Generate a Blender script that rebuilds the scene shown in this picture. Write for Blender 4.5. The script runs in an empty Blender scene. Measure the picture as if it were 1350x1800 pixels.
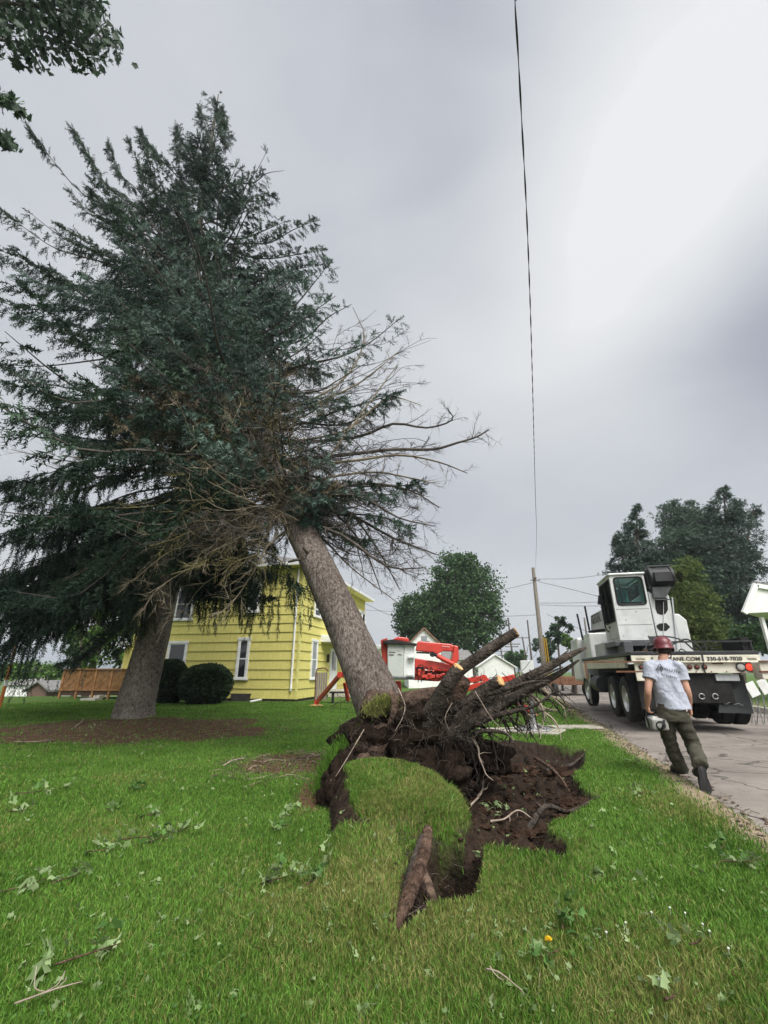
import bpy, bmesh, math, random
import numpy as np
from mathutils import Vector, Matrix
R = math.radians
random.seed(7); rng = np.random.default_rng(7)
S = bpy.context.scene; COL = S.collection

# ------------------------------------------------------------ camera
CH, FPX, PITCH = 1.30, 767.0, R(20.05)
cd = bpy.data.cameras.new('camera'); cam = bpy.data.objects.new('camera', cd); COL.objects.link(cam)
cam.location = (0, 0, CH); cam.rotation_euler = (R(90) + PITCH, 0, 0)
cd.sensor_fit = 'HORIZONTAL'; cd.sensor_width = 36; cd.lens = 36 * FPX / 1350
cd.clip_start = 0.05; cd.clip_end = 6000
S.camera = cam

# ------------------------------------------------------------ world: overcast sky
SUN_EL, SUN_AZ = 52, 155          # azimuth clockwise from +Y: the brighter part of the overcast is behind the camera, to the right
w = bpy.data.worlds.new('World'); S.world = w; w.use_nodes = True
nt = w.node_tree; nt.nodes.clear()
def N(nt, t, **kw):
    n = nt.nodes.new(t)
    for k, v in kw.items():
        if k.startswith('i_'): n.inputs[k[2:].replace('_', ' ')].default_value = v
        else: setattr(n, k, v)
    return n
out = N(nt, 'ShaderNodeOutputWorld'); bg = N(nt, 'ShaderNodeBackground'); nt.links.new(bg.outputs[0], out.inputs[0])
sky = N(nt, 'ShaderNodeTexSky'); sky.sky_type = 'NISHITA'; sky.sun_disc = False
sky.sun_elevation = R(SUN_EL); sky.sun_rotation = R(SUN_AZ); sky.dust_density = 3; sky.air_density = 1.5
tc = N(nt, 'ShaderNodeTexCoord')
mp = N(nt, 'ShaderNodeMapping'); mp.inputs['Scale'].default_value = (1.0, 1.0, 1.9); mp.inputs['Rotation'].default_value = (R(20), R(-25), R(35))
nt.links.new(tc.outputs['Generated'], mp.inputs[0])
n1 = N(nt, 'ShaderNodeTexNoise'); n1.inputs['Scale'].default_value = 1.3; n1.inputs['Detail'].default_value = 5; n1.inputs['Roughness'].default_value = .42; n1.inputs['Distortion'].default_value = .25
nt.links.new(mp.outputs[0], n1.inputs['Vector'])
def vmath(op, a, b):
    n = N(nt, 'ShaderNodeVectorMath'); n.operation = op
    nt.links.new(a, n.inputs[0])
    if isinstance(b, tuple): n.inputs[1].default_value = b
    else: nt.links.new(b, n.inputs[1])
    return n
def fmath(op, a, b, clamp=False):
    n = N(nt, 'ShaderNodeMath'); n.operation = op; n.use_clamp = clamp
    for i, q in enumerate((a, b)):
        if isinstance(q, (int, float)): n.inputs[i].default_value = q
        else: nt.links.new(q, n.inputs[i])
    return n.outputs[0]
def lobe(px, py, c0, c1):
    """thin, brighter region of the cloud deck round one direction (1 inside, 0 beyond the angle)"""
    d = ray(px, py); d = d / np.linalg.norm(d)
    dt = vmath('DOT_PRODUCT', tc.outputs['Generated'], tuple(d)).outputs['Value']
    ac = fmath('ARCCOSINE', dt, 0.)
    m = N(nt, 'ShaderNodeMapRange'); m.interpolation_type = 'SMOOTHSTEP'
    nt.links.new(ac, m.inputs[0]); m.inputs[1].default_value = R(c1); m.inputs[2].default_value = R(c0)
    return m.outputs[0]
def ray(px, py):
    r = (px - 675) / FPX; u = (900 - py) / FPX
    return np.array([r, math.cos(PITCH) - u * math.sin(PITCH), math.sin(PITCH) + u * math.cos(PITCH)])
CAM = np.array([0, 0, CH])
def PY(px, py, Y): d = ray(px, py); return CAM + d * (Y / d[1])          # point on that sight line at world depth Y
def G(px, py, z=0.): d = ray(px, py); return CAM + d * ((z - CH) / d[2])  # point on the ground
n2w = N(nt, 'ShaderNodeTexNoise'); n2w.inputs['Scale'].default_value = 3.4; n2w.inputs['Detail'].default_value = 7; n2w.inputs['Roughness'].default_value = .5; n2w.inputs['Distortion'].default_value = .5
nt.links.new(mp.outputs[0], n2w.inputs['Vector'])
v = fmath('MULTIPLY', fmath('SUBTRACT', n1.outputs['Fac'], .5), .40)
v = fmath('ADD', v, fmath('MULTIPLY', fmath('SUBTRACT', n2w.outputs['Fac'], .5), .24))
v = fmath('ADD', v, .535)
for l, k in ((lobe(1300, 150, 0, 26), .44), (lobe(1150, 330, 0, 20), .20), (lobe(960, 640, 0, 24), .26), (lobe(1100, 500, 0, 15), .10), (lobe(150, 430, 0, 40), .12), (lobe(720, 130, 0, 32), -.12), (lobe(1400, 500, 0, 18), -.28), (lobe(600, 560, 0, 20), .06)):
    v = fmath('ADD', v, fmath('MULTIPLY', l, k))
sz = N(nt, 'ShaderNodeSeparateXYZ'); nt.links.new(tc.outputs['Generated'], sz.inputs[0])
hz_ = N(nt, 'ShaderNodeMapRange'); nt.links.new(sz.outputs[2], hz_.inputs[0]); hz_.inputs[1].default_value = .42; hz_.inputs[2].default_value = 0; hz_.inputs[4].default_value = .24; hz_.interpolation_type = 'SMOOTHSTEP'
v = fmath('ADD', v, hz_.outputs[0])
sep = N(nt, 'ShaderNodeSeparateXYZ'); nt.links.new(tc.outputs['Generated'], sep.inputs[0])
# brighter behind the photographer, where the sun sits above the cloud
bk = lobe(675, 900, 0, 1)
sd = (math.cos(R(SUN_EL)) * math.sin(R(SUN_AZ)), math.cos(R(SUN_EL)) * math.cos(R(SUN_AZ)), math.sin(R(SUN_EL)))
dt = vmath('DOT_PRODUCT', tc.outputs['Generated'], sd).outputs['Value']
mr = N(nt, 'ShaderNodeMapRange'); nt.links.new(dt, mr.inputs[0]); mr.inputs[1].default_value = .74; mr.inputs[2].default_value = 1; mr.inputs[3].default_value = 0; mr.inputs[4].default_value = 3.6
ramp = N(nt, 'ShaderNodeValToRGB'); nt.links.new(v, ramp.inputs[0])
cr = ramp.color_ramp; cr.interpolation = 'B_SPLINE'
cr.elements[0].position = .25; cr.elements[0].color = (.245, .26, .315, 1)
cr.elements[1].position = .98; cr.elements[1].color = (.67, .675, .68, 1)
e = cr.elements.new(.48); e.color = (.415, .43, .467, 1)
e = cr.elements.new(.70); e.color = (.525, .545, .565, 1)
mixb = N(nt, 'ShaderNodeMix'); mixb.data_type = 'RGBA'; mixb.blend_type = 'ADD'; mixb.inputs[0].default_value = 1
nt.links.new(ramp.outputs[0], mixb.inputs[6]); nt.links.new(mr.outputs[0], mixb.inputs[7])
# a little of the clear-sky dome glows through the cloud
sk = N(nt, 'ShaderNodeMix'); sk.data_type = 'RGBA'; sk.blend_type = 'MULTIPLY'; sk.inputs[0].default_value = 1
nt.links.new(sky.outputs[0], sk.inputs[6]); sk.inputs[7].default_value = (.08, .08, .08, 1)
mx = N(nt, 'ShaderNodeMix'); mx.data_type = 'RGBA'; mx.inputs[0].default_value = .93
nt.links.new(sk.outputs[2], mx.inputs[6]); nt.links.new(mixb.outputs[2], mx.inputs[7])
nt.links.new(mx.outputs[2], bg.inputs[0]); bg.inputs[1].default_value = 1.0
sl = bpy.data.lights.new('sun', 'SUN'); sl.energy = 2.1; sl.angle = R(28); sl.color = (1, .965, .91)
so = bpy.data.objects.new('sun', sl); COL.objects.link(so)
so.rotation_euler = Vector(sd).to_track_quat('Z', 'Y').to_euler(); so.location = (0, 0, 60)
S.view_settings.view_transform = 'Standard'; S.view_settings.look = 'None'; S.view_settings.exposure = .42; S.view_settings.gamma = 1
S.view_settings.use_curve_mapping = False
S.cycles.max_bounces = 6; S.cycles.diffuse_bounces = 3; S.cycles.glossy_bounces = 2; S.cycles.transmission_bounces = 4; S.cycles.transparent_max_bounces = 8
S.cycles.caustics_reflective = False; S.cycles.caustics_refractive = False

# ------------------------------------------------------------ helpers
def tag(o, label=None, cat=None, group=None, kind=None):
    if label: o['label'] = label
    if cat: o['category'] = cat
    if group: o['group'] = group
    if kind: o['kind'] = kind
    return o
def empty(name, loc, label, cat, group=None, rz=0.):
    o = bpy.data.objects.new(name, None); COL.objects.link(o); o.location = tuple(loc); o.rotation_euler = (0, 0, rz); o.empty_display_size = .2
    return tag(o, label, cat, group)
def inv(root):
    return (Matrix.Translation(root.location) @ root.rotation_euler.to_matrix().to_4x4()).inverted()
class MB:
    def __init__(s): s.V = []; s.F = []; s.n = 0
    def add(s, v, *faces, mi=0):
        v = np.asarray(v, float).reshape(-1, 3); s.V.append(v)
        for f in faces:
            f = np.asarray(f, int)
            if f.ndim == 1: f = f[None]
            s.F.append((f + s.n, mi))
        s.n += len(v)
    def box(s, c, sz, rot=None, mi=0, taper=1.):
        x, y, z = [q / 2 for q in sz]
        v = np.array([[a * x * (taper if k > 0 else 1), b * y * (taper if k > 0 else 1), k * z] for k in (-1, 1) for a, b in ((-1, -1), (1, -1), (1, 1), (-1, 1))])
        if rot is not None: v = v @ np.asarray(rot).T
        s.hexa(v + np.asarray(c, float), mi)
    def hexa(s, v, mi=0):
        s.add(v, [[3, 2, 1, 0], [4, 5, 6, 7], [0, 1, 5, 4], [1, 2, 6, 5], [2, 3, 7, 6], [3, 0, 4, 7]], mi=mi)
    def mm(s, a, b, mi=0):
        a = np.minimum(a, b) * 1.; b2 = np.maximum(a, b)
        s.box((a + np.maximum(a, b)) / 2, np.abs(np.asarray(b, float) - a), mi=mi)
    def bar(s, p, q, wd, hd, up=(0, 0, 1), mi=0):
        p = np.asarray(p, float); q = np.asarray(q, float); d = q - p; L = np.linalg.norm(d); d = d / L
        u = np.asarray(up, float)
        if abs(np.dot(u, d)) > .98: u = np.array([0, 1., 0])
        x = np.cross(d, u); x /= np.linalg.norm(x); z = np.cross(x, d)
        s.box((p + q) / 2, (wd, L, hd), rot=np.array([x, d, z]).T, mi=mi)
    def tube(s, pts, r, n=8, caps=True, mi=0, jit=0., smoothpts=0, ell=None):
        pts = np.asarray(pts, float)
        r = np.asarray(r, float) * np.ones(len(pts))
        if smoothpts: pts, r = smooth(pts, r, smoothpts)
        m = len(pts); t = np.gradient(pts, axis=0); t /= np.maximum(np.linalg.norm(t, axis=1), 1e-9)[:, None]
        u = np.array([0, 0, 1.]) if abs(t[0][2]) < .9 else np.array([1., 0, 0])
        x = np.cross(t[0], u); x /= np.linalg.norm(x); V = []
        a = np.linspace(0, 2 * math.pi, n, endpoint=False)
        for i in range(m):
            x = x - t[i] * np.dot(x, t[i]); x /= max(np.linalg.norm(x), 1e-9); y = np.cross(t[i], x)
            rr = r[i] * (1 + (rng.uniform(-jit, jit, n) if jit else 0))
            ex, ey = ell if ell else (1, 1)
            V.append(pts[i] + (np.cos(a) * rr * ex)[:, None] * x + (np.sin(a) * rr * ey)[:, None] * y)
        V = np.concatenate(V); i = np.arange(m - 1)[:, None] * n; j = np.arange(n)[None]; k = (j + 1) % n
        q = np.stack([i + j, i + k, i + n + k, i + n + j], -1).reshape(-1, 4)
        fs = [q]
        if caps: fs += [np.arange(n)[::-1][None], (np.arange(n) + (m - 1) * n)[None]]
        s.add(V, *fs, mi=mi)
    def cyl(s, p, q, r, n=16, mi=0, r2=None): s.tube([p, q], [r, r if r2 is None else r2], n, mi=mi)
    def lathe(s, prof, c=(0, 0, 0), axis=(0, 0, 1), n=24, mi=0, caps=True):
        ax = Vector(axis).normalized(); M = np.array(ax.to_track_quat('Z', 'Y').to_matrix())
        a = np.linspace(0, 2 * math.pi, n, endpoint=False); V = []
        for r, z in prof: V.append(np.stack([np.cos(a) * r, np.sin(a) * r, np.full(n, z)], -1))
        V = np.concatenate(V) @ M.T + np.asarray(c, float); m = len(prof)
        i = np.arange(m - 1)[:, None] * n; j = np.arange(n)[None]; k = (j + 1) % n
        s.add(V, *([np.stack([i + j, i + k, i + n + k, i + n + j], -1).reshape(-1, 4)] + ([np.arange(n)[::-1][None], (np.arange(n) + (m - 1) * n)[None]] if caps else [])), mi=mi)
    def prism(s, poly, ext, mi=0):
        p = np.asarray(poly, float); n = len(p); e = np.asarray(ext, float)
        i = np.arange(n); k = (i + 1) % n
        s.add(np.concatenate([p, p + e]), i[::-1][None], (i + n)[None], np.stack([i, k, k + n, i + n], -1), mi=mi)
    def blob(s, c, r, seed=0, amp=.2, freq=2., nu=24, nv=16, mi=0, rot=None, zsq=1.):
        a, b = np.meshgrid(np.linspace(0, 2 * math.pi, nu, endpoint=False), np.linspace(0, math.pi, nv)[1:-1])
        d = np.stack([np.cos(a) * np.sin(b), np.sin(a) * np.sin(b), np.cos(b)], -1).reshape(-1, 3)
        d = np.concatenate([d, [[0, 0, 1], [0, 0, -1]]])
        k = 1 + amp * (fbm3(d * freq + seed * 7.3, 4) * 2 - 1)
        V = d * k[:, None] * np.asarray(r, float)
        if rot is not None: V = V @ np.asarray(rot).T
        V = V + np.asarray(c, float); m = nv - 2
        i = np.arange(m - 1)[:, None] * nu; j = np.arange(nu)[None]; k2 = (j + 1) % nu
        q = np.stack([i + nu + j, i + nu + k2, i + k2, i + j], -1).reshape(-1, 4)
        j = np.arange(nu); k2 = (j + 1) % nu; T = m * nu
        s.add(V, q, np.stack([j, k2, np.full(nu, T)], -1), np.stack([(m - 1) * nu + k2, (m - 1) * nu + j, np.full(nu, T + 1)], -1), mi=mi)
    def build(s, name, mats, parent=None, smooth=False, world=False, bevel=0, xf=None):
        me = bpy.data.meshes.new(name)
        V = np.concatenate(s.V) if s.V else np.zeros((0, 3))
        if xf is not None: V = V @ np.asarray(xf)[:3, :3].T + np.asarray(xf)[:3, 3]
        me.vertices.add(len(V)); me.vertices.foreach_set('co', V.ravel().astype(np.float32))
        tot = np.concatenate([np.full(len(f), f.shape[1]) for f, _ in s.F]); loops = np.concatenate([f.ravel() for f, _ in s.F])
        mi = np.concatenate([np.full(len(f), m) for f, m in s.F])
        me.loops.add(len(loops)); me.loops.foreach_set('vertex_index', loops.astype(np.int32))
        me.polygons.add(len(tot)); me.polygons.foreach_set('loop_start', (np.cumsum(tot) - tot).astype(np.int32))
        me.polygons.foreach_set('material_index', mi.astype(np.int32))
        me.polygons.foreach_set('use_smooth', np.full(len(tot), bool(smooth)))
        me.update(calc_edges=True); me.validate()
        for m in (mats if isinstance(mats, (list, tuple)) else [mats]): me.materials.append(m)
        o = bpy.data.objects.new(name, me); COL.objects.link(o)
        if parent is not None:
            o.parent = parent
            if world: o.matrix_parent_inverse = inv(parent)
        if bevel:
            b = o.modifiers.new('bevel', 'BEVEL'); b.width = bevel; b.segments = 2; b.limit_method = 'ANGLE'; b.angle_limit = R(40)
        return o
def smooth(p, r, k):
    """Catmull-Rom through p, k points per span"""
    p = np.asarray(p, float); r = np.asarray(r, float) * np.ones(len(p))
    a = np.concatenate([[2 * p[0] - p[1]], p, [2 * p[-1] - p[-2]]]); q = []; rr = []
    for i in range(len(p) - 1):
        for t in np.linspace(0, 1, k, endpoint=False):
            p0, p1, p2, p3 = a[i:i + 4]
            q.append(.5 * (2 * p1 + (p2 - p0) * t + (2 * p0 - 5 * p1 + 4 * p2 - p3) * t * t + (3 * p1 - p0 - 3 * p2 + p3) * t ** 3))
            rr.append(r[i] * (1 - t) + r[i + 1] * t)
    return np.array(q + [p[-1]]), np.array(rr + [r[-1]])
def _h(ix, iy, iz, s):
    n = (ix * 374761393 + iy * 668265263 + iz * 2147483647 + s * 974711) & 0xffffffff
    n = ((n ^ (n >> 13)) * 1274126177) & 0xffffffff
    return ((n ^ (n >> 16)) & 0xffff) / 65535.
def vn3(p, s=0):
    p = np.asarray(p, float); i = np.floor(p).astype(np.int64); f = p - i; f = f * f * (3 - 2 * f); o = 0
    for dx in (0, 1):
        for dy in (0, 1):
            for dz in (0, 1):
                o = o + _h(i[..., 0] + dx, i[..., 1] + dy, i[..., 2] + dz, s) * (f[..., 0] if dx else 1 - f[..., 0]) * (f[..., 1] if dy else 1 - f[..., 1]) * (f[..., 2] if dz else 1 - f[..., 2])
    return o
def fbm3(p, oc=4, s=0):
    a = 0; t = 0; k = 1.
    for o in range(oc): a = a + vn3(np.asarray(p) * 2 ** o, s + o) * k; t += k; k *= .5
    return a / t
def fbm2(x, y, f=1., oc=4, s=0): return fbm3(np.stack([np.asarray(x) * f, np.asarray(y) * f, np.full_like(np.asarray(x, float), .37)], -1), oc, s)

def mat(name, c1, c2=None, scale=4., rough=.8, bump=0., bscale=None, detail=6, metal=0., c3=None, isl=0., trans=0., stretch=(1, 1, 1), spec=.3, coat=0., gen='Object', emit=None, lo=.35, hi=.65, dirt=None, dirt_amt=0.):
    m = bpy.data.materials.new(name); m.use_nodes = True; t = m.node_tree; L = t.links
    p = t.nodes['Principled BSDF']; p.inputs['Roughness'].default_value = rough; p.inputs['Metallic'].default_value = metal
    p.inputs['Specular IOR Level'].default_value = spec; p.inputs['Coat Weight'].default_value = coat
    tcn = N(t, 'ShaderNodeTexCoord'); mpn = N(t, 'ShaderNodeMapping'); mpn.inputs['Scale'].default_value = stretch
    L.new(tcn.outputs[gen], mpn.inputs[0])
    col = None
    if c2 is not None:
        no = N(t, 'ShaderNodeTexNoise'); no.inputs['Scale'].default_value = scale; no.inputs['Detail'].default_value = detail; no.inputs['Roughness'].default_value = .62
        L.new(mpn.outputs[0], no.inputs['Vector'])
        r = N(t, 'ShaderNodeValToRGB'); L.new(no.outputs['Fac'], r.inputs[0])
        r.color_ramp.elements[0].position = lo; r.color_ramp.elements[0].color = (*c1, 1)
        r.color_ramp.elements[1].position = hi; r.color_ramp.elements[1].color = (*c2, 1)
        if c3: e = r.color_ramp.elements.new((lo + hi) / 2); e.color = (*c3, 1)
        col = r.outputs[0]
    if isl:
        g = N(t, 'ShaderNodeNewGeometry'); h = N(t, 'ShaderNodeHueSaturation')
        mr = N(t, 'ShaderNodeMapRange'); L.new(g.outputs['Random Per Island'], mr.inputs[0]); mr.inputs[3].default_value = 1 - isl; mr.inputs[4].default_value = 1 + isl
        L.new(mr.outputs[0], h.inputs['Value'])
        if col is None: h.inputs['Color'].default_value = (*c1, 1)
        else: L.new(col, h.inputs['Color'])
        col = h.outputs[0]
    if dirt is not None:
        n2 = N(t, 'ShaderNodeTexNoise'); n2.inputs['Scale'].default_value = 2.2; n2.inputs['Detail'].default_value = 9; n2.inputs['Roughness'].default_value = .7
        L.new(mpn.outputs[0], n2.inputs['Vector'])
        r2 = N(t, 'ShaderNodeMapRange'); L.new(n2.outputs['Fac'], r2.inputs[0]); r2.inputs[1].default_value = .5; r2.inputs[2].default_value = .78; r2.inputs[4].default_value = dirt_amt
        mm = N(t, 'ShaderNodeMix'); mm.data_type = 'RGBA'; L.new(r2.outputs[0], mm.inputs[0]); mm.inputs[7].default_value = (*dirt, 1)
        if col is None: mm.inputs[6].default_value = (*c1, 1)
        else: L.new(col, mm.inputs[6])
        col = mm.outputs[2]
    if col is None: p.inputs['Base Color'].default_value = (*c1, 1)
    else: L.new(col, p.inputs['Base Color'])
    if bump:
        nb = N(t, 'ShaderNodeTexNoise'); nb.inputs['Scale'].default_value = bscale or scale * 3; nb.inputs['Detail'].default_value = 8
        L.new(mpn.outputs[0], nb.inputs['Vector']); b = N(t, 'ShaderNodeBump'); b.inputs['Strength'].default_value = bump; b.inputs['Distance'].default_value = .05
        L.new(nb.outputs['Fac'], b.inputs['Height']); L.new(b.outputs[0], p.inputs['Normal'])
    if trans:
        tr = N(t, 'ShaderNodeBsdfTranslucent'); ms = N(t, 'ShaderNodeMixShader'); ms.inputs[0].default_value = trans
        if col is None: tr.inputs[0].default_value = (*c1, 1)
        else: L.new(col, tr.inputs[0])
        L.new(p.outputs[0], ms.inputs[1]); L.new(tr.outputs[0], ms.inputs[2]); L.new(ms.outputs[0], t.nodes['Material Output'].inputs[0])
    if emit: p.inputs['Emission Color'].default_value = (*emit[:3], 1); p.inputs['Emission Strength'].default_value = emit[3]
    return m
def sstep(a, b, x): t = np.clip((x - a) / (b - a), 0, 1); return t * t * (3 - 2 * t)
def polysd(x, y, poly):
    """signed distance, negative inside"""
    x = np.asarray(x, float); y = np.asarray(y, float); d = np.full(x.shape, 1e9); ins = np.zeros(x.shape, bool); P = np.asarray(poly, float)
    for i in range(len(P)):
        a = P[i]; b = P[(i + 1) % len(P)]; e = b - a
        t = np.clip(((x - a[0]) * e[0] + (y - a[1]) * e[1]) / (e @ e), 0, 1)
        d = np.minimum(d, np.hypot(x - a[0] - t * e[0], y - a[1] - t * e[1]))
        c = (a[1] > y) != (b[1] > y); xi = a[0] + (y - a[1]) * e[0] / (e[1] if abs(e[1]) > 1e-12 else 1e-12)
        ins ^= c & (x < xi)
    return np.where(ins, -d, d)
def gp(*pts): return [G(*p)[:2] for p in pts]

# ------------------------------------------------------------ terrain
RAZ = R(16.0)                                            # heading of the street
def road_d(x, y): return (x - 3.28) * math.cos(RAZ) - (y - 4.44) * math.sin(RAZ)   # distance to the right of the lawn edge
CRATER = gp((770, 1322), (900, 1300), (1035, 1322), (1010, 1370), (1058, 1408), (1000, 1440), (965, 1462), (1012, 1498), (985, 1522), (900, 1500), (860, 1500), (830, 1512), (792, 1492), (806, 1440), (770, 1385), (745, 1335))
HOLE = [gp((736, 1478), (772, 1474), (766, 1540), (742, 1610), (704, 1648), (684, 1640), (704, 1560)), gp((862, 1466), (925, 1468), (1004, 1492), (990, 1520), (895, 1502)), gp((762, 1478), (800, 1476), (845, 1500), (832, 1575), (790, 1588), (750, 1592), (760, 1530))]
CLODP = G(1045, 1510)[:2]
def soil_sd(x, y):
    n = (fbm2(x, y, 3.1, 4, 3) - .5)
    d = np.maximum(polysd(x, y, CRATER) + n * .45, (1.0 - mound_r(x, y)) * .5)
    for h in HOLE: d = np.minimum(d, polysd(x, y, h) + n * .1)
    return d
def mound_r(x, y):
    n = fbm2(x, y, 2.4, 4, 9) - .5
    return np.sqrt(((x - .10 - .12 * n) / .66) ** 2 + ((y - 4.93 - .3 * n) / .80) ** 2) + n * .50 + (fbm2(x, y, 8, 3, 16) - .5) * .12
def mound(x, y):
    n = fbm2(x, y, 2.4, 4, 9) - .5; r = mound_r(x, y)
    m = np.sqrt(np.clip(1 - (r / 1.02) ** 2.6, 0, 1)) * (.36 + .30 * n - .20 * (x - .1) + .10 * (y - 4.9)) * (1 + .10 * (fbm2(x, y, 9, 3, 15) - .5))
    a = np.array(G(640, 1500)[:2]); b = np.array(G(628, 1610)[:2]); e = b - a
    t = np.clip(((x - a[0]) * e[0] + (y - a[1]) * e[1]) / (e @ e), -.3, 1)
    dd = np.hypot(x - a[0] - t * e[0], y - a[1] - t * e[1]) + n * .12
    return np.maximum(m, (1 - sstep(.10, .34, dd)) * .17 * (1 - .55 * np.clip(t, 0, 1)))
def hgt(x, y):
    x = np.asarray(x, float); y = np.asarray(y, float)
    z = (fbm2(x, y, .35, 3, 1) - .5) * .10 + (fbm2(x, y, 2.2, 3, 2) - .5) * .035
    near = (x > -3) & (x < 4.5) & (y > 1.5) & (y < 9)
    if near.any():
        xn = x[near]; yn = y[near]; zz = z[near] + mound(xn, yn) * sstep(-.02, .10, np.minimum(polysd(xn, yn, HOLE[0]), polysd(xn, yn, HOLE[2])))
        n = fbm2(xn, yn, 6., 5, 4)
        sd = soil_sd(xn, yn); c = 1 - sstep(-.14, .03, sd)
        zz = zz - c * .13 + c * (n - .5) * .34
        zz += .05 * np.exp(-((sd - .05) / .06) ** 2) * (fbm2(xn, yn, 4, 3, 8))
        for h, dp in zip(HOLE, (.16, .30, .42)):
            zz -= (1 - sstep(-.10, .02, polysd(xn, yn, h) + (fbm2(xn, yn, 5, 3, 5) - .5) * .14)) * dp
        cl = 1 - sstep(.25, 1., np.hypot((xn - CLODP[0]) / .24, (yn - CLODP[1]) / .17) + (n - .5) * .8)
        zz += cl * .11
        z = z.copy(); z[near] = zz
    rd = road_d(x, y)
    z = z - .16 * sstep(.0, .22, rd + (fbm2(x, y, 1.8, 3, 6) - .5) * .25) * (1 - sstep(6.0, 6.2, rd))
    # the yard falls away on the far left, behind the crest
    drop = sstep(0, 40, (y - 24)) * sstep(-3, 5, -x - 9 + (y - 24) * .0)
    z = z - 4.2 * drop * (1 - sstep(200, 420, y))
    z = z + .02 * 0
    return z
def axis(segs):
    o = [segs[0][0]]
    for a, b, st in segs:
        k = max(1, int(round((b - a) / st))); o += list(np.linspace(a, b, k + 1)[1:])
    return np.array(o)
gx = axis([(-900, -200, 100), (-200, -60, 14), (-60, -20, 3), (-20, -8, .5), (-8, -1.3, .12), (-1.3, 2.9, .028), (2.9, 6, .08), (6, 14, .4), (14, 60, 4), (60, 200, 20), (200, 900, 100)])
gy = axis([(-300, -20, 40), (-20, 0, 2), (0, 2, .2), (2, 6.8, .028), (6.8, 10, .08), (10, 18, .25), (18, 40, .8), (40, 120, 5), (120, 400, 25), (400, 1400, 100)])
X, Y = np.meshgrid(gx, gy); Z = hgt(X.ravel(), Y.ravel())
b = MB(); nx = len(gx); i = np.arange(len(gy) - 1)[:, None] * nx; j = np.arange(nx - 1)[None]
b.add(np.stack([X.ravel(), Y.ravel(), Z], -1), np.stack([i + j, i + j + 1, i + nx + j + 1, i + nx + j], -1).reshape(-1, 4))
# what the ground is made of at each point (grass / bare soil / red-brown mulch / roadside grit); soil also carries painted shade at the mound's edge
def ground_masks(x, y):
    n = fbm2(x, y, 1.3, 5, 11) - .5
    soil = 1 - sstep(-.03, .04, soil_sd(x, y))
    ml = 1 - sstep(.78, 1.02, np.hypot((x + 6.1) / 4.0, (y - 11.7) / 2.5) + n * 1.1)
    ml = np.maximum(ml, 1 - sstep(.6, 1.05, np.hypot((x + 1.45) / .85, (y - 7.45) / 1.25) + n * 1.2))
    ml = np.maximum(ml, 1 - sstep(.55, 1., np.hypot((x + .75) / .35, (y - 5.6) / .9) + n * .9))
    rd = road_d(x, y)
    e_ = mound_r(x, y); soil_shade_band = sstep(.74, .86, e_) * (1 - sstep(.98, 1.12, e_)) * np.maximum(sstep(.10, -.22, x), .5 * sstep(4.75, 4.45, y) * sstep(.5, .2, x)) * sstep(3.9, 4.1, y) * (1 - sstep(5.8, 6.4, y))  # torn soil face, and the shadow gap beside the mound painted in soil colour
    soil = np.maximum(soil, np.clip(soil_shade_band * 1.3, 0, 1))
    gr = sstep(-.42, -.12, rd + n * .5) * (1 - sstep(6, 6.3, rd)) * (y < 400)
    dry = sstep(.45, .72, fbm2(x, y, .9, 4, 21)) * .8
    dry = np.maximum(dry, np.exp(-(((x - .15) / 1.0) ** 2 + ((y - 3.2) / .8) ** 2)) * .95)
    dry = np.maximum(dry, .75 * (1 - sstep(.85, 1.1, mound_r(x, y))) * sstep(.38, .62, fbm2(x, y, 3, 3, 23) + .25 * (x + .1)))
    dry = dry * np.exp(-(np.maximum(y - 4.5, 0) / 2.5) ** 2)
    return soil, np.clip(ml, 0, 1), gr, dry
soil, ml, gr, dry = ground_masks(X.ravel(), Y.ravel())
# ground material
m = bpy.data.materials.new('lawn_ground'); m.use_nodes = True; t = m.node_tree; L = t.links; p = t.nodes['Principled BSDF']; p.inputs['Roughness'].default_value = .95; p.inputs['Specular IOR Level'].default_value = .1
at = N(t, 'ShaderNodeVertexColor'); at.layer_name = 'cover'
sp = N(t, 'ShaderNodeSeparateColor'); L.new(at.outputs[0], sp.inputs[0])
tcn = N(t, 'ShaderNodeTexCoord')
def noise(sc, c1, c2, lo=.35, hi=.65, det=8):
    n = N(t, 'ShaderNodeTexNoise'); n.inputs['Scale'].default_value = sc; n.inputs['Detail'].default_value = det; n.inputs['Roughness'].default_value = .68; L.new(tcn.outputs['Object'], n.inputs['Vector'])
    r = N(t, 'ShaderNodeValToRGB'); L.new(n.outputs['Fac'], r.inputs[0]); r.color_ramp.elements[0].position = lo; r.color_ramp.elements[0].color = (*c1, 1); r.color_ramp.elements[1].position = hi; r.color_ramp.elements[1].color = (*c2, 1)
    return r.outputs[0]
def mixc(f, a, b_):
    x = N(t, 'ShaderNodeMix'); x.data_type = 'RGBA'; L.new(f, x.inputs[0]); L.new(a, x.inputs[6]); L.new(b_, x.inputs[7]); return x.outputs[2]
grass = noise(9, (.052, .095, .018), (.095, .165, .034))
g2 = noise(.5, (.045, .095, .018), (.10, .15, .034), .3, .7)
gm = N(t, 'ShaderNodeMix'); gm.data_type = 'RGBA'; gm.inputs[0].default_value = .5; L.new(grass, gm.inputs[6]); L.new(g2, gm.inputs[7])
c = mixc(at.outputs['Alpha'], gm.outputs[2], noise(14, (.11, .115, .035), (.22, .19, .075)))
c = mixc(sp.outputs[2], c, noise(20, (.16, .12, .075), (.36, .29, .20)))
c = mixc(sp.outputs[1], c, noise(17, (.026, .016, .010), (.17, .095, .056), .3, .75))
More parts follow.
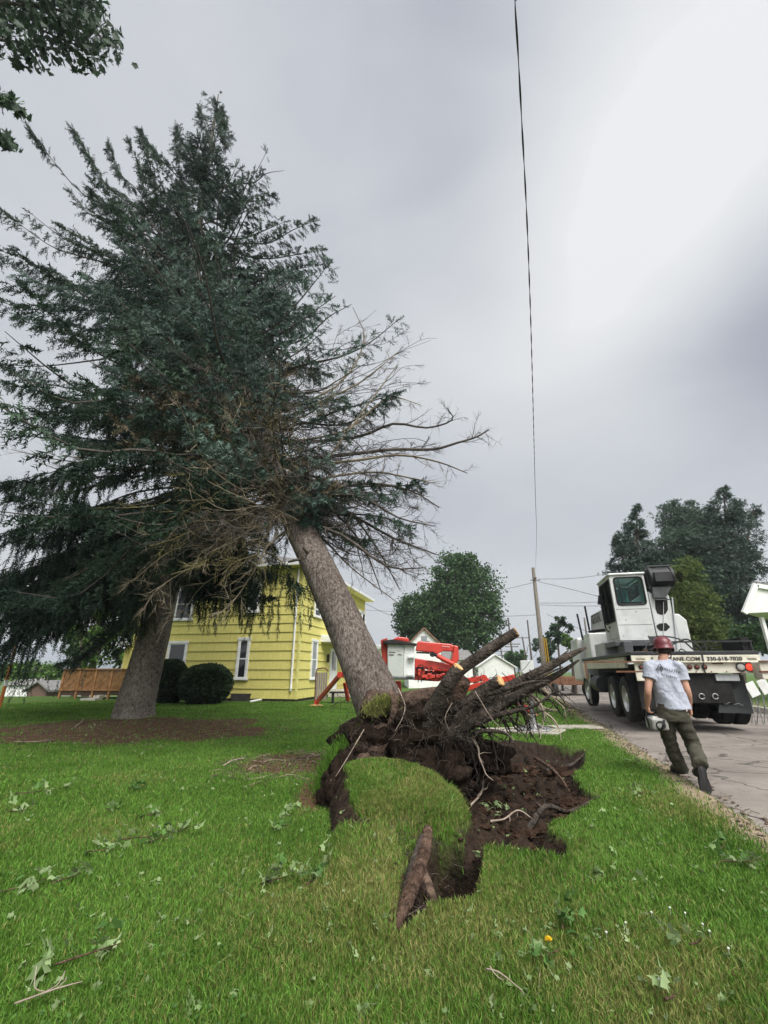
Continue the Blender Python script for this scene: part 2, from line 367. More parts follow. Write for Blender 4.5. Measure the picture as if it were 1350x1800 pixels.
c = mixc(sp.outputs[0], c, noise(11, (.008, .006, .0045), (.050, .033, .023), .3, .75))
L.new(c, p.inputs['Base Color'])
nb = N(t, 'ShaderNodeTexNoise'); nb.inputs['Scale'].default_value = 30; nb.inputs['Detail'].default_value = 9; L.new(tcn.outputs['Object'], nb.inputs['Vector'])
bp = N(t, 'ShaderNodeBump'); bp.inputs['Strength'].default_value = .9; bp.inputs['Distance'].default_value = .03; L.new(nb.outputs['Fac'], bp.inputs['Height']); L.new(bp.outputs[0], p.inputs['Normal'])
M_ground = m
lawn = b.build('lawn', M_ground, smooth=True); tag(lawn, 'mown green lawn with torn brown soil beside the street', kind='structure')
ca = lawn.data.color_attributes.new('cover', 'FLOAT_COLOR', 'POINT')
ca.data.foreach_set('color', np.stack([soil, ml, gr, dry], -1).ravel().astype(np.float32))

# street
M_road = mat('asphalt', (.19, .165, .143), (.31, .272, .238), scale=.9, rough=.85, bump=.5, bscale=150, dirt=(.11, .095, .08), dirt_amt=.7, detail=12)
t = M_road.node_tree; L = t.links; p = t.nodes['Principled BSDF']; src = p.inputs['Base Color'].links[0].from_socket
tcr = N(t, 'ShaderNodeTexCoord'); nn = N(t, 'ShaderNodeTexNoise'); nn.inputs['Scale'].default_value = 1.6; nn.inputs['Detail'].default_value = 6; L.new(tcr.outputs['Object'], nn.inputs['Vector'])
va = N(t, 'ShaderNodeVectorMath'); va.operation = 'MULTIPLY_ADD'; L.new(nn.outputs['Color'], va.inputs[0]); va.inputs[1].default_value = (.9, .9, .9); L.new(tcr.outputs['Object'], va.inputs[2])
vo = N(t, 'ShaderNodeTexVoronoi'); vo.feature = 'DISTANCE_TO_EDGE'; vo.inputs['Scale'].default_value = .42; L.new(va.outputs[0], vo.inputs['Vector'])
mrr = N(t, 'ShaderNodeMapRange'); L.new(vo.outputs['Distance'], mrr.inputs[0]); mrr.inputs[1].default_value = .004; mrr.inputs[2].default_value = .012; mrr.inputs[3].default_value = .75; mrr.inputs[4].default_value = 0
ng = N(t, 'ShaderNodeTexNoise'); ng.inputs['Scale'].default_value = 220; ng.inputs['Detail'].default_value = 3; L.new(tcr.outputs['Object'], ng.inputs['Vector'])
mg = N(t, 'ShaderNodeMapRange'); L.new(ng.outputs['Fac'], mg.inputs[0]); mg.inputs[1].default_value = .35; mg.inputs[2].default_value = .65; mg.inputs[3].default_value = .72; mg.inputs[4].default_value = 1.25
mu = N(t, 'ShaderNodeVectorMath'); mu.operation = 'SCALE'; L.new(src, mu.inputs[0]); L.new(mg.outputs[0], mu.inputs['Scale'])
mk = N(t, 'ShaderNodeMix'); mk.data_type = 'RGBA'; L.new(mrr.outputs[0], mk.inputs[0]); L.new(mu.outputs[0], mk.inputs[6]); mk.inputs[7].default_value = (.04, .035, .03, 1); L.new(mk.outputs[2], p.inputs['Base Color'])
b = MB(); s_ = np.concatenate([np.arange(-8, 40, .5), np.arange(40, 140, 4.)]); fw = np.array([math.sin(RAZ), math.cos(RAZ)]); rt = np.array([math.cos(RAZ), -math.sin(RAZ)]); V = []
for s0 in s_:
    for dd in (-.05, 1.5, 3, 4.5, 6.05):
        q = np.array([3.28, 4.44]) + fw * s0 + rt * dd; V.append((q[0], q[1], -.055 + .06 * (1 - ((dd - 3) / 3) ** 2)))
n5 = 5; i = np.arange(len(s_) - 1)[:, None] * n5; j = np.arange(4)[None]
b.add(V, np.stack([i + j, i + j + 1, i + n5 + j + 1, i + n5 + j], -1).reshape(-1, 4)); tag(b.build('road', M_road, smooth=True), 'pale worn asphalt street running away past the crane truck', kind='structure')
# far kerb
M_conc = mat('kerb_concrete', (.38, .35, .30), (.52, .49, .43), scale=6, rough=.9, bump=.3)
b = MB()
for s0 in np.arange(-4, 60, 3.):
    p0 = np.array([3.28, 4.44]) + fw * s0 + rt * 6.13; p1 = p0 + fw * 2.99
    b.bar((*p0, .0), (*p1, .0), .15, .26)
tag(b.build('kerb', M_conc, bevel=.02), 'concrete kerb along the far side of the street', kind='structure')

# ------------------------------------------------------------ grass blades
def instances(tv, tf, M3, P):
    """copies of a template under N 3x3 matrices and positions -> verts, faces"""
    tv = np.asarray(tv, float); n = len(P)
    V = np.einsum('nij,kj->nki', M3, tv) + P[:, None]
    F = [(np.asarray(f)[None] + (np.arange(n) * len(tv))[:, None, None]).reshape(-1, np.asarray(f).shape[1]) for f in tf]
    return V.reshape(-1, 3), F
def rotz(a):
    c, s = np.cos(a), np.sin(a); o = np.zeros_like(a); return np.stack([c, -s, o, s, c, o, o, o, o + 1], -1).reshape(-1, 3, 3)
M_grass = mat('grass_blades', (.072, .165, .018), (.155, .295, .046), scale=.8, rough=.6, isl=.45, trans=.35, spec=.25, lo=.3, hi=.7)
M_dry = mat('dry_grass_blades', (.14, .18, .035), (.30, .28, .10), scale=3, rough=.7, isl=.4, trans=.3, lo=.3, hi=.7)
def grass_field(n, r0, r1, hmul, wmul, azm=52):
    az = R(azm) * rng.uniform(-1, 1, n); r = r0 * (r1 / r0) ** rng.random(n)
    return r * np.sin(az), r * np.cos(az), r
def blades(x, y, h, wd, lean=.55):
    n = len(x); z = hgt(x, y); a = rng.uniform(0, 2 * math.pi, n); ln = np.abs(rng.normal(0, lean, n)) * h
    dx, dy = np.cos(a), np.sin(a); fa = rng.uniform(0, 2 * math.pi, n); ex, ey = np.cos(fa) * wd / 2, np.sin(fa) * wd / 2
    hm = h * .55
    V = np.stack([np.stack([x - ex, y - ey, z - .01], -1), np.stack([x + ex, y + ey, z - .01], -1),
                  np.stack([x + dx * ln * .3 + ex * .8, y + dy * ln * .3 + ey * .8, z + hm], -1), np.stack([x + dx * ln * .3 - ex * .8, y + dy * ln * .3 - ey * .8, z + hm], -1),
                  np.stack([x + dx * ln, y + dy * ln, z + h * .92], -1)], 1)
    i = np.arange(n)[:, None] * 5
    return V.reshape(-1, 3), i + np.array([0, 1, 2, 3]), i + np.array([3, 2, 4])
x, y, r = grass_field(820000, 1.9, 26, 1, 1)
_a = rng.uniform(0, 6.28, 60000); _r = rng.uniform(.5, 1.08, 60000); _x = .10 + .66 * _r * np.cos(_a); _y = 4.93 + .80 * _r * np.sin(_a)
x = np.concatenate([x, _x]); y = np.concatenate([y, _y]); r = np.concatenate([r, np.hypot(_x, _y)])
so_, ml_, gr_, dr_ = ground_masks(x, y); rd = road_d(x, y)
dens = fbm2(x, y, 5, 3, 31)
keep = (rng.random(len(x)) > np.clip(so_ * 1.02 + ml_ * .93 + gr_ * .9, 0, 1)) & (rd < .05) & (rng.random(len(x)) < .45 + 1.1 * dens) & ~((y > 21.3) & (x > -12) & (x < 0))
x, y, r, dr_ = x[keep], y[keep], r[keep], dr_[keep]
k = (rng.random(len(x)) < .07 + dr_ * .75)
hh = rng.uniform(.010, .032, len(x)) * (.75 + .9 * fbm2(x, y, 1.7, 3, 41)) * (1 + 1.1 * np.exp(-((mound(x, y) - .2) / .2) ** 2))
wd = .0024 * (1 + r / 2.6) * rng.uniform(.7, 1.4, len(x))
for nm, sel, mt, lb in (('grass', ~k, M_grass, 'short green grass blades of the lawn'), ('dry_grass', k, M_dry, 'yellowed dry grass blades among the green')):
    b = MB(); b.add(*blades(x[sel], y[sel], hh[sel], wd[sel])); tag(b.build(nm, mt), lb, nm.replace('_', ' '), kind='stuff')

# ------------------------------------------------------------ bark / foliage materials
def bark_mat(name, c1, c2, c3, sc, bump, zs=.35):
    m = bpy.data.materials.new(name); m.use_nodes = True; t = m.node_tree; L = t.links; p = t.nodes['Principled BSDF']; p.inputs['Roughness'].default_value = .9; p.inputs['Specular IOR Level'].default_value = .15
    tc_ = N(t, 'ShaderNodeTexCoord'); mp_ = N(t, 'ShaderNodeMapping'); mp_.inputs['Scale'].default_value = (1, 1, zs); L.new(tc_.outputs['Object'], mp_.inputs[0])
    def nz(k, d, r=.6):
        n = N(t, 'ShaderNodeTexNoise'); n.inputs['Scale'].default_value = k; n.inputs['Detail'].default_value = d; n.inputs['Roughness'].default_value = r; L.new(mp_.outputs[0], n.inputs['Vector']); return n
    n0 = nz(sc * .9, 4); ad = N(t, 'ShaderNodeVectorMath'); ad.operation = 'MULTIPLY_ADD'; L.new(n0.outputs['Color'], ad.inputs[0]); ad.inputs[1].default_value = (.17, .17, .17); L.new(mp_.outputs[0], ad.inputs[2])
    vo = N(t, 'ShaderNodeTexVoronoi'); vo.inputs['Scale'].default_value = sc * 1.7; L.new(ad.outputs[0], vo.inputs['Vector'])
    n2 = nz(sc * 1.5, 9, .75); n3 = nz(sc * .14, 5)
    s1 = N(t, 'ShaderNodeMath'); s1.operation = 'MULTIPLY_ADD'; L.new(vo.outputs['Distance'], s1.inputs[0]); s1.inputs[1].default_value = -.45; L.new(n2.outputs['Fac'], s1.inputs[2])
    s2 = N(t, 'ShaderNodeMath'); s2.operation = 'MULTIPLY_ADD'; L.new(n3.outputs['Fac'], s2.inputs[0]); s2.inputs[1].default_value = .62; L.new(s1.outputs[0], s2.inputs[2])
    r = N(t, 'ShaderNodeValToRGB'); L.new(s2.outputs[0], r.inputs[0]); e = r.color_ramp.elements; e[0].position = .34; e[0].color = (*c1, 1); e[1].position = .84; e[1].color = (*c3, 1); q = e.new(.56); q.color = (*c2, 1)
    L.new(r.outputs[0], p.inputs['Base Color'])
    b_ = N(t, 'ShaderNodeBump'); b_.inputs['Strength'].default_value = bump; b_.inputs['Distance'].default_value = .03; L.new(s1.outputs[0], b_.inputs['Height']); L.new(b_.outputs[0], p.inputs['Normal'])
    return m
M_bark = bark_mat('spruce_bark', (.050, .039, .032), (.125, .100, .084), (.27, .235, .21), 17, 1., .45)
M_bark2 = bark_mat('old_spruce_bark', (.075, .062, .050), (.15, .128, .105), (.27, .245, .21), 13, .9, .6)
M_branch = mat('branch_bark', (.045, .037, .032), (.105, .09, .078), scale=6, rough=.9, isl=.25)
M_dead = mat('dead_twig_wood', (.085, .066, .048), (.26, .215, .15), scale=1.2, rough=.9, isl=.35)
M_lichen = mat('lichened_twig_wood', (.13, .105, .055), (.30, .26, .12), scale=2.2, rough=.9, isl=.3)
M_needle = mat('spruce_needles', (.014, .032, .021), (.052, .088, .054), lo=.4, hi=.62, scale=.75, rough=.7, isl=.45, trans=.12, spec=.25)
M_needle_blue = mat('blue_spruce_needles', (.030, .062, .050), (.112, .165, .132), lo=.38, hi=.62, scale=.9, rough=.7, isl=.4, trans=.12, spec=.3)
M_needle_brown = mat('dying_spruce_needles', (.055, .045, .028), (.105, .085, .05), scale=1.2, rough=.8, isl=.4)

# a spruce shoot of unit length along +X: needles as narrow blades raking forward
def shoot_template(n=11, ln=.22, w=.05, seed=1):
    r = random.Random(seed); V = []; F = []
    V += [(0, -.012, 0), (0, .012, 0), (1, 0, 0)]; F.append((0, 1, 2))
    for i in range(n):
        s = .06 + .9 * i / n; a = 2.4 * i + r.uniform(-.3, .3); l = ln * r.uniform(.75, 1.2) * (1.05 - .35 * s); f = r.uniform(.35, .8) * l
        dy, dz = math.cos(a), math.sin(a); px, py = -dz * w, dy * w; k = len(V)
        V += [(s - .02, px * .5, py * .5), (s + .03, -px * .5, -py * .5), (s + f, dy * l, dz * l)]; F.append((k, k + 1, k + 2))
    return np.array(V), np.array(F)
SHOOTS = [shoot_template(14, .30, .105, s) for s in range(3)]
def frames(d, roll):
    """rotation matrices whose X column is d"""
    d = d / np.linalg.norm(d, axis=1)[:, None]; up = np.tile([0, 0, 1.], (len(d), 1)); up[np.abs(d[:, 2]) > .95] = [1, 0, 0]
    y = np.cross(up, d); y /= np.linalg.norm(y, axis=1)[:, None]; z = np.cross(d, y)
    c, s = np.cos(roll)[:, None], np.sin(roll)[:, None]
    return np.stack([d, y * c + z * s, z * c - y * s], -1)
class Crown:
    """gathers limbs (wood) and shoots (foliage) of one tree"""
    def __init__(s): s.wood = MB(); s.dead = MB(); s.lich = MB(); s.P = []; s.D = []; s.L = []; s.K = []
    def shoot(s, p, d, l, k=0): s.P.append(p); s.D.append(d); s.L.append(l); s.K.append(k)
    def foliage(s, kinds, gap=.9, thr=.44):
        """shoots gather in clumps: where the clump noise is low the bough is thin or bare"""
        P = np.array(s.P); D = np.array(s.D); Ls = np.array(s.L); K = np.array(s.K); o = []
        q = fbm3(P * gap, 3, 12) + rng.uniform(-.05, .05, len(P)) > thr - .07 * (P[:, 2] < 7.5) - .06 * (P[:, 0] > -.9); P, D, Ls, K = P[q], D[q], Ls[q], K[q]
        for k in kinds:
            b = MB()
            for j in range(3):
                q = (K == k) & (np.arange(len(P)) % 3 == j)
                if not q.any(): continue
                M3 = frames(D[q], rng.uniform(0, 6.28, q.sum())) * Ls[q][:, None, None]
                v, f = instances(SHOOTS[j][0], [SHOOTS[j][1]], M3, P[q]); b.add(v, *f)
            o.append(b if b.n else None)
        return o
def curve(p0, p1, sag, n=7, wob=.0, up_end=0.):
    """limb path from p0 to p1 that sags in the middle and can sweep up at the tip"""
    p0 = np.asarray(p0, float); p1 = np.asarray(p1, float); L = np.linalg.norm(p1 - p0); t = np.linspace(0, 1, n)[:, None]
    q = p0 * (1 - t) + p1 * t; q[:, 2] -= (sag * L * 4 * t * (1 - t))[:, 0]; q[:, 2] += (up_end * L * (t ** 3 - t))[:, 0]
    q[1:-1] += rng.normal(0, wob * L, (n - 2, 3)); return q
def bough(C, path, r0, kind=0, dens=1., tw=1., droop=.5, start=.15, shoot=.30, bare=0., fan=1.):
    """a spruce bough: limb, side twigs in a flat drooping fan, shoots along the twigs"""
    pts, rr = smooth(path, np.linspace(r0, .008, len(path)), 3); C.wood.tube(pts, rr, 5, caps=False)
    seg = np.linalg.norm(np.diff(pts, axis=0), axis=1); cum = np.concatenate([[0], np.cumsum(seg)]); L = cum[-1]
    step = .17 / dens; m = int(L * (1 - start) / step) + 1
    for i in range(m):
        s = start * L + (i + random.random() * .8) * step
        if s > L: break
        k = min(np.searchsorted(cum, s) - 1, len(seg) - 1); k = max(k, 0); f = (s - cum[k]) / seg[k]; p = pts[k] * (1 - f) + pts[k + 1] * f
        d = (pts[k + 1] - pts[k]) / seg[k]; side = np.cross(d, [0, 0, 1.]); side /= max(np.linalg.norm(side), 1e-6)
        u = s / L; tl = tw * (min(1, (u - start * .6) * 3.2)) * (1.12 - u) * random.uniform(.55, 1.15) + .12
        for sg in (-1, 1):
            if random.random() < bare: continue
            dd = d * random.uniform(.5, 1.) + side * sg * random.uniform(.55, 1.1) * fan + np.array([0, 0, random.uniform(-.35, .25)])
            dd /= np.linalg.norm(dd); n = max(2, int(tl / .15 * dens)); q = p.copy()
            for a in range(n):
                dd = dd + np.array([0, 0, -droop * .16]); dd /= np.linalg.norm(dd); q = q + dd * tl / n
                C.shoot(q - dd * .06, dd + np.array([random.uniform(-.6, .6), random.uniform(-.6, .6), random.uniform(-.5, .25) - .45 * droop]), shoot * random.uniform(.7, 1.25), kind)
                for _ in range(random.choice((0, 1, 1, 2))): C.shoot(q, dd + np.array([random.uniform(-1, 1), random.uniform(-1, 1), random.uniform(-.9, .3) - droop * .6]), shoot * random.uniform(.6, 1.1), kind)
    for a in range(3): C.shoot(pts[-1] - (pts[-1] - pts[-2]) * .3, pts[-1] - pts[-3] + rng.normal(0, .05, 3), shoot * 1.1, kind)
def deadlimb(mb, path, r0, n2=8, l2=.8, lvl=2, up=0., sides=4, rtip=.25):
    pts, rr = smooth(path, np.linspace(r0, r0 * rtip, len(path)), 3)
    mb.tube(pts, rr, sides if lvl < 2 else 6, caps=False)
    if lvl <= 0: return pts
    for i in range(n2):
        u = random.uniform(.18, .98); k = min(int(u * (len(pts) - 1)), len(pts) - 2); p = pts[k]; d = pts[k + 1] - pts[k]; d /= np.linalg.norm(d)
        dd = d * .9 + rng.normal(0, .55, 3) + np.array([0, 0, up]); dd /= np.linalg.norm(dd); l = l2 * random.uniform(.4, 1.2) * (1.15 - u * .6)
        q = [p]; 
        for a in range(4): dd = dd + rng.normal(0, .16, 3) + np.array([0, 0, up * .12]); dd /= np.linalg.norm(dd); q.append(q[-1] + dd * l / 4)
        deadlimb(mb, q, max(rr[k] * .42, .004), max(3, n2 // 2), l2 * .38, lvl - 1, up, 4 if lvl > 1 else 3)
    return pts
def trunk(mb, path, radii, n=40, k=10, flare=None, amp=.05, seed=0, freq=5.):
    p, r = smooth(path, radii, k); a = np.linspace(0, 2 * math.pi, n, endpoint=False); m = len(p); V = []
    t = np.gradient(p, axis=0); t /= np.linalg.norm(t, axis=1)[:, None]; x = np.cross(t[0], [0, 1., 0]); x /= np.linalg.norm(x)
    for i in range(m):
        x = x - t[i] * (x @ t[i]); x /= np.linalg.norm(x); yv = np.cross(t[i], x); dirs = np.cos(a)[:, None] * x + np.sin(a)[:, None] * yv
        rr = r[i] * (1 + amp * 2 * (fbm3(dirs * 1.2 + p[i] * 1.1, 3, seed) - .5) + .025 * (fbm3((p[i] + dirs * r[i]) * freq * 3, 3, seed + 4) - .5))
        if flare: rr = rr * (1 + flare * math.exp(-(i / m) * 26) * (.45 + .55 * np.cos(a * 5 + seed) * .6 + .3 * np.cos(a * 3)))
        V.append(p[i] + dirs * rr[:, None])
    i = np.arange(m - 1)[:, None] * n; j = np.arange(n)[None]; kk = (j + 1) % n
    mb.add(np.concatenate(V), np.stack([i + j, i + kk, i + n + kk, i + n + j], -1).reshape(-1, 4), np.arange(n)[::-1][None], (np.arange(n) + (m - 1) * n)[None])
    return p, r

# ------------------------------------------------------------ standing spruce (left)
sb = np.array([-7.45, 14.3, 0.]); C = Crown()
top = PY(384, 166, 14.6)
tp = [sb + (0, 0, -.2), sb + (.0, 0, .6), sb + (.22, 0, 3), sb + (.35, .1, 8), sb + (.30, .2, 16), sb * .35 + top * .65, top]
root = empty('standing_spruce', sb, 'tall dark upright spruce standing in the bare mulch bed left of the yellow house', 'spruce tree')
b = MB(); trunk(b, tp, [.60, .53, .44, .35, .25, .15, .03], 44, 14, flare=.75, amp=.04, seed=3); b.build('trunk', M_bark2, root, smooth=True, world=True)
tps, _ = smooth(tp, np.zeros(len(tp)), 14)
def along(z): i = np.argmin(np.abs(tps[:, 2] - z)); return tps[i]
z = 4.6
while z < top[2] - .6:
    f = (z - 4.6) / (top[2] - 4.6); Rm = (6.6 * (1 - f) ** .72 + .5) * (1 if f < .93 else .6)
    if f > .55: Rm *= .85
    if f > .69: Rm *= .50
    for a in range(6 if f < .6 else 5):
        az = random.uniform(0, 6.28); l = Rm * random.uniform(.62, 1.12)
        back = math.cos(az) * 0 + math.sin(az)                     # +1 away from the camera
        if back > .5 and random.random() < .35: continue
        if f < .35 and random.random() < .40: continue
        if f >= .35 and random.random() < .22: continue
        if z < 8.5 and math.cos(az) > -.1 and math.sin(az) < .5: continue
        p0 = along(z); d = np.array([math.cos(az), math.sin(az), 0]); e = p0 + d * l + np.array([0, 0, (-.45 + .75 * f) * l * random.uniform(.5, 1)])
        bough(C, curve(p0, e, .02 + .05 * (1 - f), 5, .02, .12), .02 + .009 * l, 0 if random.random() < .88 else 1, dens=.82, tw=.55 + .17 * l, droop=.9 - .2 * f, start=.12 if f < .5 else .06, shoot=.38 - .04 * f)
    z += .50 + .1 * random.random() + .25 * (f > .8)
# the crown's leaders and the boughs whose tips show against the sky
for (x0, y0, x1, y1, Yd, tw, sag) in [(395, 400, 250, 300, 14, .8, .04), (395, 380, 245, 232, 14, .6, .04), (395, 420, 200, 330, 13.6, .9, .05), (400, 470, 180, 400, 13, 1., .05), (395, 350, 330, 300, 14, .6, .03), (405, 420, 500, 390, 14, .7, .04), (400, 400, 300, 340, 13.8, .8, .04), (405, 450, 330, 400, 13.4, .9, .04), (410, 500, 520, 470, 13.4, .8, .04), (405, 480, 440, 420, 13.4, .8, .04), (392, 300, 350, 190, 14.2, .45, 0), (398, 260, 392, 196, 14.6, .4, 0), (372, 330, 310, 226, 14, .5, .03), (395, 330, 500, 300, 14.4, .6, .04), (400, 380, 468, 268, 14.6, .5, 0), (400, 430, 553, 388, 13.8, .7, .06),
        (405, 440, 566, 440, 13.6, .7, .05), (410, 470, 560, 466, 13.5, .6, .05), (410, 350, 480, 345, 14, .5, .04), (380, 360, 352, 280, 14, .5, 0), (420, 470, 500, 520, 13.8, .6, .03), (388, 250, 384, 166, 14.6, .28, 0)]:
    bough(C, curve(PY(x0, y0, 14.6), PY(x1, y1, Yd), sag, 5, .015, .1), .05, 0, dens=1.0, tw=tw * .85, droop=.8, start=.05, shoot=.32)
dl = []
# low weeping boughs, hung with curtains of dark foliage
for (x1, y1, Yd, tw) in [(15, 1060, 11.6, 1.), (60, 1060, 12, 1.), (110, 1020, 12, 1.), (150, 1060, 12.4, .9), (190, 1080, 12.8, .7), (20, 1100, 11.8, .8), (75, 1110, 12, .7), (220, 1050, 12.6, .6), (15, 1010, 12.0, 1.1), (60, 1000, 12.5, 1.2), (110, 930, 12.2, 1.2), (30, 930, 11.6, 1.2), (150, 1010, 12.6, 1.1), (160, 950, 12, 1.1), (120, 1060, 13, .9), (185, 1040, 13, 1.0), (30, 1080, 12, .8), (90, 1090, 12.3, .75), (10, 1130, 12.4, .6), (150, 1080, 13.2, .7),
        (350, 1010, 12.6, .7), (385, 990, 12.4, .7), (425, 1005, 12.6, .7), (465, 1005, 12.4, .7), (505, 995, 12.6, .6), (340, 960, 12.2, .9), (420, 950, 12, .9), (480, 960, 12.2, .8), (370, 1045, 13, .35), (410, 1020, 13, .4), (440, 1055, 13, .35), (475, 1050, 13, .3), (545, 1035, 13, .3), (520, 1020, 12.6, .4), (500, 900, 12, .7), (370, 900, 12, .8), (430, 880, 12, .8), (0, 850, 11.5, 1.1), (-40, 950, 12, 1.1), (-60, 1050, 12.2, 1.), (-90, 880, 12, 1.1), (-20, 1010, 13, 1.1), (330, 1000, 12.7, .5), (450, 1030, 12.6, .3), (395, 1040, 12.6, .35)]:
    e = PY(x1, y1, Yd); z0 = min(max(e[2] + random.uniform(1., 2.5), 4.2), 11); path = curve(along(z0), e, -.05, 6, .02)
    bough(C, path, .045, 0, dens=.95, tw=tw * .8, droop=1.3, start=.3, shoot=.34)
    # hanging tails
    pts, _ = smooth(path, np.zeros(6), 3)
    for k in range(26 if x1 > 300 else 24):
        q = pts[random.randint(7, len(pts) - 1)].copy() + rng.normal(0, .12, 3); l = random.uniform(.35, 1.5 if x1 > 300 else 2.0) * (.75 + .4 * tw) * (.92 if x1 > 300 else 1); n = int(l / .10)
        dd = np.array([random.uniform(-.15, .15), random.uniform(-.15, .15), -1.])
        for a in range(n):
            q = q + dd * l / n; C.shoot(q, dd + rng.normal(0, .22, 3), .27 * (1.2 - .5 * a / n), 0)
for (x1, y1, Yd) in [(60, 810, 11.8), (20, 790, 11.5), (110, 800, 12), (180, 700, 12), (150, 1000, 12)]:
    C.dead = MB(); dl.append((C.dead, M_dead)); deadlimb(C.dead, curve(along(8 if y1 < 950 else 5), PY(x1, y1, Yd), .02, 6, .02), .04, 12, 1.3)
C.wood.build('limbs', M_branch, root, world=True)
for q_, m_ in dl: q_.build('dead_limb', m_, root, world=True)
f0, f1 = C.foliage((0, 1), .62, .42); f0.build('crown', M_needle, root, world=True); f1.build('blue_green_sprays', M_needle_blue, root, world=True)
NSH = len(C.P)

# ------------------------------------------------------------ leaning, uprooted spruce
LB = PY(678, 1262, 6.45); root = empty('leaning_spruce', G(690, 1330), 'big uprooted spruce leaning left on its torn-up roots in the middle of the lawn', 'spruce tree')
leaning = root
a0 = LB; a1 = PY(629, 1150, 6.75); a2 = PY(578, 1035, 7.15); a3 = PY(528, 930, 7.75); a4 = PY(470, 800, 8.7); a5 = PY(395, 600, 10.7)
dirt_ = (a5 - a3) / np.linalg.norm(a5 - a3); a6 = a5 + dirt_ * 4.5; a7 = a6 + (dirt_ + np.array([-.05, 0, .12])) * 5.5
tp = [a0, a1, a2, a3, a4, a5, a6, a7]
b = MB(); trunk(b, tp, [.345, .292, .282, .272, .24, .19, .12, .03], 48, 14, flare=.05, amp=.05, seed=5, freq=7); b.build('trunk', M_bark, root, smooth=True, world=True)
tps, _ = smooth(tp, np.zeros(len(tp)), 14); cum = np.concatenate([[0], np.cumsum(np.linalg.norm(np.diff(tps, axis=0), axis=1))])
def on(s): s = s * cum[-1]; return np.array([np.interp(s, cum, tps[:, i]) for i in range(3)])
def s_at(py):
    best = min(np.linspace(.02, .62, 240), key=lambda s: abs((lambda q: 900 - FPX * (-q[1] * math.sin(PITCH) + q[2] * math.cos(PITCH)) / (q[1] * math.cos(PITCH) + q[2] * math.sin(PITCH)))(on(s) - CAM) - py)); return float(best)
def sm(sp):
    return s_at(float(np.interp(sp, [.30, .33, .36, .40, .45, .50, .60], [950, 915, 870, 810, 740, 670, 560]))) if sp < .6 else sp
print('s_at', [round(s_at(q), 3) for q in (1000, 930, 800, 700, 600, 500)])
C = Crown(); ax = (a5 - a3) / np.linalg.norm(a5 - a3); e1 = np.cross(ax, [0, 1, 0]); e1 /= np.linalg.norm(e1); e2 = np.cross(ax, e1)
s = .20
while s < .985:
    f = max(0, (s - .22) / .78); Rm = (4.4 * (1 - f) ** .8 + .6) * (.62 if s > .66 else 1)
    for a in range(6 if s < .66 else 5):
        az = random.uniform(0, 6.28); l = Rm * random.uniform(.5, 1.15); d = e1 * math.cos(az) + e2 * math.sin(az)
        if d[1] > .45 and random.random() < .5: continue
        if d[0] > .2 and s < .5 and random.random() < .8: continue
        if s < .30 and (d[0] > -.2 or random.random() < .4): continue
        if random.random() < .2: continue
        d = d + ax * (.05 + .35 * f); p0 = on(s); e = p0 + d * l - np.array([0, 0, .14 * l])
        if s < .36: l *= .7
        k = 1 if (.36 < s < .75 and random.random() < (.7 if d[1] < .1 else .3)) else 0
        bough(C, curve(p0, e, .03, 5, .03, .16), .016 + .008 * l, k, dens=.85, tw=.42 + .18 * l, droop=.7, start=.14, shoot=.30, bare=.12)
    s += .021
# boughs that make the outline, aimed where the photograph shows their tips
for (sp_, x1, y1, Yd, tw, kd) in [(.92, 50, 222, 12.0, .38, 0), (.9, 130, 232, 12.4, .35, 0), (.93, 190, 256, 12.6, .35, 0), (.95, 228, 252, 12.8, .32, 0), (.96, 247, 232, 12.8, .36, 0), (.93, 310, 228, 13, .38, 0), (.84, 112, 322, 11.6, .6, 0), (.86, 160, 340, 11.6, .7, 0),
        (.74, 0, 368, 10.4, .7, 0), (.72, 50, 372, 10.6, .7, 0), (.74, 110, 400, 11, .7, 0), (.7, -40, 430, 10.2, .9, 0), (.7, 20, 470, 10, .9, 1), (.66, -30, 520, 9.8, 1., 0), (.64, 40, 560, 9.6, .9, 1), (.6, 0, 640, 9.6, .9, 0), (.62, 120, 520, 9.3, .9, 1), (.6, 190, 560, 8.8, .8, 1), (.58, 270, 560, 8.6, .8, 1), (.56, 330, 560, 8.6, .8, 1),
        (.6, 330, 480, 9.6, .8, 1), (.62, 420, 520, 9.6, .7, 1), (.6, 480, 540, 9.6, .6, 1), (.55, 440, 600, 8.9, .7, 1), (.5, 200, 650, 8.4, .8, 1), (.48, 100, 700, 8.4, .9, 0), (.46, 150, 780, 8.6, .9, 0), (.5, 250, 700, 8.2, .8, 1), (.52, 40, 740, 9, .9, 0), (.46, 60, 860, 9.4, .9, 0),
        (.55, 590, 520, 9.2, .35, 1), (.52, 618, 535, 9.2, .3, 1), (.5, 700, 562, 8.6, .45, 1), (.5, 560, 590, 8.8, .5, 1), (.47, 640, 640, 8.4, .4, 1), (.45, 600, 700, 8.2, .55, 1), (.45, 700, 690, 8.2, .4, 1), (.42, 610, 760, 7.8, .4, 1), (.44, 690, 700, 8.6, .35, 1), (.40, 735, 850, 7.7, .4, 0), (.40, 715, 925, 7.4, .38, 1), (.41, 690, 870, 7.3, .4, 1), (.36, 560, 880, 7.3, .35, 1), (.38, 640, 950, 7.3, .22, 0), (.44, 540, 660, 8.2, .7, 1)]:
    bough(C, curve(on(sm(sp_)), PY(x1, y1, Yd), .04 if x1 < 500 else .02, 6, .02, .12), .045, kd, dens=1.0, tw=tw * ((1.15 if x1 < 500 else 1.35) if y1 > 300 else 1), droop=.75, start=.2 if x1 < 500 else .35, shoot=.32 if x1 < 500 else .25, bare=0)
dl = []
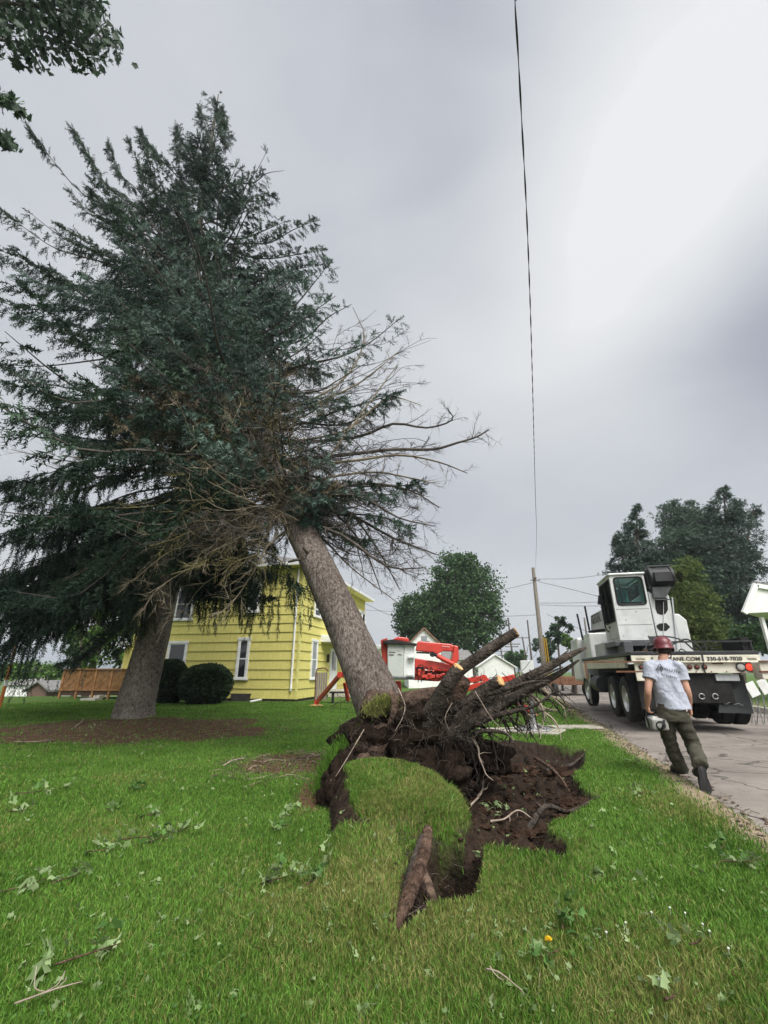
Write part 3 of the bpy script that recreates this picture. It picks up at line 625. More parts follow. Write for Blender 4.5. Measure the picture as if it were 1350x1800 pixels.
# bare limbs of the right side and below
for (sp_, pl, r0, n2) in [(.40, [(600, 800), (690, 790), (760, 790), (805, 778), (838, 768), (858, 756)], .045, 16), (.42, [(620, 770), (690, 745), (750, 752), (795, 738), (785, 716)], .04, 14), (.39, [(620, 810), (700, 800), (770, 812), (822, 832)], .035, 12), (.36, [(640, 850), (720, 862), (772, 892)], .035, 14),
        (.335, [(610, 905), (690, 945), (768, 975)], .045, 16), (.33, [(600, 940), (680, 995), (748, 998)], .04, 14), (.335, [(590, 905), (640, 965), (672, 1045)], .035, 14), (.345, [(600, 890), (660, 960), (700, 1032)], .035, 14), (.35, [(620, 870), (700, 910), (765, 925)], .035, 14), (.45, [(590, 680), (640, 600), (620, 540)], .03, 12), (.44, [(600, 690), (650, 660), (700, 618)], .03, 12), (.37, [(640, 830), (720, 840), (765, 850)], .03, 12), (.33, [(570, 950), (620, 1000), (700, 1060)], .025, 10), (.38, [(560, 820), (640, 720), (700, 640)], .03, 12), (.42, [(600, 760), (680, 700), (740, 712)], .03, 12)]:
    Yd = 7.6 + random.uniform(-.5, .5) + (sp_ - .33) * 8; q_ = MB(); dl.append((q_, M_branch if n2 > 12 else M_dead))
    deadlimb(q_, [on(sm(sp_))] + [PY(q[0], q[1], Yd - .12 * i) for i, q in enumerate(pl)], r0, n2, .75, up=.05)
# pale lichened dead branches sweeping down to the left
for (sp_, x1, y1, Yd, r0) in [(.37, 262, 960, 6.9, .035), (.38, 190, 890, 7.2, .03), (.36, 235, 1020, 7.0, .028), (.36, 250, 1075, 7.0, .03), (.37, 320, 830, 6.8, .028), (.35, 330, 930, 6.8, .025), (.39, 210, 800, 7.4, .03), (.36, 280, 900, 6.9, .03), (.35, 360, 980, 6.8, .025), (.34, 300, 1010, 6.8, .03), (.34, 390, 1010, 6.9, .022), (.33, 372, 1090, 7.0, .018), (.40, 360, 740, 7.2, .025), (.41, 420, 690, 7.5, .025), (.40, 300, 760, 7.2, .028), (.33, 400, 900, 7.0, .022), (.34, 470, 720, 7.2, .02), (.34, 420, 800, 7.0, .022)]:
    q_ = MB(); dl.append((q_, M_lichen if random.random() < .5 else M_dead)); deadlimb(q_, curve(on(sm(sp_)), PY(x1, y1, Yd), .02 * random.uniform(-1, 2.5), 8, .035), r0 * .62, 17, .75, up=-.07)
for k in range(150):
    sp_ = random.uniform(.165, .38); az = random.uniform(0, 6.28); d = e1 * math.cos(az) + e2 * math.sin(az) - np.array([0, .5, .25]); l = random.uniform(.8, 2.6); p0 = on(sp_)
    deadlimb(C.wood if k % 3 else C.dead, curve(p0, p0 + d * l, .05, 6, .05), .010, 11, .6, up=-.05)
for (x1, y1, Yd, l) in ((548, 880, 7.3, .35), (556, 905, 7.3, .3), (540, 860, 7.4, .35), (480, 880, 7.4, .4), (500, 840, 7.5, .45)):
    bough(C, curve(on(s_at(y1 - 10)), PY(x1, y1 + 14, Yd), -.05, 5, .02), .018, 1 if x1 > 530 else 2, dens=1.3, tw=l, droop=.9, start=.05, shoot=.2)
# fine bare twigs fanning out over the right-hand sky
for k in range(60):
    sp_ = random.uniform(.17, .42); tx = random.uniform(600, 770); ty = 560 + 480 * (1 - (sp_ - .17) / .25) + random.uniform(-60, 40); ty = min(ty, 1000)
    deadlimb(C.wood, curve(on(sp_), PY(tx, ty, 7.4 + random.uniform(-.7, .7) + (sp_ - .17) * 8), random.uniform(-.06, .10), 8, .035), .014, 16, .55, up=.03)
# broken stubs on the trunk
for k in range(16):
    sp_ = random.uniform(.12, .22); az = random.uniform(0, 6.28); d = e1 * math.cos(az) + e2 * math.sin(az); p0 = on(sp_); C.wood.tube([p0, p0 + d * .36, p0 + d * random.uniform(.38, .5)], [.03, .025, .018], 6)
# the thicket in front of the upper trunk: half-dead brown sprays among green ones
for k in range(115):
    sp_ = random.uniform(.185, .50); az = random.uniform(-2.6, 2.6); d = e1 * math.cos(az) * 1.0 + e2 * math.sin(az); d = d * (.9, .6, .5) + np.array([-.15, -.75, -.05]); l = random.uniform(.9, 2.3) * (.7 + sp_); p0 = on(sp_)
    kd = 2 if random.random() < (.34 if sp_ < .33 else .04) else (1 if random.random() < .6 else 0)
    bough(C, curve(p0, p0 + d * l, .04, 5, .03, .1), .018, kd, dens=.85, tw=.5, droop=.8, start=.1, shoot=.24, bare=.25 if kd == 2 else 0)
C.wood.build('limbs', M_branch, root, world=True); C.dead.build('dead_twigs', M_dead, root, world=True)
for q_, m_ in dl: q_.build('dead_limb', m_, root, world=True)
f0, f1, f2 = C.foliage((0, 1, 2), .95, .425); f0.build('crown', M_needle, root, world=True); f1.build('blue_green_sprays', M_needle_blue, root, world=True); f2.build('dying_brown_sprays', M_needle_brown, root, world=True)
print('shoots', NSH, len(C.P))

# ------------------------------------------------------------ root plate of the leaning spruce
root = leaning
M_soil = mat('shaded_root_soil', (.005, .004, .003), (.032, .021, .015), scale=7, rough=1., bump=1., bscale=16, lo=.32, hi=.72, spec=.05)  # brown soil taken near black: shade under the root plate is in the colour
M_root = mat('root_bark', (.045, .030, .022), (.17, .115, .085), scale=9, rough=.95, bump=1., bscale=30, c3=(.09, .060, .045), spec=.1)
M_rootd = mat('dark_root_bark', (.022, .018, .015), (.105, .085, .070), scale=9, rough=.95, bump=1., bscale=30, isl=.3, spec=.1)
M_rootr = mat('reddish_root_bark', (.045, .028, .020), (.20, .125, .09), scale=16, rough=.95, bump=1., bscale=45, dirt=(.02, .013, .009), dirt_amt=.9, spec=.1)
M_cut = mat('fresh_cut_wood', (.42, .22, .075), (.66, .42, .20), scale=14, rough=.75, bump=.2, isl=.1)
M_pale = mat('pale_root_skin', (.20, .155, .12), (.42, .34, .27), scale=8, rough=.8)
b = MB()
b.blob(PY(752, 1300, 5.95), (.50, .38, .45), 1, .75, 2.2, 90, 60)
b.blob(PY(660, 1318, 6.05), (.50, .34, .32), 2, .5, 1.8, 60, 40)
b.blob(PY(700, 1262, 6.2), (.42, .34, .26), 3, .5, 2.2, 48, 32)
b.blob(PY(770, 1375, 5.6), (.32, .30, .32), 4, .8, 2.6, 70, 46)
b.blob(PY(740, 1420, 5.35), (.26, .28, .20), 15, .8, 3, 60, 40)
b.blob(PY(850, 1330, 6.1), (.34, .30, .20), 5, .6, 2.4, 48, 30)
b.blob(PY(604, 1372, 5.7), (.20, .34, .26), 7, .6, 2.4, 40, 26)
b.blob(PY(585, 1395, 5.35), (.14, .30, .20), 9, .6, 2.4, 40, 26)
b.blob(PY(690, 1385, 5.45), (.42, .24, .22), 8, .8, 3, 60, 40)
o = b.build('root_ball', M_soil, root, smooth=True, world=True)
def rootpart(name, pl, rr, mt=M_rootd, sides=14, seed=0, cut=None, amp=.10, k=7):
    b = MB(); pts = [PY(*q) for q in pl]; p, r = trunk(b, pts, rr, sides, k, amp=amp, seed=seed, freq=9)
    o = b.build(name, mt, root, smooth=True, world=True)
    if cut:
        d = p[-1] - p[-2]; d /= np.linalg.norm(d); b = MB(); b.tube([p[-1] - d * .012, p[-1] + d * .008], [r[-1] * 1.03, r[-1] * .96], 18, jit=.08); c = b.build('cut_face', M_cut, o); c.matrix_parent_inverse = inv(root) @ Matrix.Identity(4)
        c.matrix_parent_inverse = Matrix.Identity(4)
    return o
# flares sweeping out of the butt
rootpart('root', [(648, 1235, 6.3), (690, 1250, 6.15), (740, 1238, 6.0), (790, 1225, 5.85), (812, 1190, 5.75)], [.20, .25, .20, .16, .12], M_root, 22, 1, amp=.14)
rootpart('root', [(690, 1270, 6.2), (672, 1300, 6.0), (655, 1325, 5.9), (628, 1345, 5.8)], [.24, .22, .16, .08], M_root, 20, 2, amp=.16)
rootpart('root', [(720, 1260, 6.1), (742, 1300, 5.9), (748, 1350, 5.7), (768, 1400, 5.5)], [.22, .20, .15, .10], M_rootd, 18, 3, amp=.2)
# the great sawn root and its neighbour
rootpart('sawn_root', [(735, 1300, 5.9), (770, 1238, 5.75), (800, 1185, 5.65), (850, 1148, 5.55), (882, 1127, 5.5), (908, 1111, 5.45)], [.12, .09, .070, .062, .056, .052], M_rootd, 26, 4, cut=True, amp=.34)
rootpart('sawn_root', [(735, 1300, 5.8), (765, 1240, 5.6), (790, 1195, 5.45), (806, 1172, 5.38)], [.13, .10, .082, .060], M_rootd, 22, 5, cut=True, amp=.25)
rootpart('sawn_root', [(770, 1290, 5.9), (810, 1250, 5.75), (850, 1215, 5.6), (880, 1196, 5.45)], [.12, .09, .072, .060], M_rootd, 22, 6, cut=True, amp=.25)
rootpart('root', [(760, 1290, 6.0), (840, 1245, 5.85), (900, 1208, 5.75), (960, 1175, 5.6), (1005, 1150, 5.5), (1030, 1138, 5.5)], [.12, .092, .070, .052, .036, .014], M_rootd, 14, 7, amp=.3)
rootpart('root', [(790, 1280, 6.0), (860, 1250, 5.9), (930, 1213, 5.8), (985, 1183, 5.65), (1018, 1160, 5.55)], [.095, .075, .055, .034, .010], M_rootd, 12, 8, amp=.3)
for k_, pl in enumerate([[(780, 1285, 5.9), (850, 1240, 5.7), (900, 1222, 5.6), (950, 1190, 5.5), (990, 1172, 5.45)], [(790, 1270, 6.0), (870, 1225, 5.9), (920, 1195, 5.8), (970, 1165, 5.7), (1000, 1143, 5.6)], [(800, 1290, 5.7), (860, 1262, 5.6), (905, 1250, 5.5), (940, 1240, 5.45), (975, 1215, 5.4)], [(790, 1250, 5.7), (840, 1222, 5.6), (870, 1218, 5.5), (925, 1200, 5.4), (965, 1196, 5.3)], [(800, 1300, 5.8), (850, 1285, 5.6), (890, 1290, 5.5), (905, 1310, 5.45)]]): rootpart('root', pl, np.linspace(.05 - .004 * k_, .007, len(pl)), M_rootd, 10, 20 + k_, amp=.35)
rootpart('root', [(760, 1310, 5.9), (820, 1275, 5.7), (880, 1240, 5.6), (930, 1212, 5.5), (958, 1200, 5.4)], [.11, .09, .06, .04, .012], M_rootd, 12, 9, amp=.3)
rootpart('root', [(566, 1392, 5.3), (580, 1358, 5.55), (605, 1328, 5.75), (640, 1300, 5.9)], [.025, .045, .055, .06], M_soil, 12, 10, amp=.3)
rootpart('root', [(690, 1345, 5.2), (712, 1368, 5.05), (722, 1385, 5.0)], [.03, .045, .02], M_rootr, 12, 12)
rootpart('reddish_root', [(752, 1460, 4.15), (746, 1500, 3.82), (730, 1548, 3.52), (714, 1590, 3.28), (696, 1632, 3.06)], [.040, .050, .046, .040, .02], M_rootr, 26, 14, amp=.28)
rootpart('split_root', [(742, 1520, 3.75), (752, 1555, 3.52), (764, 1590, 3.34), (772, 1606, 3.28)], [.02, .034, .026, .008], M_root, 16, 15, amp=.35)
rootpart('side_root', [(742, 1470, 4.0), (722, 1530, 3.62), (706, 1585, 3.32), (690, 1640, 3.04)], [.02, .024, .018, .006], M_rootd, 12, 16, amp=.35)
# hanging side roots and the fringe of fine roots
def wander(p, d, l, n, g, j=.3):
    q = [np.asarray(p, float)]; d = np.asarray(d, float)
    for a in range(n): d = d + rng.normal(0, j, 3) + np.array([0, 0, g]); d /= np.linalg.norm(d); q.append(q[-1] + d * l / n)
    return q
for k in range(40):
    u = random.random(); px = 790 + 175 * u + random.uniform(-8, 8); py = 1268 - 62 * u + random.uniform(-4, 30 * (1 - u)); Yd = 5.85 - .3 * u
    p = PY(px, py, Yd); d = np.array([random.uniform(.1, 1.1), random.uniform(-.5, .2), random.uniform(-1, -.1)]); l = random.uniform(.25, .75)
    b = MB(); q = wander(p, d, l, 7, -.10, .22); r0 = random.uniform(.007, .020); pts, rr = smooth(q, np.linspace(r0, .003, 8), 3); b.tube(pts, rr, 6, caps=False, jit=.12)
    for i in range(random.randint(2, 5)):
        c = random.randint(4, len(pts) - 3); b.tube(*smooth(wander(pts[c], pts[c + 1] - pts[c] + rng.normal(0, .05, 3), l * random.uniform(.2, .5), 4, -.15, .35), np.linspace(rr[c] * .6, .002, 5), 3), 4, caps=False)
    b.build('side_root', M_rootd if random.random() < .85 else M_pale, root, smooth=True, world=True)
b = MB()
def fine(p, d, l, r0=.005, n=5): b.tube(*smooth(wander(p, d, l, n, -.08, .4), np.linspace(r0, .0015, n + 1), 2), 3, caps=False)
for k in range(340):
    px = random.gauss(835, 52) if k % 2 else random.uniform(690, 960); py = 1300 - .42 * (px - 700) + random.gauss(12, 26); fine(PY(px, py, 5.75 + random.uniform(-.35, .25)), rng.normal(0, 1, 3) + (0.3, -.3, -.2), random.uniform(.08, .45), random.uniform(.003, .008))
for k in range(260):
    px = random.uniform(590, 840); py = random.uniform(1215, 1400); fine(PY(px, py, 5.55 + random.uniform(-.3, .1)), rng.normal(0, 1, 3) + (0, -.5, -.3), random.uniform(.06, .3), random.uniform(.002, .005))
for k in range(160):
    px = random.gauss(742, 26); py = random.uniform(1470, 1610); fine(PY(px - (py - 1480) * .3, py, 3.95 - (py - 1480) * .0062), rng.normal(0, 1, 3) * (1, .6, .5), random.uniform(.04, .16), random.uniform(.001, .003))
o = b.build('root_fringe', M_rootd, root, world=True); tag(o, kind='stuff')
b = MB()
for pl in ([(700, 1210, 5.7), (712, 1240, 5.6), (706, 1265, 5.55), (694, 1285, 5.5)], [(795, 1235, 5.3), (782, 1262, 5.3), (790, 1285, 5.3)], [(640, 1282, 5.6), (612, 1330, 5.4), (590, 1365, 5.2)], [(835, 1215, 5.3), (868, 1268, 5.3), (905, 1300, 5.3)]):
    b = MB(); b.tube(*smooth([PY(*q) for q in pl], np.linspace(.0055, .002, len(pl)), 3), 6, caps=False, jit=.2); b.build('pale_root', M_pale, root, world=True)
# strip of torn loose bark at the butt
b = MB(); b.tube(*smooth([PY(*q) for q in [(686, 1212, 5.75), (694, 1232, 5.68), (692, 1255, 5.66), (680, 1280, 5.7)]], [.02, .055, .05, .015], 6), 8, ell=(1, .2)); b.build('bark_strip', M_root, root, smooth=True, world=True)
# grass still growing on the torn rim round the butt
def turf_tuft(b, p, n, h, spread, lean=(0, 0, 0)):
    for _ in range(n):
        q = np.asarray(p) + rng.normal(0, spread, 3) * (1, 1, .35); d = rng.normal(0, .45, 3) + np.array([0, 0, 1.]) + lean; d /= np.linalg.norm(d); l = h * random.uniform(.5, 1.2); s = np.cross(d, [.3, .9, .1]) * .0045
        if True: b.add([q - s, q + s, q + d * l * .6 + s * .7, q + d * l * .6 - s * .7, q + d * l + (0, 0, -.2 * l)], [[0, 1, 2, 3]], [[3, 2, 4]])
for rim, mt, nm in (([(562, 1395, 5.5), (580, 1350, 5.75), (605, 1315, 5.95), (640, 1285, 6.1), (655, 1262, 6.15)], M_grass, 'turf_rim'), ([(655, 1255, 6.0), (668, 1245, 5.9), (680, 1238, 5.85), (660, 1262, 5.9)], M_dry, 'dry_turf_rim')):
    b = MB(); pts, _ = smooth([PY(*q) for q in rim], np.zeros(len(rim)), 10)
    for p in pts: turf_tuft(b, p + (0, 0, .03), 70, .09, .06, (-.3, -.2, 0))
    tag(b.build(nm, mt, root, world=True), kind='stuff')

# ------------------------------------------------------------ crater litter
M_clod = mat('soil_clods', (.012, .008, .006), (.070, .042, .028), scale=6, rough=1, bump=.8, bscale=30, isl=.3, spec=.05)
M_stone = mat('dirty_stone', (.10, .085, .075), (.26, .23, .21), scale=9, rough=.9, bump=.5)
b = MB(); cnt = 0
while cnt < 1500:
    x = random.uniform(-.2, 2.4); y = random.uniform(2.9, 8.); sd = float(soil_sd(np.array([x]), np.array([y]))[0])
    if sd > .10 or (sd > .02 and random.random() < .7): continue
    r = min(.055 if sd < -.08 else .018, random.paretovariate(1.7) * .009); z = float(hgt(np.array([x]), np.array([y]))[0]); b.blob((x, y, z + r * .2), (r * random.uniform(.8, 1.5), r * random.uniform(.7, 1.1), r * random.uniform(.45, .8)), cnt, 1.1, 1.9, 9, 7); cnt += 1
tag(b.build('soil_clods', M_clod), 'loose dark soil crumbs scattered over the torn crater', 'soil', kind='stuff')
def H1(x, y): return float(hgt(np.array([float(x)]), np.array([float(y)]))[0])
# larger lifted sods and stones, each a thing
for (px, py, sx, sy, sz, mt, nm, lb, ct) in [(845, 1325, .26, .20, .15, M_clod, 'soil_lump', 'large dark soil lump under the hanging fine roots, left part of the crater', 'soil lump'),
        (905, 1345, .30, .17, .12, M_clod, 'soil_lump', 'long brown soil lump in the middle of the crater, right of the torn stump', 'soil lump'),
        (975, 1345, .28, .2, .11, M_clod, 'soil_lump', 'raised crumbly soil lump at the far right of the crater', 'soil lump'),
        (1000, 1405, .26, .12, .07, M_clod, 'soil_lump', 'low flat soil lump on the right rim of the crater beside the grass', 'soil lump'),
        (800, 1312, .12, .09, .08, M_stone, 'stone', 'grey dirty stone at the foot of the root ball', 'stone')]:
    p = G(px, py); r = empty(nm, (p[0], p[1], H1(p[0], p[1])), lb, ct); b = MB(); b.blob((0, 0, sz * .1), (sx, sy, sz), px, 1.0, 3.2, 72, 44)
    tag(r, None, None); o = b.build(nm, mt, smooth=True); o.location = r.location; tag(o, lb, ct); bpy.data.objects.remove(r); 
def surf_root(name, pl, r0, r1, mt, label, cat, n=6, br=3):
    pts = [];
    for q in pl: g = G(q[0], q[1]); pts.append((g[0], g[1], H1(g[0], g[1]) + (q[2] if len(q) > 2 else .03)))
    b = MB(); P_, R_ = smooth(pts, np.linspace(r0, r1, len(pts)), 6); b.tube(P_, R_, 8, jit=.12)
    for i in range(br):
        c = random.randint(3, len(P_) - 2); b.tube(*smooth(wander(P_[c], P_[c] - P_[c - 1] + rng.normal(0, .02, 3), random.uniform(.08, .22), 4, .0, .4), np.linspace(R_[c] * .6, .002, 5), 3), 5, caps=False)
    c = np.array(pts[0]); o = b.build(name, mt, smooth=True, xf=Matrix.Translation(tuple(-c))); o.location = tuple(c); return tag(o, label, cat)
surf_root('stick', [(862, 1432, .04), (885, 1418, .07), (910, 1412, .06), (935, 1415, .04)], .011, .005, M_pale, 'thin pale curved stick lying on the bare soil in the middle of the crater', 'stick')
surf_root('torn_root', [(940, 1330, .1), (965, 1345, .12), (985, 1368, .08), (1000, 1380, .04)], .028, .012, M_rootr, 'brown root arching over the soil on the far side of the crater', 'root')
surf_root('torn_root', [(925, 1440, .04), (960, 1425, .07), (1000, 1412, .07), (1055, 1408, .05)], .03, .012, M_rootd, 'dark branching root lying along the near right rim of the crater', 'root', br=7)
surf_root('torn_root', [(820, 1400, .05), (845, 1385, .08), (850, 1372, .12)], .012, .006, M_pale, 'short pale root standing up beside the green sprig in the crater', 'root')
surf_root('torn_root', [(745, 1588, .04), (780, 1582, .06), (815, 1578, .05)], .009, .004, M_pale, 'pale thin root across the near end of the deep hole', 'root')
surf_root('torn_root', [(960, 1350, .05), (1000, 1335, .08), (1030, 1325, .05)], .035, .015, M_rootd, 'thick dark root end at the top right corner of the crater', 'root', br=6)
surf_root('twig', [(20, 1790, .04), (90, 1775, .06), (140, 1755, .05)], .004, .002, M_pale, 'long dry straw twig in the grass at the bottom left corner', 'twig')
surf_root('twig', [(855, 1720, .04), (880, 1738, .06), (920, 1768, .05)], .004, .002, M_pale, 'thin bent dry twig in the foreground grass below the dandelion', 'twig')
surf_root('twig', [(392, 1350, .03), (410, 1342, .05), (430, 1338, .05)], .012, .006, M_pale, 'grey twig lying on the small brown bare patch', 'twig')
surf_root('twig', [(130, 1280, .03), (142, 1272, .06), (147, 1268, .08)], .012, .006, M_pale, 'short forked twig on the mulch left of the upright trunk', 'twig')
surf_root('twig', [(25, 1305, .03), (60, 1307, .05), (95, 1303, .04)], .014, .008, M_dead, 'straight grey twig on the near edge of the mulch bed', 'twig')

# ------------------------------------------------------------ yellow house
AZ = R(13.0); HU = np.array([math.sin(AZ), math.cos(AZ), 0]); HV = np.array([-math.cos(AZ), math.sin(AZ), 0])   # along the side wall (away), along the front wall (left)
HC = G(519, 1234); HC[2] = 0
def wall_pt(px, py, o, du):
    """where the sight line meets the vertical wall plane through o along du: (distance along, height)"""
    d = ray(px, py); A = np.array([[du[0], -d[0]], [du[1], -d[1]]]); s, t = np.linalg.solve(A, -np.array([o[0], o[1]]) + CAM[:2]); return s, CH + d[2] * t
M_yel = mat('yellow_shingle_siding', (.60, .535, .15), (.69, .62, .205), scale=3, rough=.75, bump=.12, bscale=60, stretch=(6, 6, .6), dirt=(.42, .37, .08), dirt_amt=.5)
M_yel2 = mat('yellow_trim_paint', (.62, .58, .17), (.72, .68, .24), scale=4, rough=.6)
M_white = mat('white_paint', (.72, .72, .69), (.82, .82, .79), scale=3, rough=.5, dirt=(.45, .44, .40), dirt_amt=.35)
M_glass = mat('dark_window_glass', (.020, .023, .026), rough=.06, spec=.8)
M_glass2 = mat('grey_window_blind', (.20, .215, .225), (.32, .33, .34), scale=2, rough=.3, spec=.5)
M_found = mat('dark_foundation', (.035, .03, .028), (.07, .06, .055), scale=5, rough=.95)
M_roof = mat('grey_shingle_roof', (.14, .135, .13), (.24, .23, .22), scale=6, rough=.9, isl=.1)
hroot = empty('yellow_house', HC, 'two-storey yellow house with wide lap siding behind the leaning trunk', 'house')
FL = wall_pt(222, 1200, HC, HV)[0]; SL = wall_pt(640, 1120, HC, HU)[0]; HH = 6.15
def siding(name, o, du, L, h0, h1, nrm, ch=.42, cuts=()):
    b = MB(); k = 0; z = h0
    while z < h1 - .01:
        z1 = min(z + ch, h1); o0 = np.asarray(o) + np.array([0, 0, z]); t = nrm * .05; t1 = nrm * .006
        v = [o0, o0 + du * L, o0 + du * L + t, o0 + t]; v2 = [q + np.array([0, 0, z1 - z + .002]) for q in (o0, o0 + du * L, o0 + du * L + t1, o0 + t1)]
        b.hexa(np.array(v + v2)); z = z1
    return b.build(name, M_yel, hroot, world=True)
NF = -HU; NS = np.array([math.cos(AZ), -math.sin(AZ), 0])
siding('front_wall', HC - NF * 0 + np.array([0, 0, 0]), HV, FL, .12, HH, NF)
siding('side_wall', HC, HU, SL, .12, HH, NS)
b = MB()
for q in ((HC + HV * .05 + HU * .05, HV, FL), (HC + HV * .05 + HU * .05, HU, SL)): b.bar(q[0] + (0, 0, .03), q[0] + q[1] * q[2] + (0, 0, .03), .10, .24)
b.build('foundation', M_found, hroot, world=True)
b = MB(); b.box(HC + NF * .018 + NS * .018 + (0, 0, HH / 2 + .06), (.10, .10, HH - .1), rot=[[math.cos(AZ), math.sin(AZ), 0], [-math.sin(AZ), math.cos(AZ), 0], [0, 0, 1]]); b.build('corner_board', M_yel2, hroot, world=True)
b = MB(); bk = HC + HU * SL + HV * FL; b.bar(HC + HV * FL, HC + HV * FL + HU * SL + (0, 0, 0.001), .1, .1); 
b.hexa(np.array([HC + HV * FL + (0, 0, 0), bk, bk + HV * .1, HC + HV * (FL + .1), HC + HV * FL + (0, 0, HH), bk + (0, 0, HH), bk + HV * .1 + (0, 0, HH), HC + HV * (FL + .1) + (0, 0, HH)]))
b.hexa(np.array([HC + HU * SL, bk, bk + HU * .1, HC + HU * (SL + .1), HC + HU * SL + (0, 0, HH), bk + (0, 0, HH), bk + HU * .1 + (0, 0, HH), HC + HU * (SL + .1) + (0, 0, HH)]))
b.build('back_wall', M_yel, hroot, world=True)
# low hip roof with boxed eaves
b = MB(); ov = .55; c4 = [HC + NF * ov + NS * ov, HC + HU * (SL + ov) + NS * ov, HC + HU * (SL + ov) + HV * (FL + ov), HC + NF * ov + HV * (FL + ov)]
b.prism([q + (0, 0, HH) for q in c4], (0, 0, .05)); so_b = b.build('soffit', M_yel2, hroot, world=True)
b = MB()
for i in range(4): b.bar(c4[i] + (0, 0, HH + .10), c4[(i + 1) % 4] + (0, 0, HH + .10), .12, .16)
b.build('gutter', M_white, hroot, world=True, bevel=.02)
b = MB(); mid0 = HC + HU * SL * .3 + HV * FL / 2 + (0, 0, HH + 1.9); mid1 = HC + HU * SL * .7 + HV * FL / 2 + (0, 0, HH + 1.9); z_ = (0, 0, HH + .19)
V = [q + np.array(z_) for q in c4] + [mid0, mid1]
b.add(V, [[0, 1, 5, 4], [2, 3, 4, 5]], [[3, 0, 4]], [[1, 2, 5]], [[3, 2, 1, 0]]); rf = b.build('roof', M_roof, hroot, world=True)
def window(o, du, nrm, s0, s1, z0, z1, mesh_glass=M_glass, par=None, name='window', tr=.11):
    b = MB(); A = lambda s, z, k=0.: np.asarray(o) + du * s + nrm * k + np.array([0, 0, z])
    W = s1 - s0
    for (sa, sb_, za, zb, k) in ((s0 - tr, s0, z0, z1, .085), (s1, s1 + tr, z0, z1, .085), (s0 - tr - .03, s1 + tr + .03, z1, z1 + tr * 1.15, .10), (s0 - tr - .06, s1 + tr + .06, z0 - tr * .8, z0, .13), (s0, s1, (z0 + z1) / 2 - .03, (z0 + z1) / 2 + .03, .074), (s0, s0 + .045, z0, z1, .068), (s1 - .045, s1, z0, z1, .068), (s0, s1, z0, z0 + .05, .070), (s0, s1, z1 - .05, z1, .070)):
        b.hexa(np.array([A(sa, za), A(sb_, za), A(sb_, za, k), A(sa, za, k), A(sa, zb), A(sb_, zb), A(sb_, zb, k), A(sa, zb, k)]))
    f = b.build(name, M_white, par or hroot, world=True, bevel=.006)
    b = MB(); b.hexa(np.array([A(s0, z0, .0), A(s1, z0, .0), A(s1, z0, .058), A(s0, z0, .058), A(s0, z1, .0), A(s1, z1, .0), A(s1, z1, .058), A(s0, z1, .058)])); g = b.build('pane', mesh_glass, f); g.matrix_parent_inverse = Matrix.Identity(4)
    return f
def winpx(px0, px1, py0, py1, o, du, nrm, **k):
    a = wall_pt(px0, py1, o, du); c = wall_pt(px1, py0, o, du); s0, s1 = sorted((a[0], c[0])); z0 = min(a[1], c[1]); z1 = max(a[1], c[1]); window(o, du, nrm, s0, s1, z0, z1, **k)
winpx(417, 438, 1125, 1192, HC, HV, NF)
winpx(440, 458, 1020, 1075, HC, HV, NF)
window(HC, HV, NF, 6.0, 6.9, .75, 2.6)
window(HC, HV, NF, 6.0, 6.9, 3.8, 5.3)
winpx(545, 556, 1129, 1192, HC, HU, NS, mesh_glass=M_glass2)
winpx(552, 562, 1062, 1082, HC, HU, NS)
sA = wall_pt(577, 1200, HC, HU)[0]; sB = wall_pt(590, 1200, HC, HU)[0]
window(HC, HU, NS, sA + 6.2, sA + 7.1, 3.6, 5.2); window(HC, HU, NS, SL - 1.6, SL - .8, 3.6, 5.2)
# front door on the side wall with its hood, lamp and steps
b = MB(); A = lambda s, z, k=0.: HC + HU * s + NS * k + np.array([0, 0, z])
b.hexa(np.array([A(sA, .35), A(sB, .35), A(sB, .35, .06), A(sA, .35, .06), A(sA, 2.5), A(sB, 2.5), A(sB, 2.5, .06), A(sA, 2.5, .06)])); d_ = b.build('door', M_white, hroot, world=True)
b = MB(); w3 = sB - sA; b.hexa(np.array([A(sA + w3 * .25, 1.35, .062), A(sB - w3 * .25, 1.35, .062), A(sB - w3 * .25, 1.35, .075), A(sA + w3 * .25, 1.35, .075), A(sA + w3 * .25, 2.3, .062), A(sB - w3 * .25, 2.3, .062), A(sB - w3 * .25, 2.3, .075), A(sA + w3 * .25, 2.3, .075)])); g = b.build('pane', M_glass, d_); g.matrix_parent_inverse = Matrix.Identity(4)
b = MB(); s9 = wall_pt(563, 1120, HC, HU)[0]; b.hexa(np.array([A(s9, 2.75), A(SL, 2.75), A(SL, 2.75, 1.2), A(s9, 2.75, 1.2), A(s9, 3.15), A(SL, 3.15), A(SL, 2.98, 1.25), A(s9, 2.98, 1.25)])); b.build('porch_hood', M_white, hroot, world=True, bevel=.02)
b = MB(); b.cyl(A(sA - .5, 2.1, .12), A(sA - .5, 1.75, .12), .07, 10); b.cyl(A(sA - .5, 2.18, .12), A(sA - .5, 2.1, .12), .03, 10, r2=.09); b.bar(A(sA - .5, 1.9, .0), A(sA - .5, 1.9, .12), .03, .03); b.build('wall_lamp', mat('dark_lamp_metal', (.03, .03, .03), rough=.5), hroot, world=True)
b = MB(); b.box(A((sA + SL) / 2, .17, .8), (SL - sA + .6, 1.4, .34), rot=np.array([HU, NS, (0, 0, 1)]).T); b.build('step', M_conc, hroot, world=True, bevel=.02)
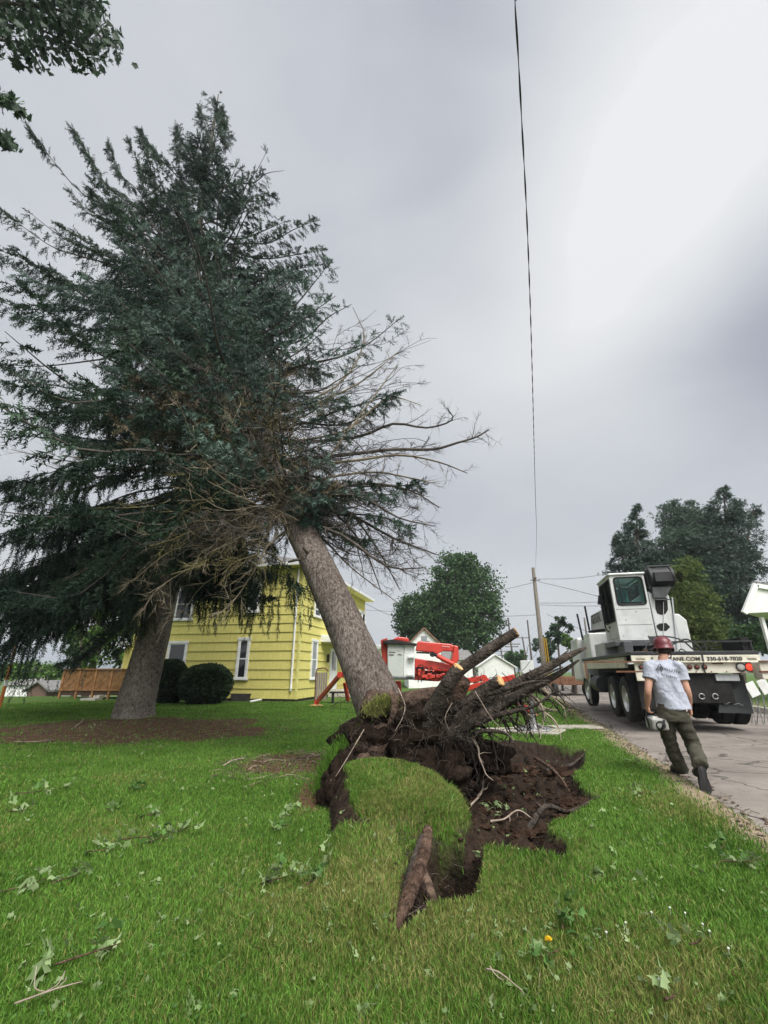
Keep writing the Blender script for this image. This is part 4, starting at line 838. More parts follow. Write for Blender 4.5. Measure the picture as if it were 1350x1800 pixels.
# downspout at the corner with its long elbow on the grass
b = MB(); q0 = HC + NF * .09 + HV * .22
e0 = np.array([*G(487, 1229)[:2], .10]); e1_ = np.array([*G(440, 1236)[:2], .06])
b.tube(*smooth([q0 + (0, 0, HH), q0 + (0, 0, 3), q0 + (0, 0, .75), q0 + (0, 0, .48), (q0 + (0, 0, .25)) * .5 + e0 * .5, e0, e1_], .05, 5), 8, ell=(1, 1)); b.build('downspout', M_white, hroot, world=True, smooth=True)
# one-storey side wing on the left, and the pale rear wing on the right
o2 = HC + HV * (FL - .2) + HU * 1.2
b = MB(); L2 = wall_pt(205, 1220, o2, HV)[0]
for k in range(6):
    z0 = .1 + k * .42; b.hexa(np.array([o2 + (0, 0, z0), o2 + HV * L2 + (0, 0, z0), o2 + HV * L2 + NF * .03 + (0, 0, z0), o2 + NF * .03 + (0, 0, z0), o2 + (0, 0, z0 + .42), o2 + HV * L2 + (0, 0, z0 + .42), o2 + HV * L2 + NF * .006 + (0, 0, z0 + .42), o2 + NF * .006 + (0, 0, z0 + .42)]))
b.build('wing_wall', M_yel, hroot, world=True)
b = MB(); b.hexa(np.array([o2 + NF * .5 + HV * -0.2 + (0, 0, 2.62), o2 + HV * (L2 + .5) + NF * .5 + (0, 0, 2.62), o2 + HV * (L2 + .5) + HU * 5 + (0, 0, 2.62), o2 + HU * 5 + (0, 0, 2.62), o2 + NF * .5 + (0, 0, 2.8), o2 + HV * (L2 + .5) + NF * .5 + (0, 0, 2.8), o2 + HV * (L2 + .5) + HU * 5 + (0, 0, 3.1), o2 + HU * 5 + (0, 0, 3.1)])); b.build('wing_roof', M_white, hroot, world=True)
w0 = A(SL + .1, 0, -3.5); w1 = A(SL + 5.5, 0, -3.5); e_ = NS * 4.2
b = MB(); b.hexa(np.array([w0, w1, w1 + e_, w0 + e_, w0 + (0, 0, 2.9), w1 + (0, 0, 2.9), w1 + e_ + (0, 0, 2.9), w0 + e_ + (0, 0, 2.9)])); b.build('rear_wing_wall', M_white, hroot, world=True)
b = MB(); w0_ = w0 - HU * .0; b.hexa(np.array([w0, w1 + HU * .3, w1 + HU * .3 + e_ + NS * .4, w0 + e_ + NS * .4, w0 + (0, 0, .25), w1 + HU * .3 + (0, 0, .25), w1 + HU * .3 + e_ + NS * .4 + (0, 0, .15), w0 + e_ + NS * .4 + (0, 0, .15)]) + (0, 0, 2.91)); b.build('rear_wing_roof', M_white, hroot, world=True)
b = MB()
for (s_a, s_b) in ((.55, .95),): pass
p0 = np.array(G(428, 1232)); r_ = empty('basement_window_well', (p0[0], p0[1], H1(p0[0], p0[1])), 'low black window well against the yellow wall under the front window', 'window well')
b = MB(); b.prism([r_.location[:] + HV * a + np.array([0, 0, -.02]) for a in (-.42, .42)] + [np.array(r_.location) + HV * .5 + (0, 0, .33), np.array(r_.location) + HV * -.5 + (0, 0, .33)], NF * .35); o = b.build('well_wall', M_found, r_, world=True)
b = MB(); b.bar(np.array(r_.location) + HV * -.5 + (0, 0, .35), np.array(r_.location) + HV * .5 + (0, 0, .35), .4, .03); b.build('rim', M_found, r_, world=True)

# ------------------------------------------------------------ shrubs and broadleaf trees
M_leafd = mat('dark_yew_foliage', (.014, .030, .011), (.036, .066, .024), scale=4, rough=.7, isl=.4, trans=.1)
M_leafm = mat('maple_foliage', (.028, .066, .022), (.066, .130, .042), scale=.35, rough=.6, isl=.4, trans=.25)
M_leafl = mat('light_green_foliage', (.055, .12, .022), (.12, .21, .045), scale=.6, rough=.6, isl=.4, trans=.3)
M_leafg = mat('greyish_foliage', (.045, .080, .050), (.090, .140, .090), scale=.3, rough=.7, isl=.4, trans=.2)
M_leafb = mat('dark_cedar_foliage', (.030, .056, .040), (.068, .105, .074), scale=.4, rough=.7, isl=.4, trans=.15)
M_arb = mat('arborvitae_foliage', (.050, .085, .020), (.13, .17, .045), scale=2.5, rough=.7, isl=.35, trans=.2)
M_twood = mat('tree_trunk_wood', (.05, .04, .032), (.13, .105, .085), scale=4, rough=.9)
LEAF = (np.array([(0, 0, 0), (.5, -.38, .06), (1, 0, 0), (.5, .38, .06)]), np.array([(0, 1, 2, 3)]))
SPR = (np.array([(0, 0, 0), (.55, -.10, 0), (1, 0, 0), (.5, .1, 0), (.1, 0, 0), (.6, .28, .12), (.95, .45, 0), (.45, .36, 0), (.1, 0, 0), (.6, -.28, -.08), (.95, -.45, 0), (.45, -.36, 0)]), np.array([(0, 1, 2, 3), (4, 5, 6, 7), (8, 9, 10, 11)]))
def leaves(P, s, tmpl=LEAF, upb=0., dirs=None):
    P = np.asarray(P); n = len(P); d = rng.normal(0, 1, (n, 3)) if dirs is None else dirs + rng.normal(0, .5, (n, 3)); d[:, 2] += upb
    return instances(tmpl[0], [tmpl[1]], frames(d, rng.uniform(0, 6.28, n)) * (s * rng.uniform(.6, 1.3, n))[:, None, None], P)
def crown_tree(name, base, lobes, leaf, nper, mt, label, cat, trunk_r=.3, group=None, wood=M_twood, tmpl=LEAF, gaps=.5, th=None, upb=0.):
    """lobes: (x,y,z,rx,ry,rz) in world metres; leaves gather in clumps near the lobes' shells"""
    base = np.array(base, float); root = empty(name, base, label, cat, group); cen = np.mean([l[:3] for l in lobes], axis=0)
    b = MB(); fork = base * .35 + cen * .65; fork[2] = base[2] + (min(l[2] - l[5] for l in lobes) - base[2]) * 1.15 + .2 * (cen[2] - base[2]) * .3
    fork[:2] = base[:2] * .6 + cen[:2] * .4; b.tube(*smooth([base - (0, 0, .1), base * .5 + fork * .5 + rng.normal(0, .05, 3), fork], [trunk_r * 1.25, trunk_r, trunk_r * .8], 4), 12, jit=.06)
    b.build('trunk', wood, root, smooth=True, world=True); lm = MB(); P = []
    for l in lobes:
        c = np.array(l[:3]); r = np.array(l[3:6]); lm.tube(*smooth([fork, fork * .4 + c * .6 + rng.normal(0, .1 * r.mean(), 3), c + (0, 0, r[2] * .3)], [trunk_r * .6, trunk_r * .35, .04], 4), 7, caps=False)
        nc = max(6, int(nper * (r[0] * r[2]) / 40))
        for k in range(nc):
            d = rng.normal(0, 1, 3); d /= np.linalg.norm(d); q = c + d * r * random.uniform(.45, 1.0) ** .6 * (1 + .12 * (random.random() - .5)); lm.tube([c + (q - c) * .3 + rng.normal(0, .1, 3), q], [.05 * trunk_r + .012, .008], 4, caps=False)
            cs = np.array([.20, .20, .15]) * r.mean() * random.uniform(.6, 1.3); m = random.randint(28, 60); P.append(q + rng.normal(0, 1, (m, 3)) * cs * .8)
    lm.build('limbs', wood, root, world=True); P = np.concatenate(P); v, f = leaves(P, leaf, tmpl, upb); b = MB(); b.add(v, *f); b.build('crown', mt, root, world=True); return root
def lob(px, py, Y, rx, rz, ry=None): p = PY(px, py, Y); k = Y / (FPX * ray(px, py)[1]) ; return (*p, rx * k, (ry or rx) * k, rz * k)
def base_at(px, Y, z=0.): p = PY(px, 1180, Y); return (p[0], Y, z)
# clipped dark yews in front of the house
for (px, py0, py1, hw, Yd, lb) in ((299, 1163, 1234, 28, 20.6, 'tall dark rounded yew bush just right of the upright trunk, against the yellow wall'), (363, 1171, 1236, 42, 20.2, 'wide dark clipped yew bush under the yellow wall, left of the front window')):
    c = PY(px, (py0 + py1) / 2, Yd); k = Yd / (FPX * ray(px, py0)[1]); r = empty('yew_bush', (c[0], c[1], 0), lb, 'bush'); rx = hw * k; rz = (py1 - py0) / 2 * k * .96
    P = rng.normal(0, 1, (26000, 3)); P /= np.linalg.norm(P, axis=1)[:, None]; P = np.sign(P) * np.abs(P) ** .8; P /= np.linalg.norm(P, axis=1)[:, None] ** .75
    P *= (rng.uniform(.80, 1.03, len(P)) * (1 + .10 * (fbm3(P * 3, 3, px) - .5) * 2))[:, None]
    dd = P.copy(); v, f = leaves(np.array([c[0], c[1], rz]) + P * (rx, rx * .9, rz), .10, LEAF, .3, dd); b = MB(); b.add(v, *f); b.build('foliage', M_leafd, r, world=True)
    b = MB(); b.blob((c[0], c[1], rz), (rx * .82, rx * .74, rz * .86), px, .15, 2); 
    for a in range(5): b.tube([(c[0] + .1 * a - .2, c[1], 0), (c[0] + .2 * a - .4, c[1] + .1, rz)], [.03, .02], 6)
    b.build('stems', M_leafd, r, world=True)
# big maples behind the street
crown_tree('maple_tree', base_at(826, 48), [lob(800, 1060, 48, 52, 58), lob(835, 1040, 49, 44, 50), lob(795, 1015, 48, 40, 42), lob(850, 1085, 48, 34, 40), lob(775, 1090, 48, 45, 45), lob(820, 995, 48, 24, 24), lob(820, 1115, 47, 45, 30)], .27, 620, M_leafm, 'big round dark green maple with a pale trunk standing above the small white gabled house', 'tree', .55)
crown_tree('maple_tree', base_at(735, 50), [lob(735, 1085, 50, 36, 40), lob(712, 1100, 50, 24, 28), lob(752, 1062, 51, 26, 30), lob(722, 1068, 50, 16, 18), lob(745, 1115, 50, 35, 24)], .26, 620, M_leafm, 'smaller green tree left of and behind the big round maple', 'tree', .35)
crown_tree('backyard_tree', base_at(160, 30, -.8), [lob(165, 1110, 30, 38, 40), lob(200, 1085, 31, 35, 40), lob(140, 1140, 30, 32, 28), lob(215, 1130, 31, 28, 32), lob(175, 1155, 30, 45, 22), lob(185, 1060, 31, 24, 24)], .26, 420, M_leafl, 'light green leafy tree behind the wooden lattice deck', 'tree', .2)
crown_tree('conifer_tree', base_at(140, 27, -.5), [lob(143, 1125, 27, 16, 30), lob(140, 1150, 27, 24, 22)], .22, 600, M_leafd, 'small dark green conifer left of the light leafy tree, over the deck', 'tree', .12, tmpl=SPR)
crown_tree('bush', base_at(75, 42, -2.6), [lob(60, 1178, 42, 40, 11), lob(100, 1186, 42, 26, 9), lob(20, 1183, 44, 26, 8)], .26, 1600, M_leafl, 'low pale green thicket beyond the small grey-roofed shed', 'bush', .1)
# trees right of the street
crown_tree('cedar_tree', base_at(1118, 30), [lob(1118, 1090, 30, 46, 44), lob(1150, 1010, 30, 30, 40), lob(1120, 960, 30, 24, 42), lob(1118, 930, 30, 14, 30), lob(1096, 985, 30, 26, 26), lob(1135, 990, 30, 28, 34), lob(1105, 1020, 30, 40, 30), lob(1140, 1045, 30, 40, 40), lob(1120, 902, 30, 8, 16), lob(1085, 950, 30, 12, 16)], .26, 780, M_leafb, 'dark pointed cedar tree behind the crane cab', 'tree', .25, tmpl=SPR, upb=.3)
crown_tree('mixed_tree', base_at(1210, 33), [lob(1180, 1110, 33, 50, 40), lob(1165, 1000, 33, 36, 40), lob(1225, 955, 33, 36, 40), lob(1205, 930, 33, 42, 40), lob(1180, 905, 33, 24, 26), lob(1235, 905, 33, 28, 30), lob(1215, 990, 33, 50, 50), lob(1190, 960, 32, 30, 36), lob(1240, 1060, 33, 60, 50)], .28, 640, M_leafg, 'airy grey-green tree with a ragged top right of the pointed cedar', 'tree', .3, tmpl=SPR, upb=.3)
crown_tree('pine_tree', base_at(1290, 31), [lob(1330, 1090, 31, 40, 50), lob(1262, 1020, 31, 40, 50), lob(1275, 900, 31, 26, 36), lob(1273, 872, 31, 10, 18), lob(1300, 940, 31, 40, 36), lob(1270, 970, 31, 44, 46), lob(1315, 990, 31, 26, 34), lob(1290, 1040, 31, 52, 46), lob(1300, 1090, 31, 50, 44), lob(1250, 1110, 31, 50, 36), lob(1325, 900, 31, 16, 12)], .27, 700, M_leafb, 'tall dark ragged pine above the porch at the right edge', 'tree', .32, tmpl=SPR, upb=.3)
crown_tree('arborvitae', base_at(1222, 20), [lob(1205, 1020, 20, 26, 30), lob(1218, 1055, 20, 34, 36), lob(1228, 1095, 20, 36, 36), lob(1212, 1000, 20, 16, 18), lob(1235, 1125, 20, 30, 30), lob(1205, 1090, 20, 26, 50)], .15, 5200, M_arb, 'dense yellowish green cone-shaped arborvitae just right of the crane boom', 'tree', .12, tmpl=SPR, upb=.8)
crown_tree('shrub', base_at(1300, 24), [lob(1290, 1130, 24, 40, 22), lob(1330, 1122, 25, 30, 24), lob(1250, 1140, 24, 30, 16)], .2, 1500, M_leafm, 'green shrubs under the dark pine behind the truck deck', 'bush', .08)
# slight saplings down the street
for (px, py, rx, rz, Yd, mt, lb) in [(985, 1110, 24, 28, 34, M_leafg, 'thin open grey-green sapling right of the tall utility pole'), (1005, 1140, 20, 20, 32, M_leafl, 'bushy low green growth left of the truck outrigger'), (955, 1140, 22, 26, 40, M_leafg, 'airy young tree directly behind the tall utility pole'), (912, 1160, 24, 16, 60, M_leafm, 'row of distant dark green trees behind the low white roof'), (1040, 1150, 16, 20, 30, M_leafl, 'light green shrub behind the white truck body'), (880, 1165, 14, 10, 62, M_leafm, 'small round distant tree beside the low white building')]:
    crown_tree('young_tree', base_at(px, Yd), [lob(px + random.uniform(-rx, rx) * .6, py + random.uniform(-rz, rz) * .7, Yd, rx * .45, rz * .4) for _ in range(7)], .010 * Yd * .6, 900, mt, lb, 'tree', .07)

# ------------------------------------------------------------ small buildings
def gable_house(name, px0, px1, py_e, py_r, py_b, Y, depth, wallm, roofm, label, ridge='away', rx=None, z0=0., cat='house'):
    """front wall faces the camera between px0..px1; eaves at py_e, ridge at py_r"""
    a = PY(px0, py_b, Y); c = PY(px1, py_b, Y); ze = PY(px0, py_e, Y)[2]; zr = PY((px0 + px1) / 2, py_r, Y)[2]; z0 = min(z0, a[2]); x0, x1 = a[0], c[0]; xm = (x0 + x1) / 2
    root = empty(name, (xm, Y, z0), label, cat); b = MB()
    if ridge == 'away':
        b.prism([(x0, Y, z0), (x1, Y, z0), (x1, Y, ze), (xm, Y, zr), (x0, Y, ze)], (0, depth, 0)); b.build('wall', wallm, root, world=True)
        b = MB(); o = .25
        for s, xe in ((-1, x0), (1, x1)): e = np.array([xe + s * o, 0, ze - o * (zr - ze) / (xm - x0)]); r = np.array([xm, 0, zr]); b.hexa(np.array([[e[0], Y - o, e[2]], [r[0], Y - o, r[2]], [r[0], Y + depth + o, r[2]], [e[0], Y + depth + o, e[2]]] + [[q[0], q[1], q[2] + .13] for q in ([e[0], Y - o, e[2]], [r[0], Y - o, r[2]], [r[0], Y + depth + o, r[2]], [e[0], Y + depth + o, e[2]])]) + (0, 0, .03))
        b.build('roof', roofm, root, world=True)
    else:
        b.mm((x0, Y, z0), (x1, Y + depth, ze)); b.build('wall', wallm, root, world=True)
        b = MB(); o = .3; ym = Y + depth / 2; b.prism([(x0 - o, Y - o, ze), (x0 - o, ym, zr), (x0 - o, Y + depth + o, ze)], (x1 - x0 + 2 * o, 0, 0)); b.build('roof', roofm, root, world=True)
    return root, (x0, x1, z0, ze, zr, Y)
M_rust = mat('rust_brown_shingles', (.16, .085, .055), (.26, .15, .10), scale=5, rough=.9)
M_far = mat('weathered_brown_boards', (.10, .065, .05), (.19, .125, .095), scale=4, rough=.9, stretch=(8, 8, 1))
rt_, q = gable_house('white_house', 718, 776, 1134, 1106, 1180, 38, 8, M_white, M_rust, 'small white house with a steep gable and rust-brown roof behind the red lift')
b = MB(); x0, x1, z0, ze, zr, Y_ = q; xm = (x0 + x1) / 2; b.mm((xm - .45, Y_ - .04, ze - .35), (xm + .45, Y_ - .005, ze + .35)); b.mm((xm - .25, Y_ - .04, zr - .95), (xm + .25, Y_ - .005, zr - .55)); b.build('window', M_glass2, rt_, world=True)
gable_house('white_house_annex', 775, 832, 1160, 1140, 1200, 40, 6, M_white, M_roof, 'white low annex with a brown-grey roof right of the white gabled house', ridge='x')
gable_house('white_building', 842, 905, 1172, 1152, 1195, 58, 9, M_white, M_white, 'low white building with a pale shallow gable left of the utility pole')
gable_house('shed', 42, 78, 1213, 1200, 1240, 36, 6, M_far, M_roof, 'small brown gabled shed with a light grey roof left of the lattice deck', z0=-3)
gable_house('grey_roofed_house', 42, 105, 1212, 1199, 1240, 37.5, 6, M_white, mat('pale_grey_roof', (.30, .29, .28), (.40, .39, .38), scale=4, rough=.9), 'low pale grey roofed outbuilding directly behind the brown shed', ridge='x', z0=-3.2)
gable_house('white_house_far', 2, 50, 1204, 1184, 1240, 60, 10, M_white, M_roof, 'white house with a wide grey roof at the left edge below the blue hill', ridge='x', z0=-5)
# porch of the neighbouring house at the right edge
pr = empty('neighbour_porch', (PY(1345, 1180, 20)[0], 20, 0), 'white gabled porch roof on a thin post cut by the right edge', 'porch')
b = MB(); e = PY(1309, 1078, 20); r_ = PY(1329, 1032, 20); r2 = r_ + (3.2, -.6, -.35); e2 = e + (2.9, 1.8, .1)
b.hexa(np.array([e, r_, r_ + (3, 0, -.2), e + (3, 0, .15), e + (3, 2.5, 0), r_ + (3, 2.5, 0), r_ + (6, 2.5, -.2), e + (6, 2.5, .15)])); b.build('porch_ceiling', M_white, pr, world=True)
b = MB(); b.bar(e + (-.06, -.05, 0), r_ + (-.02, -.05, .12), .12, .22); b.bar(r_ + (0, -.05, .06), r_ + (3.2, -.05, -.6), .12, .2); b.build('fascia', M_white, pr, world=True)
b = MB(); b.hexa(np.array([r_ + (-.1, -.1, .15), r_ + (3.2, -.1, -.5), r_ + (6.2, 3, -.5), r_ + (3.0, 3, .15), r_ + (-.1, -.1, .27), r_ + (3.2, -.1, -.38), r_ + (6.2, 3, -.38), r_ + (3.0, 3, .27)])); b.build('roof', M_roof, pr, world=True)
b = MB(); p0 = PY(1338, 1085, 20.4); b.bar((p0[0], p0[1], 0), p0, .14, .14, up=(1, 0, 0)); b.build('post', M_white, pr, world=True)
# lattice deck left of the house
M_latt = mat('stained_cedar_boards', (.20, .095, .035), (.36, .19, .08), scale=5, rough=.8, isl=.25)
dk = PY(105, 1220, 24); dk2 = PY(205, 1222, 24); dr = empty('wooden_deck', (dk[0], 24, 0), 'brown wooden deck with lattice screen at the left side of the yellow house', 'deck')
zt = PY(110, 1177, 24)[2]; zb = PY(110, 1214, 24)[2]; X0, X1 = dk[0], dk2[0] + .4
b = MB(); n = 4
for k in range(n + 1): x = X0 + (X1 - X0) * k / n; b.mm((x - .05, 23.95, zb - .5), (x + .05, 24.05, zt + .03))
b.build('post', M_latt, dr, world=True)
b = MB(); b.mm((X0 - .1, 23.9, zt), (X1, 24.1, zt + .05)); b.mm((X0 - .05, 23.92, zb), (X1, 24.06, zb + .1)); b.build('rail', M_latt, dr, world=True)
b = MB(); hz = zt - zb; k = X0 - hz
while k < X1:
    for sg in (0, 1):
        xa, xb = k, k + hz
        za, zc = (zb, zt) if sg == 0 else (zt, zb)
        ta = max(0, (X0 - xa) / hz); tb = min(1, (X1 - xa) / hz)
        if tb > ta: b.bar((xa + hz * ta, 24 + .012 * sg, za + (zc - za) * ta), (xa + hz * tb, 24 + .012 * sg, za + (zc - za) * tb), .010, .045, up=(0, 1, 0) if False else (1, 0, 1) if sg else (1, 0, -1))
    k += .085
b.build('lattice_panel', M_latt, dr, world=True)
b = MB(); b.mm((X0, 24.1, zb - .02), (X1, 27, zb + .06)); b.mm((X0, 23.98, zb - .22), (X1, 24.02, zb - .02)); b.build('deck_floor', mat('dark_deck_boards', (.05, .03, .02), (.1, .06, .04), scale=5, rough=.9), dr, world=True)
b = MB(); x = dk2[0]; b.mm((x - .9, 22.6, -.05), (x - .2, 23.2, .08)); b.mm((x - .5, 22.9, .08), (x - .2, 23.4, .2)); b.build('step', M_conc, dr, world=True)

# far wooded ridge across the valley
M_hill = mat('haze_tinted_hill', (.050, .085, .075), (.075, .11, .09), scale=.02, rough=1)  # green shifted towards blue: distance haze put into the hill's colour
xs = np.linspace(-2600, 1500, 90); b = MB(); V = []
for x in xs: hz = 30 + 26 * fbm2(np.array([x]), np.array([0.]), .0022, 4, 77)[0]; V += [(x, 1500, -8), (x, 1750, hz * (.9 if x < 0 else .3)), (x, 2100, hz * (1 if x < 0 else .3)), (x, 2600, -8)]
i = np.arange(len(xs) - 1)[:, None] * 4; j = np.arange(3)[None]; b.add(V, np.stack([i + j, i + 4 + j, i + 5 + j, i + 1 + j], -1).reshape(-1, 4)); tag(b.build('hills', M_hill, smooth=True), 'low blue wooded ridge on the far left horizon', kind='structure')

# ------------------------------------------------------------ poles and wires
M_pole = mat('weathered_pole_wood', (.16, .135, .11), (.30, .265, .225), scale=5, rough=.9, stretch=(6, 6, .6))
M_poled = mat('dark_pole_wood', (.07, .055, .048), (.14, .115, .10), scale=5, rough=.9, stretch=(6, 6, .6))
M_wire = mat('black_cable', (.03, .03, .032), rough=.6)
M_guard = mat('yellow_guy_guard', (.55, .33, .03), rough=.5); M_orange = mat('orange_paint', (.55, .16, .04), (.68, .24, .07), scale=3, rough=.5)
def pole(px0, py0, px1, py1, Y, w_px, label, arms=(), mt=M_pole, extra=None, z0=0.):
    k = Y / (FPX * ray(px0, py0)[1]); b0 = np.array([PY(px0, 1185, Y)[0], Y, z0]); tp_ = PY(px1, py1, Y)
    r = empty('utility_pole', b0, label, 'utility pole'); b = MB(); b.tube([b0, b0 * .5 + tp_ * .5, tp_], [w_px * k * .62, w_px * k * .52, w_px * k * .42], 12); b.build('post', mt, r, world=True)
    for (py, hw) in arms:
        f = (py1 - py) / (py1 - 1185.); c = tp_ * (1 - f) + b0 * f; b = MB(); b.bar(c + (-hw, -.12, 0), c + (hw, -.12, 0), .09, .11)
        b.build('crossarm', M_poled, r, world=True)
        for s in (-.85, 0, .85): q = MB(); q.lathe([(.01, 0), (.05, .02), (.035, .06), (.05, .1), (.01, .16)], c + (s * hw, -.12, .055), n=8); q.build('insulator', M_conc, r, world=True)
    return r, tp_, b0
pr1, PT, PB = pole(957, 1190, 937, 998, 37, 7.5, 'tall pale leaning utility pole in the middle distance left of the crane')
f = 1 - (1085 - 998) / 187.
b = MB()
for dx in (.28, .46): b.cyl((PB[0] + dx, 36.9, 0), (PB[0] + dx * .9, 36.9, 3.9), .045, 8)
b.build('guy_guard', M_guard, pr1, world=True)
b = MB(); b.cyl(PT + (.02, -.25, -.9), PT + (.02, -.25, -1.0), .1, 8); b.bar(PT + (-.4, -.1, -1.1), PT + (.45, -.1, -1.1), .06, .06); b.build('bracket', M_poled, pr1, world=True)
pole(905, 1190, 893, 1086, 62, 3.2, 'thin dark utility pole just right of the highest sawn root end', ((1128, 1.2), (1132, .9)), M_poled)
pole(937, 1190, 927, 1090, 55, 3.0, 'thin dark bare pole immediately left of the tall leaning pole', (), M_poled)
pole(930, 1190, 918, 1119, 70, 2.8, 'shorter thin pole with small top arm between the two dark poles', ((1121, 1.1),), M_poled)
pole(888, 1190, 880, 1138, 85, 2.8, 'distant short pole with crossarm, leftmost of the row down the street', ((1144, 1.6), (1150, 1.2)), M_poled)
p4, P4T, _ = pole(1040, 1190, 1027, 1086, 40, 3.4, 'thin grey pole rising beside the white truck body', (), M_pole)
p5, P5T, _ = pole(1005, 1190, 1012, 1127, 30, 8, 'stout weathered pole with short drum seen over the upper root', (), M_poled)
b = MB(); b.cyl(P5T + (0, 0, -.5), P5T + (0, 0, .1), .17, 12); b.build('transformer', M_poled, p5, world=True)
# orange and white leaning pole at the left edge
q0 = PY(2, 1232, 16); q1 = PY(34, 1108, 16); q1 = PY(20, 1165, 16) + (PY(20, 1165, 16) - q0) * 2.2; r_ = empty('leaning_marker_pole', q0, 'thin leaning orange and white pole at the left edge of the yard', 'pole')
b = MB(); b.tube([q0 - (0, 0, .2), q1], [.055, .04], 10); b.build('post', M_orange, r_, world=True)
b = MB()
for f in (.12, .3, .5, .72): c = q0 * (1 - f) + q1 * f; c2 = q0 * (1 - f - .05) + q1 * (f + .05); b.tube([c, c2], [.059, .057], 10)
b.build('white_band', M_white, r_, world=True)
def wire(name, pts, r, label, k=8, tw=False):
    p, rr = smooth(pts, r, k); b = MB()
    if tw:
        L = np.concatenate([[0], np.cumsum(np.linalg.norm(np.diff(p, axis=0), axis=1))]); s = np.arange(0, L[-1], .07); q = np.stack([np.interp(s, L, p[:, i]) for i in range(3)], -1)
        b.tube(q, r, 6, caps=False)
        for ph in (0, math.pi): b.tube(q + np.stack([np.cos(s * 10 + ph), 0 * s, np.sin(s * 10 + ph)], -1) * r * 1.5, r * .85, 5, caps=False)
    else: b.tube(p, rr, 5, caps=False)
    c = np.array(p[0]); o = b.build(name, M_wire, smooth=True, xf=Matrix.Translation(tuple(-c))); o.location = tuple(c); return tag(o, label, 'cable')
att = PT + (.12, -.2, -.2)
def wplane(px, py):
    """point on the vertical plane that holds the overhead service cable"""
    o = np.array([1.02, 2.0]); du = att[:2] - o; du /= np.linalg.norm(du); s, z = wall_pt(px, py, o, du); return np.array([*(o + du * s), z])
WP = [wplane(x, y) for x, y in ((905, -60), (905, 0), (911, 100), (918, 230), (925, 360), (930, 480), (934, 600), (938, 750), (941, 870), (943, 950))]
far_ = WP[0] + (WP[0] - WP[2]) * 3 + np.array([0, 0, .5])
wire('service_cable', [far_] + WP + [att], .0034, 'long twisted black service cable crossing the sky down to the tall utility pole', 10, True)
for (a, pts, lb) in [((945, 1018), [(1000, 1017, 37), (1060, 1010, 36), (1200, 985, 33), (1360, 940, 30)], 'upper cable running right from the tall pole into the trees'),
        ((945, 1022), [(1000, 1035, 34), (1060, 1050, 28), (1140, 1065, 24)], 'cable sagging from the tall pole down toward the crane cab'),
        ((942, 1060), [(1000, 1060, 37), (1060, 1058, 36), (1120, 1056, 36)], 'lower level cable running right from the tall pole, upper of the close pair'),
        ((942, 1063), [(1000, 1065, 37), (1060, 1065, 36), (1120, 1063, 36)], 'lower level cable running right from the tall pole, lower of the close pair'),
        ((942, 1023), [(900, 1033, 40), (850, 1045, 44), (800, 1060, 48)], 'cable running left from the tall pole toward the big maple'),
        ((941, 1081), [(880, 1083, 42), (780, 1080, 46), (640, 1072, 50)], 'thin level cable passing behind the big maple'),
        ((893, 1100), [(800, 1092, 60), (700, 1085, 58), (640, 1060, 55)], 'thin faint cable between the yellow house and the dark poles'),
        ((962, 1080), [(1000, 1098, 40), (1027, 1108, 40), (1060, 1120, 40)], 'thin cable dropping toward the pole beside the truck body'),
        ((1255, 960), [(1300, 945, 28), (1350, 932, 28), (1400, 915, 28)], 'cable crossing the dark pine near the right edge, upper of two'),
        ((1290, 985), [(1320, 975, 28), (1350, 968, 28), (1400, 955, 28)], 'cable crossing the dark pine near the right edge, lower of two'),
        ((0, 1182), [(60, 1180, 30), (105, 1179, 30), (200, 1176, 30)], 'thin dark cable level with the top of the lattice deck')]:
    Y0 = 37 if a[0] > 930 and a[0] < 1000 else pts[0][2]; wire('overhead_cable', [PY(a[0], a[1], Y0)] + [PY(*q) for q in pts], .016 * (Y0 / 37), lb, 4)

# ------------------------------------------------------------ near maple, its trunk outside the frame, boughs reaching in at the top left
mr_ = empty('maple_tree', (-7.2, 4.6, 0), 'dark maple boughs hanging into the top left corner of the sky', 'tree'); mb_ = np.array([-7.2, 4.6, 0.])
b = MB(); trunk(b, [mb_, mb_ + (.1, 0, 3), mb_ + (.1, .1, 6), mb_ + (-.2, .2, 9)], [.36, .28, .22, .15], 24, 6, flare=.3, seed=9); b.build('trunk', M_twood, mr_, smooth=True, world=True)
ML = []; lm = MB(); MD = []
# a lobed maple leaf
_o = [(0, 0), (.10, -.30), (.02, -.42), (.30, -.34), (.42, -.55), (.55, -.24), (.72, -.26), (.68, -.12), (1, 0), (.68, .12), (.72, .26), (.55, .24), (.42, .55), (.30, .34), (.02, .42), (.10, .30)]
MAPLE = (np.array([(x, y, -.25 * abs(y) - .08 * x * x) for x, y in _o]), np.array([list(range(16))]))
def _leaf(fold, curl, tw, sq):
    V = [(0, 0, 0), (.35, 0, .0), (.68, 0, 0)] + [(x, y * sq, 0) for x, y in _o[1:]]; V = np.array(V); V[:, 2] = fold * np.abs(V[:, 1]) + curl * V[:, 0] ** 2 + tw * V[:, 0] * V[:, 1]; V[:, 1] *= (1 - .35 * abs(fold)); F = []
    n = len(V); ring = list(range(3, n))
    for a_, b_ in zip([0] + ring, ring + [0]): F.append((1 if (a_ < 8 or a_ > 12) else 2, a_, b_))
    return V, np.array(F)
RUMP = [_leaf(.8, -.6, .6, .8), _leaf(-.8, .5, -.7, .7), _leaf(1.2, -.3, 1.0, .55), _leaf(-.5, -.9, .5, .9), _leaf(.4, .8, -1.3, .6)]
def rumpled(b, M3, P):
    k = rng.integers(0, 5, len(P))
    for i in range(5):
        if (k == i).any(): v, f = instances(RUMP[i][0], [RUMP[i][1]], M3[k == i], P[k == i]); b.add(v, *f)
